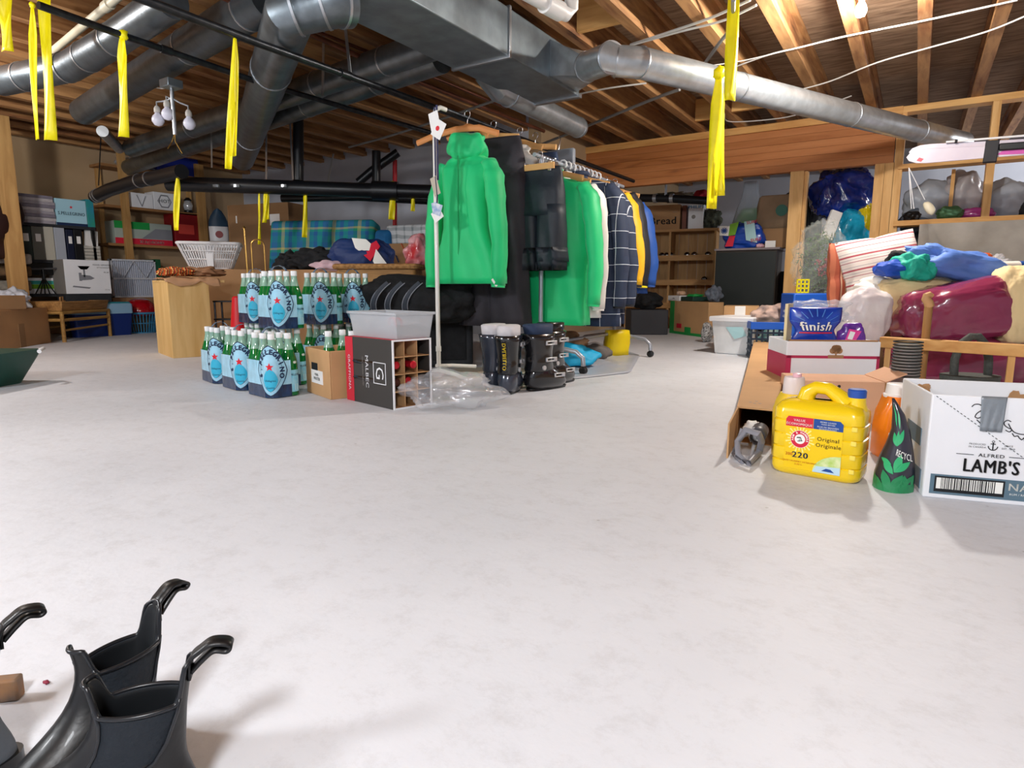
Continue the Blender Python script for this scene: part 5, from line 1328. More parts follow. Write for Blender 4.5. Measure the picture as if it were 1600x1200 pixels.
def on_f(p, e=.003): u = p[0] / (FW * 1.35) / .82 + .5; return ffront(min(max(u, 0), 1), p[2] / FH) + Vector((0, -e, 0))
b = B(); put_text(b, 'finish', 0, .090, .056, 0, .03, 1.0, 0, lambda p: on_f(p, .0045)); b.build('lettering', m_lwh, fb_)
b = B(); put_text(b, 'finish', .001, .0885, .058, 0, .055, 1.0, 0, lambda p: on_f(p, .0035)); b.build('lettering_shadow', m_navyink, fb_)
b = B(); b.grid(lambda u, v: on_f(((u - .5) * .15, 0, .060 + .006 * v), .004), 8, 1); b.build('red_underline', m_lred, fb_)
b = B(); b.grid(lambda u, v: on_f(((.014 * (v)) * math.cos(u * 2 * math.pi), 0, .024 + .010 * v * math.sin(u * 2 * math.pi)), .004), 16, 2); b.build('red_tablet_print', m_lred, fb_)
b = B()
for k in range(9):
    a = R(20 + k * 140 / 8); b.grid(lambda u, v, a=a: on_f(((.055 + .04 * u) * math.cos(a) * 1.0 + (v - .5) * .003, 0, .09 + (.045 + .035 * u) * math.sin(a)), .0032), 3, 1)
b.build('ray_print', mat('light_blue_print', '58a0e8', .3), fb_)
b = B(); put_text(b, '60', -.045, .018, .014, 0, .02, 1, 0, lambda p: on_f(p, .004)); b.build('lettering', m_lwh, fb_)
o = thing('purple_pouch', 'purple and pink pouch beside the glossy blue tablet pouch', 'pouch', tuple(at_t(W_ * .80, .12, H_ - .05)), tf.rz - .2)
B().blob((0, 0, .06), (.055, .025, .062), 6, .12, 2, 4, sq=.8).build('pouch_body', mat('purple_film', '5a2a90', .25, coat=.5, col2='7a3ab0', vs=14), o, FREE)
b = B(); b.add([(-.03, -.027, .045), (.01, -.029, .04), (.035, -.027, .09), (-.015, -.028, .1)], [(0, 1, 2, 3)]); b.build('pink_print', mat('magenta_print', 'e8409a', .3), o)
b = B(); b.add([(-.02, -.0285, .055), (.0, -.0295, .052), (.01, -.0285, .085), (-.01, -.029, .09)], [(0, 1, 2, 3)]); b.build('white_print', m_lwh, o)
o = B().blob((0, 0, 0), (.13, .05, .055), 11, .3, 2.5, 4, fine=.12, rot=Matrix.Rotation(HEAD, 3, 'Z')).build('clear_bag', m_clear, None, FREE, loc=at_t(W_ * .45, .2, H_ + .11)); tag(o, 'clear plastic bag showing above the blue tablet pouch', 'plastic bag')
# quilted white bag of bedding to the right
p = F(1352, 560, 3.15); o = B().blob((0, 0, 0), (.12, .10, .15), 13, .12, 1.6, 5, fine=.03, sq=.85, rot=Matrix.Rotation(HEAD, 3, 'Z')).build('bedding_bag', mat('white_quilt_in_film', 'dccfd2', .35, col2='ece6e4', vs=8, coat=.3, bump=.5, bs=12), None, FREE, loc=(p.x - .03, p.y + .05, .37)); tag(o, 'white quilted bedding in a clear bag behind the tree-emblem carton', 'bedding')
# ---- long flat carton with vacuum hose
a1, a2 = G(1150, 640, .11), G(1205, 641, .11); b1, b2_ = G(1183, 535, .11), G(1245, 537, .11)
base_l = G(1137, 712); base_r = G(1200, 722)
lcx = thing('long_carton', 'long flat kraft carton lying on the floor with an open end', 'box', tuple(G(1150, 690)), 0)
o0 = G(1150, 690); hL = ztop(636, o0); print('long', hL)
A_ = G(1150, 690); B__ = G(1206, 697); C2 = Vector((G(1239, 528, hL).x, G(1239, 528, hL).y, 0)); D2 = Vector((G(1180, 527, hL).x, G(1180, 527, hL).y, 0))
def L2(v): return v - o0
b = B(); t = .006
P4 = [L2(A_), L2(B__), L2(C2), L2(D2)]
up = Vector((0, 0, hL))
b.add([P4[0], P4[1], P4[2], P4[3]], [(0, 1, 2, 3)]); b.build('carton_base', m_kin, lcx, solid=.005)
B().add([P4[0] + up, P4[1] + up, P4[2] + up, P4[3] + up], [(0, 1, 2, 3)]).build('carton_top', m_kraft, lcx, solid=.006)
B().add([P4[0], P4[3], P4[3] + up, P4[0] + up], [(0, 1, 2, 3)]).build('carton_side', m_kraft, lcx, solid=.006)
B().add([P4[1], P4[2], P4[2] + up, P4[1] + up], [(0, 1, 2, 3)]).build('carton_side', m_kraft, lcx, solid=.006)
B().add([P4[2], P4[3], P4[3] + up, P4[2] + up], [(0, 1, 2, 3)]).build('carton_side', m_kraft, lcx, solid=.006)
fl = L2(G(1136, 716)); B().add([P4[0], fl, fl + up * .9, P4[0] + up], [(0, 1, 2, 3)]).build('flap', m_kraft, lcx, solid=.005)
b = B(); q = (P4[0] + P4[1]) / 2 + up; dirb = (P4[3] - P4[0]).normalized(); sd = (P4[1] - P4[0]).normalized()
for k in range(3): disc(b, 0, 0, .001, 0, 4) if False else None
for (x, y) in ((-.02, .1), (0, .13), (.012, .09), (-.005, .085)):
    c = q + dirb * y + sd * x + Vector((0, 0, .0035)); b.add([c + Vector((.006 * math.cos(k), .006 * math.sin(k), 0)) for k in range(6)], [tuple(range(6))])
b.build('black_print', m_greybd, lcx)
m_hose = mat('grey_hose_plastic', '8e8f98', .35)
h0 = G(1170, 690); o = thing('vacuum_hose', 'grey vacuum hose and coiled cord spilling from the open end of the long carton', 'hose', tuple(h0))
def L3(px, py, z): return G(px, py, z) - h0
B().tube([L3(1190, 690, .06), L3(1186, 706, .02), L3(1170, 724, .008), L3(1154, 712, .02), L3(1152, 690, .05), L3(1166, 672, .09), L3(1186, 678, .09), L3(1190, 690, .06)], .010, 12).build('hose_loop', m_hose, o, SM)
B().tube([L3(1178, 668, .085), L3(1180, 690, .04), L3(1172, 715, .008)], .006, 8).build('cord', mat('pale_grey_cord', 'b4b4b8', .4), o, SM)
B().tube([L3(1160, 670, .09), L3(1155, 685, .06), L3(1146, 708, .006), L3(1160, 722, .006)], .007, 8).build('cord', m_hose, o, SM)
b = B(); b.tube([L3(1188, 672, .07), L3(1183, 684, .06)], [.024, .022], 16, cap=False); b.build('hose_nozzle', mat('dark_grey_plastic', '4c4d54', .4), o, SM, solid=.003)
B().blob(L3(1176, 672, .06), (.03, .03, .03), 4, .4, 3, 3).build('packing_paper', m_paper, o, FREE)
# ---- wire basket with dark handle, behind the rum carton
p = F(1413, 600, 2.45); o = thing('wire_basket', 'dark wire basket holding plastic beside the rum carton', 'basket', (p.x, p.y, 0), HEAD)
m_wire = mat('dark_wire', '3a3d3c', .4, .6)
b = B()
for k in range(12): b.tube([(.05 * math.cos(a), .05 * math.sin(a), .18 + .012 * k) for a in [2 * math.pi * i / 18 for i in range(18)]], .0028, 5, closed=True)
b.build('wire_coil', m_wire, o, SM)
B().lathe([(.046, 0), (.048, .18), (.047, .30), (.03, .305)], 20).build('inner_bag', mat('grey_clear_film', '9a9a94', .3, alpha=.6), o, SM)
p = F(1515, 590, 2.75); o = thing('bucket_handle', 'thick dark wrapped basket handle arching behind the rum carton', 'basket', (p.x, p.y, 0), HEAD)
m_rope = mat('dark_green_rope', '4c504c', .8, bump=.8, bs=60)
zt = ztop(526, Vector((p.x, p.y, 0))); B().tube([(-.07, 0, .12), (-.075, 0, zt - .1), (-.055, 0, zt - .03), (-.015, 0, zt), (.02, 0, zt), (.055, 0, zt - .035), (.075, 0, zt - .1), (.08, 0, .12)], .0165, 14).build('handle', m_rope, o, SM)
B().rings([[(r * math.cos(a), r * .8 * math.sin(a), z) for a in [2 * math.pi * k / 24 for k in range(24)]] for z, r in ((0, .09), (.06, .11), (.14, .12))]).build('basket_body', m_rope, o, SM)
# ---- cane and wooden board
p = F(1443, 560, 2.9); zt = ztop(462, Vector((p.x, p.y, 0))); o = thing('walking_cane', 'wooden walking cane with hooked handle standing against the burgundy duvet', 'cane', (p.x, p.y, 0), HEAD)
B().tube([(0, 0, 0), (0, 0, zt - .10), (0.0, 0, zt - .035), (.0, 0, zt - .03)], .017, 12).build('shaft', wood('cane_wood', 'b88a50', '9a6c38', 'z'), o, SM)
B().tube([(.004, 0, zt - .05), (-.003, 0, zt - .03), (-.018, 0, zt - .012), (-.016, 0, zt), (-.002, 0, zt + .006), (.012, 0, zt - .002)], [.02, .02, .018, .015, .013, .010], 12).build('hooked_handle', mat('tan_leather', 'c89a68', .6), o, SM)
pa, pb = F(1376, 546, 3.0), F(1612, 549, 2.55); pa.z = pb.z = .265; o = B().beam((0, 0, 0), pb - pa, .05, .05).build('wooden_board', m_lumber_x, None, bevel=.004, loc=pa); tag(o, 'pale wooden bar running across the front of the burgundy duvet', 'board')
p = F(1376, 560, 3.0); o = B().box(-.012, .012, -.012, .012, 0, .24).build('bar_leg', m_lumber_z, None, loc=(pa.x + .03, pa.y, 0)); tag(o, 'short wooden post holding the pale bar at its left end', 'board')
o = B().box(-.012, .012, -.012, .012, 0, .24).build('bar_leg', m_lumber_z, None, loc=(pb.x - .06, pb.y + .02, 0)); tag(o, 'short wooden post holding the pale bar beyond the rum carton', 'board')
# ---- bedding heap
rot = Matrix.Rotation(HEAD - .12, 3, 'Z')
def soft(name, label, px, py, D, z, size, seed, m, cat, amp=.12, sq=.8, rt=None, fine=.03, sub=5, fr=1.7):
    p = F(px, py, D); o = B().blob((0, 0, 0), size, seed, amp, fr, sub, sq=sq, fine=fine, rot=rt or rot).build(name, m, None, FREE, loc=(p.x, p.y, z if z is not None else p.z)); return tag(o, label, cat)
m_burg = mat('burgundy_in_film', '8a2e50', .25, coat=.8, bump=.5, bs=9, var=.08, vs=4); m_cream2 = mat('cream_pillow', 'e8cf9c', .8, bump=.3, bs=7); m_off = mat('off_white_cloth', 'ece6dc', .85)
soft('burgundy_duvet', 'burgundy duvet in a clear bag behind the rum carton, upper one', 1500, 512, 3.2, .40, (.31, .15, .16), 21, m_burg, 'duvet', .08, .7, rot @ Matrix.Rotation(R(-11), 3, 'Y'))
soft('burgundy_duvet', 'lower burgundy duvet in a clear bag below the wooden bar', 1500, 575, 3.15, .14, (.36, .17, .135), 22, m_burg, 'duvet', .06, .7)
soft('cream_pillow', 'cream yellow pillow at the right edge behind the burgundy duvet', 1592, 500, 3.12, .44, (.13, .11, .20), 23, m_cream2, 'pillow', .07, .6)
soft('cream_pillow', 'cream pillow with white edge to the left of the burgundy duvet', 1425, 490, 3.36, .45, (.20, .09, .12), 24, m_cream2, 'pillow', .08, .6)
soft('white_blanket', 'folded white blanket lying over the burgundy duvet', 1490, 468, 3.42, .585, (.36, .12, .035), 25, m_off, 'blanket', .2, .7)
soft('blue_jacket', 'periwinkle blue jacket lying over the bedding heap', 1485, 430, 3.35, .64, (.24, .12, .085), 26, mat('periwinkle_cloth', '5a80cc', .6, bump=.5, bs=8), 'jacket', .22, .8, Matrix.Rotation(HEAD - .1, 3, 'Z') @ Matrix.Rotation(R(12), 3, 'Y'), .06)
soft('teal_jacket', 'teal green jacket end beside the periwinkle jacket', 1425, 438, 3.33, .625, (.085, .10, .075), 27, mat('teal_cloth', '18a890', .6, bump=.5, bs=8), 'jacket', .2, .8, None, .06)
soft('royal_blue_cloth', 'royal blue rolled cloth left of the teal jacket', 1395, 445, 3.36, .62, (.09, .08, .045), 28, mat('royal_blue_cloth', '1a4ab0', .6, bump=.3, bs=8), 'cloth', .15, .8, None, .03)
soft('black_bundle', 'small black bundle resting on the striped cushion', 1405, 420, 3.5, .66, (.065, .06, .055), 29, m_blk, 'cloth', .2, .9, None, .05)
soft('orange_bag', 'orange cloth in a clear bag in front of the concrete wall', 1503, 424, 3.7, .60, (.19, .08, .13), 30, mat('orange_in_film', 'e0602a', .25, coat=.8, bump=.5, bs=10), 'plastic bag', .15, .8, None, .05)
soft('clear_bag', 'crumpled clear bag at the right of the orange cloth', 1550, 418, 3.65, .62, (.09, .06, .08), 31, m_clear, 'plastic bag', .3, 1, None, .15)
soft('white_undersheet', 'white sheet under the teal and royal blue cloths', 1370, 472, 3.45, .50, (.10, .1, .07), 35, m_off, 'sheet', .2, .8)
p = F(1585, 410, 3.3); o = thing('deck_mat', 'rolled blue and white striped mat at the right edge on the bedding', 'mat', (p.x, p.y, .63), HEAD)
b0 = B().tube([(-.14, 0, 0), (-.07, 0, .0)], .026, 16).build('blue_band', m_bluej, o, SM); B().tube([(-.07, 0, 0), (.02, 0, .002)], .026, 16).build('white_band', m_off, o, SM); B().tube([(.02, 0, .002), (.14, 0, .004)], .026, 16).build('blue_band', m_bluej, o, SM)
# striped cushions
m_str = stripes('red_white_stripes', 2, .082, [(0, 'e8dcd4'), (.14, 'b06a70'), (.19, 'e8dcd4'), (.34, '9a98a0'), (.37, 'e8dcd4'), (.52, 'b4525c'), (.64, 'e8dcd4'), (.80, '9a98a0'), (.83, 'e8dcd4')])
m_str2 = stripes('rust_stripes', 0, .075, [(0, 'b0563c'), (.2, '8c3f30'), (.3, 'd8b090'), (.38, 'b0563c'), (.62, 'd8b090'), (.68, '8c3f30'), (.8, 'c47050')])
def cushion(label, p, rt, size, m, name='striped_cushion'):
    b = B(); n = 20
    def f(s_):
        def g(u, v):
            x, z = 2 * u - 1, 2 * v - 1; t_ = (max(0, 1 - abs(x) ** 2.6) * max(0, 1 - abs(z) ** 2.6)) ** .45
            k = 1 - .07 * (1 - abs(x * z)) * (abs(x) > .5 or abs(z) > .5) * 0
            kk = .93 + .07 * (abs(x) * abs(z)) ** .5 * 1.0
            return Vector((x * size[0] * kk, s_ * size[1] * t_ + .006 * noise.noise(Vector((x * 3, z * 3, s_))), z * size[2] * kk))
        return g
    b.grid(f(-1), n, n); b.grid(f(1), n, n); o = b.build(name, m, None, FREE); o.matrix_world = Matrix.Translation(p) @ rt; return tag(o, label, 'cushion')
p = F(1379, 430, 3.75)
cushion('large red and cream striped cushion tilted to the left, in front of the concrete wall', Vector((p.x, p.y, .60)), Matrix.Rotation(HEAD + .15, 4, 'Z') @ Matrix.Rotation(R(-10), 4, 'Y') @ Matrix.Rotation(R(-12), 4, 'X'), (.255, .08, .235), m_str)
p = F(1312, 425, 3.95)
cushion('rust red striped cushion half hidden left of the large striped cushion', Vector((p.x + .06, p.y, .58)), Matrix.Rotation(HEAD + .35, 4, 'Z') @ Matrix.Rotation(R(-5), 4, 'X'), (.17, .07, .21), m_str2)
p = F(1345, 393, 4.05)
cushion('second red striped cushion just showing above the rust cushion', Vector((p.x, p.y, .62)), Matrix.Rotation(HEAD + .2, 4, 'Z') @ Matrix.Rotation(R(-3), 4, 'Y'), (.17, .06, .19), m_str)
p = F(1400, 560, 3.75); o = B().box(-.45, .5, -.22, .22, 0, .34).build('storage_chest', m_kraftd, None, bevel=.01, loc=(p.x, p.y, 0), rz=HEAD); tag(o, 'dull cardboard chest hidden under the cushions and bedding', 'box')
# ---- white tote, blue crate, quilt
tf2 = Fr((1113, 552), (1170, 556), 492); print('tote', tf2.w, tf2.h)
o = thing('storage_tote', 'translucent white plastic tote with a lid on the floor', 'bin', tuple(tf2.o), tf2.rz)
w_, h = tf2.w, tf2.h; d_ = .34
B().rings([[(i_, i_, z), (w_ - i_, i_, z), (w_ - i_, d_ - i_, z), (i_, d_ - i_, z)] for z, i_ in ((0, .02), (.006, .012), (h * .86, -.012))]).build('tote_body', mat('translucent_tote', 'd9dbdc', .3, var=.08, vs=8, coat=.3), o, bevel=.012)
B().rings([[(i_, i_, z), (w_ - i_, i_, z), (w_ - i_, d_ - i_, z), (i_, d_ - i_, z)] for z, i_ in ((h * .84, -.028), (h * .95, -.03), (h * .97, -.024), (h * .97, .015), (h * .94, .02))], cap=True).build('lid', m_wpl, o, bevel=.006)
b = B(); b.add([(w_ * .35, -.0095, h * .7), (w_ * .8, -.0095, h * .72), (w_ * .92, -.0095, h * .5), (w_ * .6, -.006, h * .4)], [(0, 1, 2, 3)]); b.build('contents_print', mat('pale_teal_print', 'a8d0d4', .5), o)
bf = Fr((1172, 560), (1232, 562), 503); o = thing('storage_crate', 'dark blue mesh storage crate beside the white tote', 'crate', tuple(bf.o), bf.rz + .1)
m_crate = mat('dark_blue_plastic', '16283c', .4); m_crb = mat('bright_blue_plastic', '1a56b8', .4); w_, h = bf.w + .08, bf.h; print('crate', w_, h)
b = B(); 
for s_ in (0, .3):
    for k in range(10): b.box(w_ * k / 9 - .006, w_ * k / 9 + .006, s_ - .003, s_ + .003, 0, h * .85)
    for z in (0, .2, .4, .6, .8): b.box(0, w_, s_ - .004, s_ + .004, h * z * .85, h * z * .85 + .014)
for x in (0, w_):
    for k in range(8): b.box(x - .003, x + .003, .3 * k / 7 - .006, .3 * k / 7 + .006, 0, h * .85)
    for z in (0, .2, .4, .6, .8): b.box(x - .004, x + .004, 0, .3, h * z * .85, h * z * .85 + .014)
b.box(0, w_, 0, .3, 0, .006); b.build('crate_mesh', m_crate, o)['kind'] = 'stuff'
b = B(); b.box(-.01, w_ + .01, -.01, .004, h * .8, h); b.box(-.01, w_ + .01, .296, .31, h * .8, h); b.box(-.01, .004, 0, .3, h * .8, h); b.box(w_ - .004, w_ + .01, 0, .3, h * .8, h); b.build('crate_rim', m_crb, o, bevel=.003)
o = B().blob((0, 0, 0), (w_ * .42, .12, .1), 14, .2, 2.2, 4, fine=.05).build('fabric_bundle', mat('teal_and_grey_cloth', '2f8088', .8, col2='8a948c', vs=20), None, FREE, loc=bf.o + Vector((w_ * .45, .22, .12)), rz=bf.rz); tag(o, 'teal and grey cloth inside the dark blue crate', 'cloth')
p = F(1212, 492, 4.9); o = B().blob((0, 0, 0), (.17, .12, .085), 15, .15, 2, 5, fine=.05, rot=Matrix.Rotation(HEAD, 3, 'Z')).build('patterned_quilt', mat('pink_and_brown_quilt', 'd8b8a8', .6, col2='7a6a68', vs=10, coat=.5), None, FREE, loc=(p.x, p.y, .31)); tag(o, 'pink and brown patterned quilt in film on the dark blue crate', 'quilt')
ff = Fr((1130, 500), (1185, 500), 478, 0, 5.3, 5.2); ff.o.z = 0; ff.h = ztop(478, ff.o); 
fc = carton('taped_carton', 'kraft carton with white taped seam behind the white tote', ff, .3, m_kraft)
B().box(ff.w * .32, ff.w * .62, -.002, 0, ff.h * .5, ff.h).build('tape_strip', m_paper, fc)
p = G(1102, 535); o = B().blob((0, 0, .09), (.05, .1, .1), 16, .12, 2, 4, flat=0).build('speckled_bag', mat('black_white_speckle', 'c8c8c8', .7, col2='303030', vs=60), None, FREE, loc=(p.x, p.y + .05, 0)); tag(o, 'black and white speckled bag left of the white tote', 'bag')
# ---- black cabinet with stuff on top
A1, A2 = F(1113, 500, 7.1), F(1207, 500, 6.75)
cf = Fr((1113, 500), (1207, 500), 392, 0, 6.9, 6.6); cf.o.z = 0; cf.h = ztop(392, cf.o); print('cabinet', cf.w, cf.h)
m_bc = mat('black_green_lacquer', '0c1613', .45)
cab = thing('black_cabinet', 'tall plain black cabinet beside the wine shelf', 'cabinet', tuple(cf.o), cf.rz)
B().box(0, cf.w, .02, .5, 0, cf.h).build('cabinet_body', mat('dark_brown_side', '4a4038', .6), cab)
B().box(0.004, cf.w - .004, 0, .02, .02, cf.h - .02).build('door', m_bc, cab, bevel=.002)
B().box(-.01, cf.w + .03, -.02, .52, cf.h, cf.h + .02).build('cabinet_top', mat('grey_lilac_top', '8a7f82', .6), cab)
Mc = Matrix.Translation(cf.o) @ Matrix.Rotation(cf.rz, 4, 'Z')
def on_cab(x, y, z=0): return Mc @ Vector((cf.w * x, y, cf.h + .021 + z))
o = thing('freezer_bag_bundle', 'crumpled blue, green and red grocery bag on top of the black cabinet', 'bag', tuple(on_cab(.42, .14)), cf.rz)
m_bb = mat('bright_blue_bag', '1448b0', .3, coat=.5, bump=.5, bs=8)
B().blob((0, 0, .13), (.2, .12, .15), 31, .16, 1.8, 5, sq=.75, fine=.05, flat=0).build('bag_body', m_bb, o, FREE)
def quad(b, pts): b.add(pts, [(0, 1, 2, 3)]); return b
quad(B(), [(-.22, -.15, .14), (-.13, -.155, .13), (-.12, -.15, .23), (-.23, -.14, .24)]).build('snowflake_panel', m_lwh, o, solid=.004)
b = B()
for k in range(6): a = R(30 * k); b.beam((-.175 - .035 * math.cos(a), -.156, .185 - .035 * math.sin(a)), (-.175 + .035 * math.cos(a), -.156, .185 + .035 * math.sin(a)), .004, .008)
b.build('snowflake_print', m_lblue, o)
quad(B(), [(-.13, -.155, .13), (-.06, -.157, .14), (-.03, -.155, .27), (-.12, -.15, .25)]).build('green_print', mat('lime_print', '7ab428', .4), o, solid=.004)
quad(B(), [(-.16, -.155, .02), (-.08, -.157, .02), (-.06, -.157, .13), (-.12, -.152, .13)]).build('red_print', m_lred, o, solid=.004)
quad(B(), [(.05, -.155, .08), (.16, -.15, .05), (.12, -.155, .28), (.02, -.15, .27)]).build('teal_print', mat('pale_teal_print', 'a8d0d4'), o, solid=.004)
b = B(); put_text(b, 'SURF', .10, .26, .045, -.163, .03, 1, R(8)); put_text(b, 'SURF', .15, .08, .045, -.163, .03, 1, R(8)); b.build('lettering', m_lred, o)
o = thing('green_bag', 'clear knotted bag with lime green contents hanging behind the black cabinet', 'plastic bag', tuple(on_cab(.42, .42)), cf.rz)
B().rings([[(r * math.cos(a) * (1 + .08 * math.sin(a * 7)), r * .6 * math.sin(a), z) for a in [2 * math.pi * k / 28 for k in range(28)]] for z, r in ((.0, .16), (.1, .19), (.22, .18), (.36, .13), (.45, .08))]).build('lime_contents', mat('lime_green_cloth', '8ad01e', .6, bump=.5, bs=10), o, FREE)
B().rings([[(r * math.cos(a) * (1 + .1 * math.sin(a * 9)), r * .6 * math.sin(a), z) for a in [2 * math.pi * k / 36 for k in range(36)]] for z, r in ((.30, .17), (.45, .13), (.56, .09), (.64, .075), (.74, .07))]).build('clear_neck', mat('cloudy_clear_film', 'b8c4d0', .2, alpha=.5, bump=.6, bs=20), o, FREE)
pf2 = on_cab(.98, .22)
o = thing('kraft_paper_bag', 'crumpled brown paper bag with a round green emblem between cabinet and post', 'paper bag', tuple(pf2), cf.rz)
B().box(-.2, .16, -.1, .1, 0, .2).build('carton_under', m_kraftd, o, bevel=.004)
B().rings([[(x + .01 * math.sin(z * 30 + k), y, z) for k, (x, y) in enumerate(rrect(-w2 - .02, w2 - .02, -.09, .09, .03, 3))] for z, w2 in ((.2, .2), (.3, .21), (.42, .205), (.52, .19), (.54, .16))]).build('bag_body', mat('brown_paper', '8a735a', .85, var=.1, vs=6, bump=.6, bs=10), o, FREE)
b = disc(B(), .02, .38, .058, -.102, 28); b.build('round_emblem', mat('dark_green_print', '14604a', .5), o)
B().blob((.12, 0, .54), (.06, .05, .04), 5, .4, 3, 3, fine=.2).build('rope_handles', mat('dark_brown_cord', '4a3c34', .8), o, FREE)
o = B().box(-.05, .05, 0, .02, 0, .07).build('price_card', m_paper, None, loc=on_cab(.88, .05), rz=cf.rz); tag(o, 'small white card standing on the right of the black cabinet top', 'card')
o = B().blob((0, 0, .02), (.04, .03, .022), 3, .3, 3, 3).build('pink_trinket', mat('pale_pink_plastic', 'e8b8c4'), None, FREE, loc=on_cab(.72, .03)); tag(o, 'small pale pink trinket on the front edge of the black cabinet', 'ornament')
# ---- wine shelf
sf = Fr((1003, 505), (1113, 505), 365, 0, 8.3, 7.9); sf.o.z = 0; sf.w = (F(1113, 505, 7.9) - F(975, 505, 8.5)).length; s0 = F(975, 505, 8.4); s1 = F(1112, 505, 7.95)
WS = thing('wine_shelf', 'pine wine shelf with slatted rails under the laminated beam', 'shelf', (s0.x, s0.y, 0), math.atan2((s1 - s0).y, (s1 - s0).x))
sw_ = math.hypot(*(s1 - s0).xy); hh = ztop(360, Vector((s1.x, s1.y, 0))); print('shelf', sw_, hh)
m_pinex = wood('shelf_pine', 'c89a62', 'a87844', 'x', sc=4); m_pinez = wood('shelf_pine_upright', 'd0a46c', 'b0824c', 'z', sc=4)
levels = [ztop(y_, Vector((s1.x, s1.y, 0))) for y_ in (402, 441, 478)]
for x in (0, sw_ / 2 - .01, sw_ - .02): B().box(x, x + .025, 0, .36, 0, hh - .001).build('upright', m_pinez, WS)
B().box(-.02, sw_ + .03, -.02, .38, hh, hh + .03).build('shelf_top', m_pinex, WS)
for z in levels:
    B().box(.026, sw_ - .021, 0, .36, z - .02, z).build('shelf_board', m_pinex, WS); B().box(.026, sw_ - .021, -.015, 0.0, z - .035, z + .034).build('front_rail', m_pinex, WS)
nb = 9
for k in range(nb): B().box(.026 + (sw_ - .047) * k / nb, .026 + (sw_ - .047) * (k + 1) / nb - .004, .361, .372, .02, hh - .002).build('back_slat', m_pinez, WS)
Ms = Matrix.Translation((s0.x, s0.y, 0)) @ Matrix.Rotation(WS.rotation_euler.z, 4, 'Z')
for i, (px, lv, m, lb) in enumerate(((1016, 0, m_dglass, 'wine bottle end on the top rail, first from the clothes'), (1029, 0, m_foil, 'wine bottle end on the top rail, second from the clothes'), (1037, 0, m_dglass, 'wine bottle end on the top rail, third from the clothes'), (1044, 0, m_dglass, 'wine bottle end on the top rail, fourth from the clothes'), (1071, 0, m_dglass, 'wine bottle end on the top rail, left of the pair'), (1083, 0, m_dglass, 'wine bottle end on the top rail, right of the pair'), (1105, 0, m_foil, 'red wine bottle end at the right of the top rail'), (1101, 1, m_dglass, 'single dark wine bottle on the middle rail'))):
    q = F(px, 450, 8.1); lx = (Ms.inverted() @ Vector((q.x, q.y, 0))).x
    wine_bottle(lb, Ms @ Vector((lx, .015, levels[lv] + .038)), (R(-90), 0, WS.rotation_euler.z), m, 'wine bottles on the pine shelf')
def on_sh(px, y, D=8.1): q = F(px, 350, D); lx = (Ms.inverted() @ Vector((q.x, q.y, 0))).x; return Ms @ Vector((lx, y, hh + .031))
P0 = on_sh(985, .06); P1 = on_sh(1060, .06); wbx = (P1 - P0).length; rzs = WS.rotation_euler.z
bh_ = ztop(319, P1) - P1.z
o = thing('bread_box', 'brown cardboard box marked Bread on the wine shelf', 'box', tuple(P0), rzs); B().box(0, wbx, 0, .28, 0, bh_).build('box_body', mat('brown_cardboard', 'b0865c'), o, bevel=.004)
lettering([('Bread', wbx * .62, bh_ * .36, bh_ * .42)], 0, 0, 0, m_ink, o, -.002, .03, .9)
B().box(wbx * .83, wbx * .98, -.001, 0, bh_ * .5, bh_ * .51).build('printed_rule', m_greybd, o); B().box(wbx * .83, wbx * .94, -.001, 0, bh_ * .7, bh_ * .71).build('printed_rule', m_greybd, o)
P0 = on_sh(1074, .06); P1 = on_sh(1099, .06); w3 = (P1 - P0).length; h3 = ztop(320, P0) - P0.z
o = thing('appliance_box', 'white appliance box with blue lettering on the right of the wine shelf', 'box', tuple(P0), rzs); B().box(0, w3, 0, .2, 0, h3).build('box_body', m_whitebd, o, bevel=.003)
lettering([('PHILIPS', w3 * .5, h3 * .9, h3 * .18)], 0, 0, 0, mat('cyan_blue_print', '1c88c0', .4), o, -.002, .04, .9)
b = B(); disc(b, w3 * .35, h3 * .5, .025, -.001, 16); b.build('grey_print', m_greybd, o)
o = B().box(0, .05, .0, .2, 0, h3).build('brown_board', mat('red_brown_wood', '7a3a18', .5), None, loc=on_sh(1063, .1), rz=rzs); tag(o, 'dark red-brown board between the two boxes on the wine shelf', 'board')
P0 = on_sh(1093, .1); o = B().blob((0, 0, 0), (.10, .09, .09), 3, .1, 2, 4).build('baseball_hat', mat('deep_red_cloth', 'a01828', .7), None, FREE, loc=(P0.x, P0.y, P0.z + h3 + .09)); tag(o, 'red cap on top of the white appliance box', 'hat')
o = B().blob((0, 0, .12), (.11, .08, .13), 13, .25, 2, 4, fine=.1, flat=0).build('grey_green_plant', mat('grey_green_foliage', '5a6050', .8, col2='2a2c26', vs=20), None, FREE, loc=on_sh(1112, .15)); tag(o, 'dark grey-green bundle at the right end of the wine shelf top', 'plant')
o = B().blob((0, 0, 0), (.22, .08, .05), 17, .35, 3, 4, fine=.2).build('camouflage_bundle', mat('camouflage_cloth', '5c6450', .8, col2='8a7a68', vs=14), None, FREE, loc=on_sh(1040, .25) + Vector((0, 0, bh_ + .12))); tag(o, 'camouflage coloured bundle on top of the bread box above the black pipe', 'cloth')
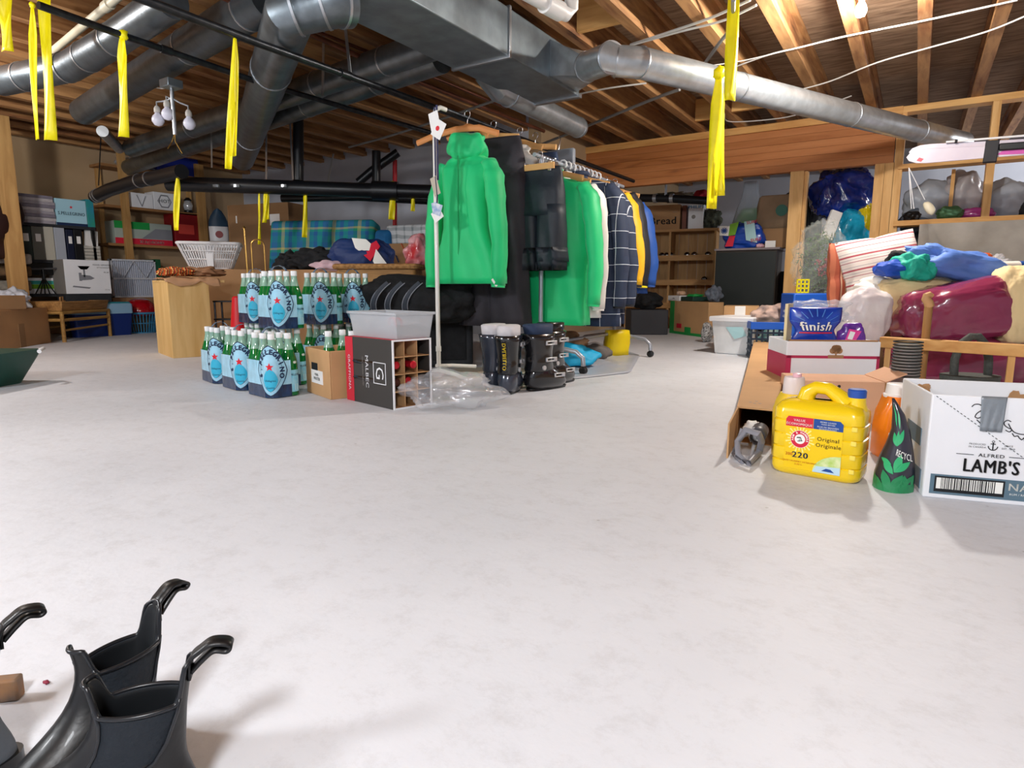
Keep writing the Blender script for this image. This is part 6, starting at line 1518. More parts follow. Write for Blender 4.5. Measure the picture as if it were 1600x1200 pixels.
# tray and green banded box in front of the shelf
gf = Fr((1046, 520), (1105, 528), 470); gf.h = ztop(470, gf.o); print('greenbox', gf.w, gf.h)
gb2 = carton('green_banded_box', 'kraft box with green printed base and edge in front of the wine shelf', gf, .18, m_kraft)
m_grn = mat('green_print', '1f9a48', .5)
b = B(); b.box(0, gf.w, -.002, 0, 0, .03); b.box(0, gf.w * .12, -.002, 0, .03, gf.h); b.box(gf.w * .42, gf.w * .58, -.002, 0, .03, gf.h * .24); b.box(-.002, 0, 0, .18, 0, gf.h); b.build('green_band', m_grn, gb2)
b = B(); b.box(gf.w * .2, gf.w * .33, -.002, 0, .07, .12); b.build('red_print', m_lred, gb2)
Mg = Matrix.Translation(gf.o) @ Matrix.Rotation(gf.rz, 4, 'Z')
o = thing('white_tray', 'shallow white box tray on the green banded box', 'tray', tuple(Mg @ Vector((-.1, .02, gf.h + .001))), gf.rz); B().box(0, .26, 0, .22, 0, .06).build('tray_body', m_whitebd, o, bevel=.003); lettering([('delta', .13, .03, .022)], 0, 0, 0, m_ink, o, -.002, .02)
o = thing('green_tray', 'dark green flat case beside the white tray', 'tray', tuple(Mg @ Vector((.17, .03, gf.h + .001))), gf.rz); B().box(0, .26, 0, .22, 0, .05).build('tray_body', mat('dark_green_plastic', '1c3c36', .5), o, bevel=.008); B().blob((.12, .1, .06), (.1, .08, .02), 3, .3, 2, 3, flat=.05).build('green_cloth', m_grn, o, FREE)
o = B().blob((0, 0, .08), (.08, .07, .09), 5, .2, 2, 4, flat=0).build('grey_mesh_bag', mat('blue_grey_mesh', '5c6470', .7, var=.3, vs=40), None, FREE, loc=Mg @ Vector((gf.w - .03, .08, gf.h + .003))); tag(o, 'blue-grey mesh bag at the right of the green flat case', 'bag')
for i, (x, c) in enumerate(((.02, 'c8a890'), (.09, 'd8b090'))):
    o = B().blob((0, 0, .025), (.035, .03, .025), i + 2, .25, 3, 3, flat=0).build('shell_ornament', mat('shell_%d' % i, c, .6), None, FREE, loc=Mg @ Vector((x, .1, gf.h + .062))); tag(o, '%s pale ornament lying on the white tray' % ('left' if i == 0 else 'right'), 'ornament')
o = B().blob((0, 0, .09), (.16, .12, .1), 33, .2, 2, 4, flat=0).build('dark_bundle', m_blk, None, FREE, loc=(lambda q: (q.x, q.y, .28))(F(1012, 460, 7.2))); tag(o, 'black cloth bundle left of the white tray under the jackets', 'cloth')
q = F(1012, 495, 7.2); o = B().box(-.22, .2, -.15, .2, 0, .28).build('footlocker', mat('dark_trunk', '33343a', .6), None, bevel=.01, loc=(q.x, q.y, 0), rz=HEAD); tag(o, 'dark low trunk on the floor left of the green banded box', 'trunk')
# ---- bags and things between the studs
def hang(name, label, px, py, D, size, seed, m, cat='plastic bag', amp=.14, sq=.85, fine=.06, rt=None):
    p = F(px, py, D); o = B().blob((0, 0, 0), size, seed, amp, 1.9, 5, sq=sq, fine=fine, rot=rt or Matrix.Rotation(HEAD, 3, 'Z')).build(name, m, None, FREE, loc=p); return tag(o, label, cat)
m_bbag = mat('dark_blue_film', '0a2a80', .2, coat=.8, var=.4, vs=6, bump=.8, bs=8); m_tealb = mat('turquoise_film', '1a9ac0', .25, coat=.6, var=.3, vs=8, bump=.6, bs=10)
hang('blue_rubbish_bag', 'large dark blue plastic bag between the two posts under the beam', 1318, 304, 6.6, (.30, .24, .25), 41, m_bbag)
hang('turquoise_bag', 'turquoise printed bag below the dark blue bag', 1330, 358, 6.5, (.20, .15, .22), 42, m_tealb)
hang('yellow_sack', 'small yellow bag beside the turquoise bag at the double post', 1352, 340, 6.45, (.10, .12, .14), 43, mat('yellow_film', 'd8c010', .3, coat=.5, bump=.5, bs=9))
hang('black_fin', 'black wedge shape left of the dark blue bag', 1268, 362, 7.1, (.09, .08, .36), 44, m_black, 'bag', .1, .6)
q = F(1300, 352, 6.4); o = B().box(-.06, .05, -.02, .02, -.14, .14).build('white_panel_box', m_paper, None, bevel=.004, loc=q, rz=HEAD); o.rotation_euler = (0, R(18), HEAD); tag(o, 'tilted white panel left of the turquoise bag', 'box')
q = F(1295, 370, 6.7); o = B().box(-.5, .35, -.3, .3, 0, .70).build('dark_rack_box', m_blk2, None, bevel=.01, loc=(q.x + .1, q.y + .1, 0), rz=HEAD); tag(o, 'dark crate behind the wreath that carries the coloured bags', 'crate')
# wreath in plastic
p = F(1283, 405, 5.0)
wr_ = thing('wrapped_wreath', 'green wreath with red berries wrapped in clear plastic', 'wreath', (p.x, p.y, .0), HEAD)
o = wr_; zc_ = ztop(410, Vector((p.x, p.y, 0)))
rnd = random.Random(9); b = B(); bb = B(); br = B()
for k in range(700):
    a = rnd.random() * 6.283; r = min(.17, abs(rnd.gauss(.11, .045))); c = Vector((r * math.cos(a), rnd.gauss(0, .03), zc_ + r * 1.35 * math.sin(a))); d = Vector((rnd.gauss(0, 1), rnd.gauss(0, .6), rnd.gauss(0, 1))).normalized() * .035
    s_ = d.cross(Vector((0, 1, 0))).normalized() * .004; b.add([c - s_, c + s_, c + d], [(0, 1, 2)])
for k in range(60):
    a = rnd.random() * 6.283; r = rnd.random() * .08; br.blob((r * math.cos(a), -.05 + rnd.gauss(0, .01), zc_ - .03 + r * math.sin(a)), (.009,) * 3, k, 0, 1, 1)
g = b.build('needles', mat('fir_green', '3e5636', .8, col2='5c7048', vs=12), o); g['kind'] = 'stuff'
g = br.build('berries', mat('dull_red_berries', '8a3a42', .4), o, FREE); g['kind'] = 'stuff'
B().blob((0, 0, zc_), (.2, .09, .27), 6, .15, 2.4, 5, fine=.12, sq=.9).build('clear_wrap', mat('shiny_clear_wrap', 'dfe6e0', .08, alpha=.12, bump=1, bs=24), o, FREE)
B().lathe([(.14, 0), (.15, .01), (.12, .05), (.04, .08), (.04, zc_ - .2)], 20).build('stand', m_blk2, o, SM)
p = F(1254, 447, 4.6); o = thing('yellow_basket', 'small yellow plastic basket corner below the wreath', 'basket', (p.x - .0, p.y, p.z - .05), HEAD); b = B()
for k in range(4): b.box(-.045 + .028 * k, -.037 + .028 * k, -.004, .004, 0, .1); b.box(-.045, .045, -.004, .004, .03 * k, .03 * k + .01)
b.build('basket_mesh', mat('yellow_plastic', 'e8d810', .4), o)
q = F(1262, 480, 4.62); o = B().box(-.15, .2, -.10, .12, 0, p.z - .051).build('blue_bin', m_crb, None, bevel=.01, loc=(q.x, q.y, 0), rz=HEAD); tag(o, 'blue box under the yellow basket behind the tablet pouch', 'box')
# ---- skis, poles and bags in the right stud wall
m_ski = mat('white_ski_print', 'bdb2c4', .3, col2='ccc4d0', vs=3, coat=.6); m_mag = mat('magenta_ski_print', 'c04aa0', .25, coat=.6)
D0 = 5.25
def ski(label, pa, pb, Da, Db, wd, m, tipm):
    a_, b_ = F(*pa, Da), F(*pb, Db); L_ = (b_ - a_).length; o = thing('ski', label, 'ski', tuple(a_))
    x = (b_ - a_).normalized(); z = Vector((0, 0, 1)) - x * x.z; z.normalize(); y = z.cross(x)
    o.matrix_world = Matrix.Translation(a_) @ Matrix((x, y, z)).transposed().to_4x4()
    out = [(0, 0), (.02, -wd * .55), (.07, -wd * .92), (.14, -wd), (.5, -wd * .8), (L_, -wd * .7), (L_, wd * .7), (.5, wd * .8), (.14, wd), (.07, wd * .92), (.02, wd * .55)]
    B().prism(out, -.006, .006).build('ski_body', m, o, bevel=.002)
    B().prism([(x_ * 1, z_) for x_, z_ in [(.55, -wd * .5), (L_ - .01, -wd * .6), (L_ - .01, wd * .1), (.6, wd * .2)]], -.008, -.006).build('magenta_print', tipm, o)
    b = B(); b.prism([(.07, -.03), (.1, -.04), (.115, -.02), (.085, -.008)], -.008, -.006); b.build('red_mark', m_lred, o); return o
s1_ = ski('white ski with magenta print lying on the ledge of the stud wall, front one', (1416, 246), (1625, 232), 5.0, 4.55, .052, m_ski, m_mag)
s2_ = ski('second white ski just above and behind the front ski', (1420, 238), (1625, 224), 5.06, 4.61, .05, m_ski, m_mag)
b = B(); b.box(.48, .56, -.03, .03, -.075, .075); b.build('ski_strap', m_black, s1_, bevel=.005)
B().box(.56, .80, -.03, -.008, .0, .05).build('binding', m_blkpl, s1_, bevel=.008)
a_, b_ = F(1478, 222, 4.9), F(1625, 210, 4.6); o = thing('ski_pole', 'pale ski pole above the skis at the right edge', 'ski pole', tuple(a_)); B().tube([(0, 0, 0), b_ - a_], .008, 10).build('pole_shaft', m_wpl, o, SM); B().tube([(b_ - a_) * .1, (b_ - a_) * .13], .013, 10).build('grip_band', m_blkpl, o, SM)
p = F(1420, 262, 5.0); o = thing('hanging_cord', 'white cords hanging from the ski tip with a cream shuttle', 'cord', tuple(p))
for q in ((1424, 326), (1428, 326), (1445, 312)): B().tube([(0, 0, 0), F(*q, 5.0) - p], .003, 6).build('cord_strand', m_wpl, o, SM)
B().blob(F(1452, 325, 5.0) - p, (.03, .03, .06), 3, .1, 1, 3, rot=Matrix.Rotation(R(-35), 3, 'Y')).build('cream_shuttle', mat('cream_plastic_pipe', 'd6cdb4'), o, FREE)
zs1 = zs + .001
def sill_thing(name, label, px, size, seed, m, cat, D=None, dy=.0, flat=True, amp=.15, fine=.06, sub=4):
    q = PY(px, 330, YW + .05 + dy); o = B().blob((0, 0, size[2] * .9), size, seed, amp, 2, sub, flat=0 if flat else None, fine=fine).build(name, m, None, FREE, loc=(q.x, q.y, zs1)); return tag(o, label, cat)
sill_thing('black_lamp_cap', 'small black ribbed cap on the sill below the ski tip', 1426, (.07, .06, .045), 3, m_blkpl, 'cap')
sill_thing('clear_bag', 'large clear bag of grey cloth on the sill left of the middle stud', 1448, (.19, .14, .2), 51, mat('pale_blue_grey_film', 'a8b0bc', .35, alpha=.85, bump=.6, bs=8), 'plastic bag', dy=.35)
sill_thing('clear_bag', 'clear bag with green and magenta wrapping on the sill, middle one', 1500, (.16, .13, .24), 52, mat('grey_film_magenta', 'a6a2a6', .35, alpha=.9, col2='b8b4bc', vs=4, bump=.6, bs=8), 'plastic bag', dy=.38)
sill_thing('magenta_wrap', 'magenta printed wrapping at the foot of the middle clear bag', 1525, (.13, .05, .05), 53, m_mag, 'wrapping', dy=.08)
sill_thing('green_foil', 'green crumpled foil on the sill near the concrete wall', 1484, (.1, .06, .06), 54, mat('green_foil', '5a8a62', .4, .4, bump=.6, bs=12), 'wrapping', dy=.02)
sill_thing('clear_bag', 'bluish clear bag on the sill right of the stud at the right edge', 1572, (.19, .13, .18), 55, mat('pale_blue_grey_film', 'a8b0bc'), 'plastic bag', dy=.32)
o = sill_thing('dark_case', 'dark case at the right edge on the sill', 1605, (.12, .12, .13), 56, m_blk2, 'case', dy=.3)
q = PY(1418, 372, YW + .35); o = B().box(-.1, .25, -.1, .1, 0, q.z + .02).build('dark_shelf_box', m_blk2, None, loc=(q.x, q.y, 0)); tag(o, 'dark cabinet in the gap left of the concrete wall', 'cabinet')
o = B().blob((0, 0, .12), (.13, .1, .13), 58, .15, 2, 4, flat=0).build('grey_sack', mat('blue_grey_sack', '4c5460', .6, bump=.4, bs=10), None, FREE, loc=(q.x + .05, q.y, q.z + .021)); tag(o, 'dark grey-blue sack in the gap left of the concrete wall', 'bag')
# ================================================================ LEFT SIDE AND BACK
def FX(x0, x1, yb, yt, X, zb=None):
    """front of a box that faces +X: foot pixels x0..x1 on the plane X"""
    f = Fr.__new__(Fr); a, b_ = PX(x0, yb, X), PX(x1, yb, X)
    f.o = Vector((X, a.y, a.z if zb is None else zb)); f.w = b_.y - a.y; f.rz = R(90); f.h = ztop(yt, a) - f.o.z; return f
def simple(name, label, f, d, m, cat='box', bevel=.004, group=None):
    o = thing(name, label, cat, tuple(f.o), f.rz, group); B().box(0, f.w, 0, d, 0, f.h).build('box_body', m, o, bevel=bevel); return o
m_pl = wood('dim_pine_upright', 'c99e62', 'a87c46', 'z', sc=4); m_ply = wood('dim_pine_board', 'a87a4a', '8a6038', 'y', sc=4)
# pine stud at the far left and rough shelving behind it
XS = -7.35
a = PX(32, 480, XS); o = B().box(-.045, .045, -.07, .07, 0, ZC - .01).build('timber_post', m_pl, None, loc=(XS, a.y, 0)); tag(o, 'timber post standing at the far left in front of the shelves', 'post')
XA = -7.75
base = PX(30, 450, XA); y0 = PX(-30, 450, XA).y; y1 = PX(158, 450, XA).y
zA = [ztop(yy, PX(100, 450, XA)) for yy in (459, 407, 351)]
sh = thing('storage_shelf', 'dark storage shelf loaded with binders and boxes at the far left', 'shelf', (XA, y0, 0))
for z in zA: B().box(-.5, 0, 0, y1 - y0, z - .03, z).build('shelf_board', m_blk2, sh)
for yy in (0.02, y1 - y0 - .04):
    for xx in (-.49, -.03): B().box(xx, xx + .03, yy, yy + .03, 0, zA[2] - .031).build('upright', m_blkpl, sh)
# binders
rnd = random.Random(3)
for i, (x0, x1, yt, c, lb) in enumerate(((35, 54, 352, '27332f', 'dark green binder with a white spine label'), (54, 73, 353, '6a6a62', 'grey marbled binder with a white spine label'), (73, 89, 352, 'b8b4a6', 'cream binder between the grey and the pale blue ones'), (89, 106, 355, 'a8aeb8', 'pale blue-grey binder'), (107, 119, 358, '0a1430', 'navy binder with a white label'), (119, 133, 358, '08090e', 'black binder with a white label'))):
    f = FX(x0, x1 - .6, 406, yt, XA + .0, zA[1]); o = thing('ring_binder', lb + ' on the left storage shelf', 'binder', tuple(f.o), f.rz, 'ring binders on the left storage shelf')
    B().box(0, f.w, 0, .3, 0, f.h).build('binder_body', mat('binder_%d' % i, c, .6), o, bevel=.006)
    if i not in (2, 3): B().box(f.w * .3, f.w * .75, -.002, 0, f.h * .55, f.h * .78).build('spine_label', m_paper, o)
f = FX(134, 158, 405, 388, XA, zA[1])
for k in range(5):
    o = B().box(0, f.w, 0, .25, k * .035, k * .035 + .03).build('paper_stack', mat('grey_paper', 'bcb8ae', .8, var=.1), None, loc=f.o, rz=R(90)); tag(o, 'grey-white paper pad, number %s from the bottom in the pile right of the binders' % ('one', 'two', 'three', 'four', 'five')[k], 'paper', 'paper pads piled right of the binders')
q = FX(136, 156, 388, 370, XA + .02); o = B().box(0, f.w * .8, .02, .05, 0, .2).build('white_envelope', m_paper, None, loc=(q.o.x, q.o.y, zA[1] + .18), rz=R(90)); o.rotation_euler = (R(-18), R(12), R(90)); tag(o, 'bluish white sheet leaning over the paper pile', 'paper')
q = FX(146, 154, 388, 355, XA - .1, zA[1]); o = simple('dark_red_book', 'dark red upright book behind the leaning sheet', q, .2, mat('dark_red_cover', '5a1820', .6), 'book')
# magazines
for k in range(9):
    f = FX(33 + rnd.random() * 3, 89 - rnd.random() * 3, 351, 312, XA + rnd.random() * .02, zA[2] + .001 + k * .032)
    o = B().box(0, f.w, 0, .28, 0, .030).build('magazine_bundle', mat('magazine_%d' % (k % 3), ('9a949c', 'b4aeb0', '7a7480')[k % 3], .6, var=.2, vs=14), None, loc=f.o, rz=f.rz); o.rotation_euler.y = rnd.uniform(-.004, .004)
    tag(o, 'thin grey magazine bundle, layer %s from the bottom of the far left pile' % ('one', 'two', 'three', 'four', 'five', 'six', 'seven', 'eight', 'nine')[k], 'magazines', 'magazine bundles piled at the far left')
f = FX(89, 137, 350, 309, XA, zA[2]); o = simple('water_carton', 'light blue mineral water carton on top of the left storage shelf', f, .3, mat('light_blue_carton', 'a8d4e4', .5)); 
lettering([('S.PELLEGRINO', f.w * .5, f.h * .45, f.h * .17, .8)], 0, 0, 0, m_navyink, o, -.002, .02)
b = B(); b.add([(x, -.002, z) for x, z in star_pts(f.w * .5, f.h * .7, .018)] + [(f.w * .5, -.002, f.h * .7)], [(i, (i + 1) % 10, 10) for i in range(10)]); b.build('red_star', m_star, o)
b = B(); b.box(0, f.w, -.0015, 0, 0, f.h * .1); b.build('navy_band', m_navyink, o)
f = FX(137.5, 149, 350, 311, XA, zA[2]); o = simple('water_carton', 'green and blue end carton right of the light blue carton', f, .28, mat('green_blue_carton', '2f9a5a', .5, col2='2c84c0', vs=3))
# under-shelf things
f = FX(37, 87, 430, 409, XA, zA[0] + .22); f.h = .12
o = simple('black_case', 'black case in the dark gap under the binders', FX(37, 87, 432, 410, XA - .02, zA[0] + .20), .3, m_blkpl, 'case')
o = simple('printed_box', 'white box with teal and lime bands behind the small tripod', FX(46, 88, 457, 434, XA - .05, zA[0] + .001), .2, m_whitebd); 
f = FX(46, 88, 457, 434, XA - .05); B().box(0, f.w, -.002, 0, f.h * .35, f.h * .65).build('lime_band', mat('lime_print', '7ab428'), o); B().box(0, f.w, -.002, 0, f.h * .66, f.h * .9).build('teal_band', mat('teal_print', '3aa8a0', .5), o)
q = PX(68, 430, XA + .06); o = thing('small_tripod', 'small black tripod in front of the lime-banded box', 'tripod', (XA + .06, q.y, zA[0]))
for k in range(5): a_ = R(180 + k * 45 - 90 + 0); B().tube([(0, 0, .17), (.03 * math.cos(k), .10 * (k - 2) / 2, 0)], .006, 6).build('leg', m_blkpl, o, SM)
B().tube([(0, 0, .15), (0, 0, .25)], .018, 10).build('column', m_blkpl, o, SM); B().tube([(0, -.18, .25), (0, .14, .265)], .010, 8).build('rail', mat('ribbed_grey', '4a4a4c', .5), o, SM)
# grinder box
f = FX(104, 175, 459, 405, XA + .22, zA[0]); f.o.z = zA[0]; gb3 = simple('appliance_carton', 'white carton with a picture of a meat grinder attachment', f, .36, m_whitebd)
B().box(-.002, 0, 0, .36, 0, f.h).build('grey_side', m_greybd, gb3)
sup = B().box(XA + .001, XA + .2, f.o.y, f.o.y + f.w, 0, zA[0] - .002).build('dark_stand', m_blk2); tag(sup, 'dark stand under the white grinder carton', 'stand')
b = B(); w_, h = f.w, f.h; m_gp = mat('grey_print', '84868e', .5)
b.lathe([(.03, 0), (.055, .03), (.06, .035)], 20, (0, 0, 0)); b.v = [Vector((v.x * 1 + w_ * .42, -.002, v.z + h * .72)) for v in b.v]
b.box(w_ * .40, w_ * .44, -.002, -.001, h * .5, h * .74); b.box(w_ * .30, w_ * .36, -.002, -.001, h * .38, h * .62); b.add([(w_ * .36, -.002, h * .40), (w_ * .56, -.002, h * .42), (w_ * .64, -.002, h * .46), (w_ * .54, -.002, h * .54), (w_ * .36, -.002, h * .56)], [(0, 1, 2, 3, 4)]); b.add([(w_ * .14, -.002, h * .2), (w_ * .5, -.002, h * .15), (w_ * .54, -.002, h * .19), (w_ * .16, -.002, h * .24)], [(0, 1, 2, 3)])
b.build('grinder_picture', m_gp, gb3)
lettering([('FOOD GRINDER', w_ * .83, h * .86, h * .065), ('ATTACHMENT', w_ * .85, h * .78, h * .05), ('M-20', w_ * .91, h * .64, h * .06), ('2.5 kg', w_ * .9, h * .12, h * .05)], 0, 0, 0, m_ink, gb3, -.002, .0)
# air filter in film with green edge
f = FX(176, 246, 461, 407, XA - .2, zA[0]); f.h = ztop(407, f.o) - zA[0] + .02; f.o.z = zA[0] - .05; 
af = thing('air_filter', 'pleated air filter with zigzag cardboard frame wrapped in film', 'filter', tuple(f.o), f.rz); w_, h = f.w, f.h + .05
b = B()
n = 44
b.grid(lambda u, v: Vector((w_ * u, -.0 + .012 * (1 if int(u * n + .5) % 2 else 0), h * v)), n, 1); b.build('pleats', mat('pleated_grey_paper', 'b4bac8', .8), af)
b = B(); m_fr = mat('filter_frame', 'd4d8e0', .6)
for x0, x1, z0, z1_ in ((0, w_, 0, .02), (0, w_, h - .02, h), (0, .02, 0, h), (w_ - .02, w_, 0, h), (0, w_, h * .5 - .01, h * .5 + .01)): b.box(x0, x1, -.012, -.006, z0, z1_)
for k in range(4):
    xa_, xb_ = w_ * k / 4, w_ * (k + 1) / 4; za_, zb_ = (h - .02, h * .5) if k % 2 == 0 else (h * .5, h - .02); b.beam((xa_, -.010, za_), (xb_, -.010, zb_), .005, .014, up=(0, 1, 0))
b.build('zigzag_frame', m_fr, af); B().box(0, w_, .014, .05, 0, h).build('filter_back', m_fr, af)
ge = simple('green_carton_edge', 'narrow dark green carton standing right of the air filter', FX(248, 256, 470, 405, XA - .2, zA[0] - .05), .3, mat('dark_green_board', '1c5c3c', .6))
o = B().box(-.245, -.02, 0, .7, 0, zA[0] - .051).build('shelf_base_box', m_kraftd, None, loc=(XA, PX(176, 460, XA).y, 0)); tag(o, 'brown carton under the air filter', 'box')
# pine shelf unit L2
XB = -8.0
p0, p1 = PX(183, 440, XB).y, PX(326, 440, XB).y
u2 = thing('pine_shelf', 'open pine shelf unit on the beige wall holding boxes', 'shelf', (XB, p0, 0))
hB = [ztop(yy, PX(230, 450, XB)) for yy in (382, 324, 262)]
for px in ((197, 208), (314, 326)):
    ya, yb = PX(px[0], 400, XB).y - p0, PX(px[1], 400, XB).y - p0
    B().box(-.02, .02, ya, yb, 0, ztop(240, PX(230, 450, XB))).build('upright', m_pl, u2)
B().box(-.29, -.25, 0, .05, 0, hB[2]).build('upright', m_pl, u2); B().box(-.29, -.25, p1 - p0 - .05, p1 - p0, 0, hB[2]).build('upright', m_pl, u2)
for z in hB: B().box(-.29, -.02, -.05, p1 - p0, z - .03, z).build('shelf_board', m_ply, u2)
f = FX(206, 240, 323, 300, XB - .03, hB[1]); o = simple('logo_box', 'white box with a dark V mark on the pine shelf', f, .2, m_whitebd); b = B(); b.beam((f.w * .25, -.001, f.h * .85), (f.w * .45, -.001, f.h * .1), .002, .02, up=(0, 1, 0)); b.beam((f.w * .65, -.001, f.h * .85), (f.w * .45, -.001, f.h * .1), .002, .02, up=(0, 1, 0)); b.build('printed_mark', m_gp, o)
f = FX(241, 274, 323, 299, XB - .03, hB[1]); o = simple('logo_box', 'white box with a round hexagon mark on the pine shelf', f, .2, m_whitebd); b = B(); b.tube([(f.w * .5 + f.h * .38 * math.cos(R(60 * k)), -.001, f.h * .5 + f.h * .38 * math.sin(R(60 * k))) for k in range(6)], .008, 4, closed=True); put_text(b, 'HOT', f.w * .5, f.h * .5, f.h * .3, -.003, .02); b.build('printed_mark', m_gp, o)
q = PX(294, 323, XB - .05); o = thing('lantern', 'small glass lantern on the pine shelf', 'lantern', (q.x, q.y, hB[1] - .0))
B().lathe([(.05, 0), (.055, .01), (.05, .03)], 16).build('base', m_blkpl, o, SM); B().lathe([(.045, .03), (.06, .09), (.04, .15)], 16).build('glass', mat('lantern_glass', 'c8ccd0', .1, .3, coat=.6), o, FREE); B().lathe([(.045, .15), (.05, .16), (.02, .19)], 16).build('lid', m_blkpl, o, SM)
f = FX(181, 270, 381, 344, XB - .03, hB[0]); f.h = ztop(344, f.o) - hB[0]; o = simple('board_carton', 'white, green and red printed carton on the pine shelf', f, .24, mat('grey_green_carton', 'a8b4ac', .6))
f.o.x += 0
b = B(); b.box(0, f.w, -.002, 0, 0, f.h * .26); b.build('red_band', m_lred, o); b = B(); b.box(0, f.w * .6, -.002, 0, f.h * .68, f.h); b.build('green_band', m_grn, o); b = B(); b.add([(f.w * .45, -.003, f.h * .28), (f.w * .7, -.003, f.h * .75), (f.w, -.003, f.h * .75), (f.w, -.003, f.h * .28)], [(0, 1, 2, 3)]); b.build('grey_print', m_gp, o)
lettering([('XEROBOND', f.w * .62, f.h * .12, f.h * .19)], 0, 0, 0, m_lwh, o, -.004, .03)
f = FX(275, 312, 381, 331, XB - .02, hB[0]); o = simple('red_box', 'dark red box with a lighter red label on the pine shelf', f, .24, mat('dark_red_card', '8c141c', .5)); B().box(f.w * .15, f.w * .8, -.002, 0, f.h * .38, f.h * .66).build('label', mat('coral_red', 'd84a40', .5), o)
f = FX(246, 310, 262, 238, XB - .02, hB[2]); o = simple('blue_box', 'deep blue box on the top of the pine shelf', f, .24, mat('deep_blue', '142a90', .5))
q = PX(235, 260, XB - .1); o = B().blob((0, 0, .05), (.13, .2, .07), 4, .3, 3, 4, flat=0, fine=.1).build('clear_bag', m_clear, None, FREE, loc=(XB - .14, PX(222, 262, XB).y, hB[2])); tag(o, 'clear bag of dark things on top of the pine shelf', 'plastic bag')
# blue cleaning bottle shape
q = PX(343, 378, -7.6); o = thing('ironing_shape', 'tall rounded item with blue top and white base right of the pine shelf', 'iron', (q.x, q.y, 0), R(60))
zt = ztop(326, q); z0 = ztop(378, q)
B().rings([[(wx_ * math.cos(a), .05 * math.sin(a), z) for a in [2 * math.pi * k / 20 for k in range(20)]] for z, wx_ in ((z0, .11), (z0 + .18, .115), (z0 + .19, .115))]).build('white_base', m_wpl, o, SM)
B().rings([[(wx_ * math.cos(a), .05 * math.sin(a), z) for a in [2 * math.pi * k / 20 for k in range(20)]] for z, wx_ in ((z0 + .19, .115), (z0 + .26, .11), (zt - .1, .09), (zt - .03, .05), (zt, .01))]).build('blue_top', mat('slate_blue_plastic', '2c4a64', .5), o, SM)
b = disc(B(), 0, z0 + .09, .045, -.056, 16); b.build('red_print', mat('dull_red', '9a5050', .5), o)
B().box(-.12, .12, -.1, .1, 0, z0 - .001).build('stand', m_kraftd, o)
# tall cardboard box / board
fa, fb = F(362, 420, 7.3), F(455, 420, 7.0)
o = thing('tall_carton', 'large plain brown carton standing behind the laundry basket', 'box', (fa.x, fa.y, 0), math.atan2((fb - fa).y, (fb - fa).x)); w_ = (fb - fa).length; h = ztop(321, Vector((fa.x, fa.y, 0))); B().box(0, w_, 0, .3, 0, h).build('box_body', m_kraftd, o, bevel=.004); B().box(w_ * .13, w_ * .15, -.003, 0, h - .2, h - .12).build('white_mark', m_paper, o); B().box(w_ * .70, w_ * .86, -.003, 0, h - .24, h - .12).build('shipping_label', m_paper, o); B().box(w_ * .0, w_ * .01, -.004, 0, 0, h).build('corner_tape', m_kraft2, o)
# ---- floor things at the far left
bf_ = Fr((-40, 556), (80, 535), 488); bx_ = carton('moving_box', 'large brown cardboard box on the floor at the left edge', bf_, .45, m_kraft2, flaps=(('b', 50, .12),)); 
B().box(bf_.w * .55, bf_.w * .63, -.002, 0, 0, bf_.h * .62).build('tape_strip', m_kraftd, bx_)
Mb = Matrix.Translation(bf_.o) @ Matrix.Rotation(bf_.rz, 4, 'Z')
o = B().blob((0, 0, .07), (.17, .12, .1), 4, .25, 2.5, 4, fine=.1, flat=0).build('white_carrier_bag', mat('white_carrier_film', 'c8ccd6', .4, bump=.5, bs=14), None, FREE, loc=Mb @ Vector((bf_.w * .85, .2, bf_.h + .001))); tag(o, 'white carrier bag on the cardboard box at the far left', 'plastic bag')
o = B().box(-.3, .2, -.1, .2, 0, .12).build('small_carton', m_kraftd, None, bevel=.004, loc=Mb @ Vector((bf_.w * .5, .2, bf_.h + .001)), rz=.4); tag(o, 'small open carton on the cardboard box at the left edge', 'box')
q = PX(6, 430, XA + .3); o = B().blob((0, 0, 0), (.12, .3, .28), 9, .2, 1.5, 4, sq=.8).build('brown_coat', mat('dark_brown_leather', '2c1410', .5, bump=.4, bs=8), None, FREE, loc=(q.x, q.y - .1, 1.12)); tag(o, 'dark brown leather item at the left edge behind the post', 'coat')
for k, (yb, c) in enumerate(((448, '8a8478'), (425, '6a5238'), (405, 'b0a8a0'))):
    q = PX(10, yb, XA + .2); o = B().box(-.25, 0, -.5, .22, -.04, .06).build('folded_blanket', mat('blanket_%d' % k, c, .9, var=.2, vs=20, bump=.5), None, bevel=.02, loc=(q.x, q.y, q.z)); tag(o, ('grey-green', 'brown', 'pale grey')[k] + ' folded blanket at the left edge behind the post', 'blanket')
q = PX(10, 500, XA + .2); o = B().box(-.3, 0, -.7, .1, 0, ztop(450, PX(10, 450, XA + .2)) - .06).build('grey_chest', m_greybd, None, bevel=.01, loc=(q.x, q.y, 0)); tag(o, 'grey chest under the folded blankets at the left edge', 'chest')
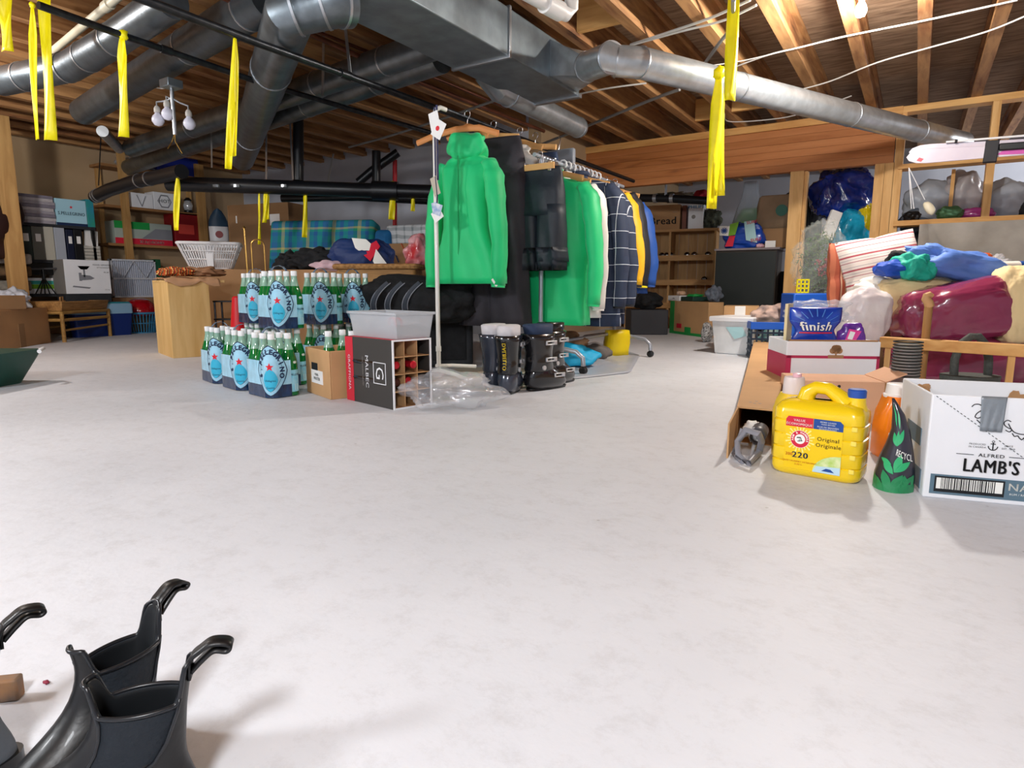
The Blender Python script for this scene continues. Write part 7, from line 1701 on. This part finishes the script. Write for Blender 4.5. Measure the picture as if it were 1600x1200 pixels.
# rattan table
tf3 = Fr((102, 535), (176, 525), 489); rt = thing('rattan_table', 'low rattan table with bamboo legs near the blue cooler', 'table', tuple(tf3.o), tf3.rz); w_, h = tf3.w, tf3.h; d_ = .40
m_bam = wood('bamboo', 'b08848', '8a6430', 'x', sc=8)
for x in (.015, w_ - .015):
    for y_ in (.015, d_ - .015): B().tube([(x, y_, 0), (x, y_, h)], .018, 12).build('leg', m_bam, rt, SM)
for z in (h, h - .07):
    for q in (((0, .015), (w_, .015)), ((0, d_ - .015), (w_, d_ - .015)), ((.015, 0), (.015, d_)), ((w_ - .015, 0), (w_ - .015, d_))): B().tube([(q[0][0], q[0][1], z), (q[1][0], q[1][1], z)], .016, 10).build('rail', m_bam, rt, SM)
for y_ in (.015, d_ - .015): B().tube([(0, y_, h * .4), (w_, y_, h * .46)], .011, 8).build('stretcher', m_bam, rt, SM)
B().box(.02, w_ - .02, .02, d_ - .02, h - .01, h + .004).build('table_top', m_wicker, rt)
Mr = Matrix.Translation(tf3.o) @ Matrix.Rotation(tf3.rz, 4, 'Z')
tw = thing('wicker_tray', 'wicker tray holding papers on the rattan table', 'tray', tuple(Mr @ Vector((.01, .0, h + .018))), tf3.rz)
b = bin_shell(B(), w_ * .98, d_ * .9, .09, .02, .008); b.build('tray_body', m_wicker, tw, bevel=.004)
B().tube([(.06 + .0, .05, .05), (.065, .05, .13), (.10, .05, .135), (.105, .05, .05)], .008, 8).build('tray_handle', m_wicker, tw, SM)
for k in range(4):
    o = B().box(-.16, .16, -.11, .11, 0, .014).build('paper_bundle', m_paper, None, loc=Mr @ Vector((w_ * .58, d_ * .45, h + .03 + k * .016)), rz=tf3.rz + .05 * k); tag(o, '%s newspaper in the wicker tray' % ('lowest', 'second lowest', 'second highest', 'topmost')[k], 'paper', 'newspapers in the wicker tray')
# cooler
cf3 = FX(118, 211, 519, 474, -7.42, 0); co = thing('cool_box', 'dark blue cool box with pale blue lid behind the rattan table', 'cool box', tuple(cf3.o), cf3.rz); w_, h = cf3.w, ztop(474, cf3.o) - .12
B().rings([[(x, y, z) for x, y in rrect(i_, w_ - i_, i_, .31 - i_, .03)] for z, i_ in ((0, .02), (h, 0))]).build('box_body', mat('royal_navy_plastic', '0f2a6e', .4), co, SM)
B().rings([[(x, y, z) for x, y in rrect(i_, w_ - i_, i_, .31 - i_, .03)] for z, i_ in ((h, -.005), (h + .1, -.004), (h + .115, .01))]).build('lid', mat('pale_blue_plastic', '88b0cc', .4), co, SM); B().rings([[(x, y, z) for x, y in rrect(i_, w_ - i_, i_, .31 - i_, .03)] for z, i_ in ((h + .105, .004), (h + .125, .012))]).build('teal_edge', mat('teal_plastic', '1c7c88', .4), co, SM)
# small round basket with red helmet
bp0 = G(228, 520); sk = thing('laundry_tub', 'small round teal-blue slatted basket on the floor', 'basket', tuple(bp0 + Vector((-.08, .0, 0)))); m_tb = mat('teal_blue_plastic', '3c84ac', .45)
hb_ = ztop(489, bp0); r0, r1 = .15, .20
b = B()
for k in range(36):
    a = 2 * math.pi * k / 36; b.beam((r0 * math.cos(a), r0 * math.sin(a), .01), (r1 * math.cos(a), r1 * math.sin(a), hb_), .014, .005)
for z, r in ((hb_ * .5, (r0 + r1) / 2),): b.tube([(r * math.cos(a), r * math.sin(a), z) for a in [2 * math.pi * k / 36 for k in range(36)]], .006, 6, closed=True)
b.build('slats', m_tb, sk, SM)['kind'] = 'stuff'; b = B(); b.tube([(r1 * math.cos(a), r1 * math.sin(a), hb_) for a in [2 * math.pi * k / 40 for k in range(40)]], .012, 8, closed=True); b.build('rim', m_tb, sk, SM); B().lathe([(r0, 0), (r0 + .005, .012)], 36).build('basket_floor', m_tb, sk, SM)
o = thing('red_helmet', 'shiny dark red round helmet lying in the slatted blue basket', 'helmet', tuple(bp0 + Vector((-.08, .0, hb_ - .03)))); B().lathe([(.165, 0), (.178, .03), (.174, .08), (.15, .135), (.11, .175), (.055, .195), (.005, .2)], 32).build('helmet_shell', mat('glossy_dark_red', 'a00818', .12, coat=1), o, FREE)
o = B().box(-.09, .02, -.05, .05, 0, .22).build('white_canister', m_wpl, None, bevel=.03, loc=Vector((-7.75, PX(263, 450, -7.75).y, .18)), rz=.6); tag(o, 'white plastic canister right of the red helmet', 'canister')
o = B().box(-.12, .2, -.12, .12, 0, .178).build('toy_box', mat('mixed_toys_box', '2a3a78', .6, col2='b89a88', vs=14), None, bevel=.01, loc=Vector((-7.75, PX(263, 450, -7.75).y, 0)), rz=.5); tag(o, 'blue patterned box under the white canister', 'box')
# wooden open box
wf = Fr((271, 560), (334, 556), 437); wo = thing('wooden_box', 'tall pale plywood box open at the side, behind the water packs', 'box', tuple(wf.o), wf.rz); w_, h = wf.w, wf.h; d_ = .55
B().box(0, w_, 0, .018, 0, h).build('end_panel', m_board_z, wo, bevel=.002); B().box(-.0, w_ + .12, .019, d_, h - .018, h).build('top_board', m_board_x, wo); B().box(0, .018, .019, d_, 0, h - .019).build('side_panel', m_board_z, wo); B().box(.019, w_, d_ - .018, d_, 0, h - .019).build('end_panel', m_board_z, wo)
Mw = Matrix.Translation(wf.o) @ Matrix.Rotation(wf.rz, 4, 'Z')
o = B().grid(lambda u, v: Vector((-.02 + (w_ + .10) * u, -.03 + .42 * v, h + .006 + .03 * abs(noise.noise(Vector((u * 4, v * 4, 1)))) - (.03 + .05 * abs(math.sin(u * 5))) * max(0, .07 - v) * 10)), 24, 20).build('brown_paper', mat('brown_wrapping_paper', 'c39670'), None, FREE, loc=wf.o, rz=wf.rz, solid=.002); tag(o, 'crumpled brown paper spread on the wooden box', 'paper')
o = B().blob((0, 0, .03), (.13, .12, .035), 4, .25, 3, 4, fine=.08, flat=0).build('patterned_cloth', stripes('orange_ikat', 0, .045, [(0, 'c8541c'), (.3, 'e8c070'), (.45, '8c2c18'), (.7, 'd87830'), (.85, '4a5a40')], warp=.04), None, FREE, loc=Mw @ Vector((.11, .2, h + .03)), rz=wf.rz); tag(o, 'orange and red patterned cloth on the wooden box', 'cloth')
o = B().blob((0, 0, .03), (.14, .12, .04), 6, .25, 3, 4, fine=.08, flat=0).build('brown_cloth', mat('brown_suede', '9a7050', .85), None, FREE, loc=Mw @ Vector((.31, .22, h + .03)), rz=wf.rz); tag(o, 'folded brown cloth beside the orange patterned cloth', 'cloth')
# laundry basket
q0, q1 = F(297, 420, 5.6), F(362, 420, 5.72); lb_ = thing('laundry_basket', 'white slatted laundry basket on a brown carton behind the wooden box', 'basket', tuple(q0), math.atan2((q1 - q0).y, (q1 - q0).x))
w_ = (q1 - q0).length; h = ztop(380, q0) - q0.z; d_ = .26
def lring(z, e): return [(x, y, z) for x, y in rrect(-e, w_ + e, -e, d_ + e, .05)]
B().rings([lring(0, 0), lring(.012, .003)]).build('basket_floor', m_wpl, lb_, SM)
e1 = .085; n = 44; b = B()
r0_, r1_ = lring(.0, 0), lring(h, e1)
def walk(rg, t):
    k = t * len(rg); i = int(k) % len(rg); return Vector(rg[i]).lerp(Vector(rg[(i + 1) % len(rg)]), k - int(k))
per = []
for side in range(4):
    for k in range(n // 2 if side % 2 == 0 else n // 3):
        nn = n // 2 if side % 2 == 0 else n // 3; t = (k + .5) / nn
        c0_ = [(0, 0), (w_, 0), (w_, d_), (0, d_)]; c1_ = [(-e1, -e1), (w_ + e1, -e1), (w_ + e1, d_ + e1), (-e1, d_ + e1)]
        i, j = side, (side + 1) % 4; A_ = Vector((*c0_[i], .01)).lerp(Vector((*c0_[j], .01)), t); B_ = Vector((*c1_[i], h)).lerp(Vector((*c1_[j], h)), t); b.beam(A_, B_, .010, .004)
for z, e in ((h * .38, e1 * .38), (h * .70, e1 * .7)):
    rg = lring(z, e); b.tube(rg, .006, 5, closed=True)
b.build('slats', m_wpl, lb_)['kind'] = 'stuff'; b = B(); b.tube(lring(h, e1), .014, 8, closed=True); b.build('rim', m_wpl, lb_, SM)
B().box(w_ * .42, w_ * .58, -e1 * .6, -e1 * .2, h * .1, h * .9).build('front_panel', m_wpl, lb_)
o = B().box(-.15, w_ + .25, -.08, .5, 0, q0.z - .002).build('basket_carton', m_kraft2, None, bevel=.004, loc=(q0.x, q0.y, 0), rz=lb_.rotation_euler.z); tag(o, 'brown carton with a hand hole under the laundry basket', 'box')
# metal bits, red cone, brass stand
q = F(355, 500, 4.95); o = thing('metal_rack', 'dark metal rack in the shade right of the wooden box', 'rack', (q.x, q.y, 0), HEAD)
for x in (-.09, .09):
    for y_ in (0, .12): B().tube([(x, y_, 0), (x, y_, .42)], .008, 8).build('upright', m_steelpipe, o, SM)
for z in (.12, .27, .41): B().box(-.1, .1, -.01, .13, z, z + .012).build('shelf_plate', m_blkpl, o)
q = F(372, 500, 4.35); o = thing('red_cone', 'red cone standing left of the stacked water packs', 'cone', (q.x, q.y, 0)); B().lathe([(.09, 0), (.085, .015), (.075, .02), (.03, ztop(465, Vector((q.x, q.y, 0)))), (.02, ztop(464, Vector((q.x, q.y, 0))) + .005)], 24).build('cone_body', mat('bright_red_plastic', 'd01420', .4), o, SM)
q = F(388, 420, 4.5); zb = ztop(356, q); o = thing('brass_stand', 'brass rod stand with arched hook rising behind the water packs', 'stand', (q.x, q.y, 0), HEAD); B().tube([(0, 0, .02), (-.012, 0, zb)], .0065, 8).build('rod', m_brass, o, SM); B().lathe([(.012, zb - .004), (.013, zb), (.004, zb + .012)], 12, (-.012, 0, 0)).build('knob', m_brass, o, SM); B().lathe([(.1, 0), (.1, .012), (.02, .02)], 24).build('base', m_brass, o, SM)
za_ = ztop(374, q); B().tube([(.03, 0, .02), (.03, 0, za_ - .06)] + [(.075 + .045 * math.cos(R(a)), 0, za_ - .045 + .045 * math.sin(R(a))) for a in range(180, -1, -30)] + [(.12, 0, za_ - .16), (.12, 0, .3)], .005, 8).build('arched_hook', m_brass, o, SM)
# ---- plaid mattress, floral mattress, boxes and bags behind the packs
m_plaidb = stripes('teal_blue_plaid', 0, .26, [(0, '1a9a8c'), (.18, '2f6ea8'), (.4, '17806e'), (.55, 'b0b070'), (.68, '1f8a9a'), (.85, '2a5aa0')], .85, 2, [(0, '1a8a90'), (.3, '1d6aa0'), (.5, '22a070'), (.62, 'c8b870'), (.72, '1f70a0')], .20, .03, .45)
qa, qb = F(405, 420, 6.1), F(572, 420, 5.95); w_ = (qb - qa).length; zt = ztop(336, qa)
o = thing('plaid_mattress', 'teal and blue plaid mattress leaning behind the water packs', 'mattress', (qa.x, qa.y, 0), math.atan2((qb - qa).y, (qb - qa).x))
b = B().box(0, w_, 0, .22, 0, zt / math.cos(R(12)) - .02); g = b.build('mattress_body', m_plaidb, o, bevel=.04, seg=4); g.rotation_euler = (R(-12), 0, 0)
g = B().box(w_ + .001, w_ + .17, .0, .2, 0, zt / math.cos(R(12)) - .12).build('folded_end', mat('blue_quilt', '1c6aa4', .8, var=.2, vs=8, bump=.3), o, bevel=.05, seg=4); g.rotation_euler = (R(-12), 0, 0)
qa, qb = F(604, 420, 6.2), F(700, 420, 6.0); o = thing('floral_mattress', 'grey and white patterned mattress standing right of the plaid mattress', 'mattress', (qa.x, qa.y, 0), math.atan2((qb - qa).y, (qb - qa).x)); zt = ztop(352, qa)
B().box(0, (qb - qa).length, 0, .2, 0, zt).build('mattress_body', stripes('grey_floral', 0, .09, [(0, 'c8ccd0'), (.5, '8a9498'), (.7, 'c8ccd0')], .85, 2, [(0, 'd4d8dc'), (.55, '7c888c')], .07, .06, .5), o, bevel=.03, seg=3)
qa, qb = F(598, 420, 5.55), F(672, 420, 5.4); f = Fr.__new__(Fr); f.o = Vector((qa.x, qa.y, 0)); f.w = (qb - qa).length; f.rz = math.atan2((qb - qa).y, (qb - qa).x); f.h = ztop(381, f.o)
o = carton('taped_box', 'brown carton with orange and blue tape marks right of the flag-coloured bag', f, .3, m_kraftd)
b = B(); b.beam((f.w * .42, -.001, f.h + .0), (f.w * .52, -.001, f.h - .09), .002, .03, up=(0, 1, 0)); b.build('orange_tape', mat('orange_tape', 'c84c1c', .5), o); b = B(); b.beam((f.w * .3, -.002, f.h - .1), (f.w * .36, -.002, f.h - .16), .002, .035, up=(0, 1, 0)); b.build('blue_tape', m_navyink, o)
# support carton hidden behind the packs
qc = F(560, 500, 5.1); o = B().box(-.62, .45, -.2, .25, 0, .66).build('backing_carton', m_kraft2, None, bevel=.004, loc=(qc.x, qc.y, 0), rz=HEAD); tag(o, 'brown carton behind the water packs under the flag-coloured bag', 'box')
qc = F(565, 400, 5.0); fb2 = thing('flag_bag', 'navy, white and red sports bag on the carton behind the water packs', 'bag', (qc.x, qc.y, .662), HEAD)
def tentf(u, v, k=0):
    x = -.22 + .46 * u; top = .235 * (1 - abs(u - .42) ** 1.5 * 2.0); return Vector((x, -.14 + .12 * v + .01 * math.sin(u * 14), max(0, top) * v))
B().blob((0, 0, .08), (.25, .13, .15), 3, .12, 1.8, 5, sq=.85, fine=.04, flat=0).build('bag_body', mat('navy_nylon', '1c3468', .55, bump=.4, bs=8), fb2, FREE)
def onb(pts, m, nm, y=-.15):
    b = B(); n = len(pts); b.add([(x, y + .35 * max(0, z - .05), z) for x, z in pts], [tuple(range(n))]); return b.build(nm, m, fb2, solid=.012)
onb([(-.05, .235), (.06, .225), (.10, .19), (.09, .14), (.03, .12), (-.02, .16)], m_lwh, 'white_panel'); onb([(.03, .119), (.09, .139), (.10, .19), (.14, .215), (.17, .17), (.10, .06)], m_lred, 'red_panel', -.152); onb([(.12, .06), (.14, .15), (.24, .02), (.14, .02)], m_lwh, 'white_panel', -.153)
qc = F(500, 405, 5.0); o = B().blob((0, 0, 0), (.2, .1, .08), 8, .25, 3, 4, fine=.1, rot=Matrix.Rotation(HEAD, 3, 'Z')).build('black_clothes', m_blk, None, FREE, loc=(qc.x - .05, qc.y, .74)); tag(o, 'heap of black clothes in front of the plaid mattress', 'clothes')
qc = F(452, 410, 5.2); o = B().blob((0, 0, 0), (.14, .1, .1), 18, .25, 3, 4, fine=.1).build('black_clothes', m_blk, None, FREE, loc=(qc.x, qc.y, .70)); tag(o, 'small heap of black clothes at the left foot of the plaid mattress', 'clothes')
qc = F(512, 412, 4.9); o = B().blob((0, 0, 0), (.12, .06, .04), 5, .2, 2, 4, rot=Matrix.Rotation(HEAD, 3, 'Z')).build('pink_cloth', mat('pale_pink_cloth', 'd8b8c0', .8), None, FREE, loc=(qc.x, qc.y, .69)); tag(o, 'pale pink folded cloth left of the flag-coloured bag', 'cloth')
qc = F(590, 420, 4.55); o = thing('wicker_hamper', 'long shallow wicker basket rim behind the black sports bag', 'basket', (qc.x, qc.y, 0), HEAD - .05); zt = ztop(413, Vector((qc.x, qc.y, 0)))
B().rings([[(x, y, z) for x, y in rrect(-.26, .30, -.13, .13, .03)] for z in (0, zt - .04)]).build('basket_body', m_wicker, o, SM); b = B(); b.tube([(x, y, zt - .02) for x, y in rrect(-.27, .31, -.14, .14, .03)], .02, 8, closed=True); b.build('rim', mat('plaited_rim', 'c09058', .8, col2='8c6236', vs=40), o, SM)
qc = F(652, 418, 4.6); o = B().blob((0, 0, 0), (.09, .07, .11), 6, .2, 2, 4, fine=.08).build('red_white_bag', mat('red_white_film', 'e8c8cc', .3, coat=.5, col2='c02030', vs=5), None, FREE, loc=(qc.x, qc.y, zt + .09)); tag(o, 'red and white plastic bag left of the green jacket', 'plastic bag')
# ---- green tub with white handles at the left edge
p = G(-12, 612); o = thing('green_tub', 'dark green tub with white handles cut by the left edge', 'tub', tuple(p + Vector((-.24, -.0, 0))), HEAD); m_gt = mat('dark_green_tub', '12453a', .4); zt = ztop(556, p)
B().rings([[(x, y, z) for x, y in rrect(-.14 - e, .12 + e, -.12 - e, .2 + e, .05)] for z, e in ((0, 0), (zt - .02, .07), (zt, .075))], cap=True).build('tub_body', m_gt, o, SM)
b = B(); b.tube([(.17, .26, zt - .01), (.24, .20, zt + .005), (.26, .14, zt - .005)], .011, 10); b.build('white_handle', m_wpl, o, SM); b = B(); b.tube([(.05, -.2, zt - .02), (.14, -.21, zt - .015), (.18, -.18, zt - .02)], .011, 10); b.build('white_handle', m_wpl, o, SM)
# ================================================================ FOREGROUND BOOTS
m_rub = mat('black_rubber_leather', '08080a', .42, coat=.05, var=.3, vs=10, bump=.15, bs=30); m_el = mat('navy_elastic', '0d161f', .75, bump=.3, bs=120); m_inn = mat('dark_boot_lining', '0a0f14', .7); m_pip = mat('black_piping', '1a1c20', .3)
def boot(label, pb, pf, z, S, m, loop=True, panel=None, flip=1):
    """ankle boot; pb and pf are the back and front of its opening in the photo at height z"""
    a, f_ = G(*pb, z), G(*pf, z); d = (f_ - a); rz = math.atan2(d.y, d.x); mid = (a + f_) / 2
    o = thing('ankle_boot', label, 'boot', (mid.x - .012 * S * math.cos(rz), mid.y - .012 * S * math.sin(rz), 0), rz); 
    K = [(0, .085, .135, .045), (.012, .087, .140, .049), (.035, .086, .138, .050), (.06, .075, .118, .047), (.08, .056, .092, .044), (.10, .036, .072, .042), (.125, .022, .061, .040), (.15, .016, .057, .038), (.175, .012, .057, .037), (.2, .012, .060, .036)]
    n = 48; sc_ = z / .2 / S * S
    def P(i_, k, ex=0.0):
        zz, cx, rx, ry = K[i_] if i_ < len(K) else K[-1]; a_ = 2 * math.pi * k / n; c, s_ = math.cos(a_), math.sin(a_)
        dd = min(1, max(0, (abs(s_) - .42) / .28)); dip = dd * dd * (3 - 2 * dd) * .036 * max(0, (zz - .1) / .1) ** 1.5
        flare = .006 * max(0, (zz - .15) / .05) * (abs(c) ** 3)
        up_ = (.014 if c < -.8 else 0) * max(0, (zz - .15) / .05) * ((abs(c) - .8) / .2 if c < -.8 else 0)
        return Vector(((cx + (rx + ex + flare) * c) * S, (ry + ex) * s_ * S * (1 - .10 * (c > .4) * (zz < .07) * (c - .4)), (zz - dip + up_) * z / .2))
    b = B(); vs = [P(i, k) for i in range(len(K)) for k in range(n)]; k0 = 0; b.v = vs
    for i in range(len(K) - 1):
        for k in range(n):
            l = (k + 1) % n; am = 360 * (k + .5) / n; side = min(abs(am - 90), abs(am - 270)); lim = (0, 0, 0, 0, 20, 36, 44, 49, 52)[i]
            b.f.append((i*n+k, i*n+l, (i+1)*n+l, (i+1)*n+k)); b.mi.append(1 if side < lim else 0)
    b.f.append(tuple(reversed(range(n)))); b.mi.append(0)
    g = b.build('boot_shaft', [m, panel or m_el, m_inn], o, FREE); sd = g.modifiers.new('solid', 'SOLIDIFY'); sd.thickness = .0035; sd.offset = -1; sd.material_offset = 2
    su = g.modifiers.new('sub', 'SUBSURF'); su.levels = su.render_levels = 1
    for c_ in (90, 270):
        pts = []
        for i, lim in reversed(list(enumerate((0, 0, 0, 0, 14, 34, 42, 47, 50, 52)))):
            if i >= 4: pts.append(P(i, (c_ - lim) * n / 360, .0015))
        for i, lim in enumerate((0, 0, 0, 0, 14, 34, 42, 47, 50, 52)):
            if i >= 4: pts.append(P(i, (c_ + lim) * n / 360, .0015))
        B().tube(pts, .0018, 8).build('panel_piping', m_pip, o, FREE)
    B().tube([P(9, k * .5) for k in range(96)], .0024, 8, closed=True).build('rim_piping', m_pip, o, FREE)
    b = B(); b.rings([[(x * 1.04 - .003, y * 1.06, q) for x, y, _ in [tuple(P(1, k)) for k in range(n)]] for q in (0.0, .016)]); b.build('sole', m_blkpl, o, SM)
    if loop:
        t = P(9, n // 2); W_ = .012
        path = [t + Vector(q) * S for q in ((.005, 0, -.03), (.003, 0, -.004), (-.010, 0, .008), (-.024, 0, .016), (-.042, 0, .014), (-.049, 0, .008), (-.043, 0, .003), (-.028, 0, .006), (-.014, 0, -.004), (.002, 0, -.020))]
        path = smooth_path(path)
        b = B(); b.grid(lambda u, v: (lambda s_: path[int(s_)].lerp(path[min(int(s_) + 1, len(path) - 1)], s_ - int(s_)))(v * (len(path) - 1.001)) + Vector((0, (u - .5) * 2 * W_ * S, 0)), 2, 45); b.build('pull_loop', m_rub, o, FREE, solid=.003)
    return o
boot('black ankle boot nearest the camera, lower of the pair, with a pull loop', (276, 1044), (160, 1062), .155, .71, m_rub)
boot('black ankle boot behind the nearest one, its pull loop raised', (226, 962), (135, 1006), .155, .72, m_rub)
boot('grey boot with a black loop cut by the left edge', (-38, 1005), (-140, 1035), .15, .74, mat('grey_suede', '565c64', .7, bump=.3), panel=m_el)
p = G(14, 1058, .03); o = B().box(-.03, .012, -.009, .009, 0, .03).build('wooden_clip', mat('brown_wood_grey', '9a6c40', .6, col2='5c5650', vs=20), None, bevel=.003, loc=(p.x, p.y, 0), rz=HEAD + .2); tag(o, 'small brown and grey wooden clip on the floor below the grey boot', 'clip')
p = G(72, 1068); o = B().blob((0, 0, .002), (.006, .003, .002), 3, .3, 2, 2, flat=0).build('red_scrap', mat('dark_red_scrap', '8c2840', .7), None, FREE, loc=p); tag(o, 'tiny dark red scrap on the floor near the boots', 'scrap')
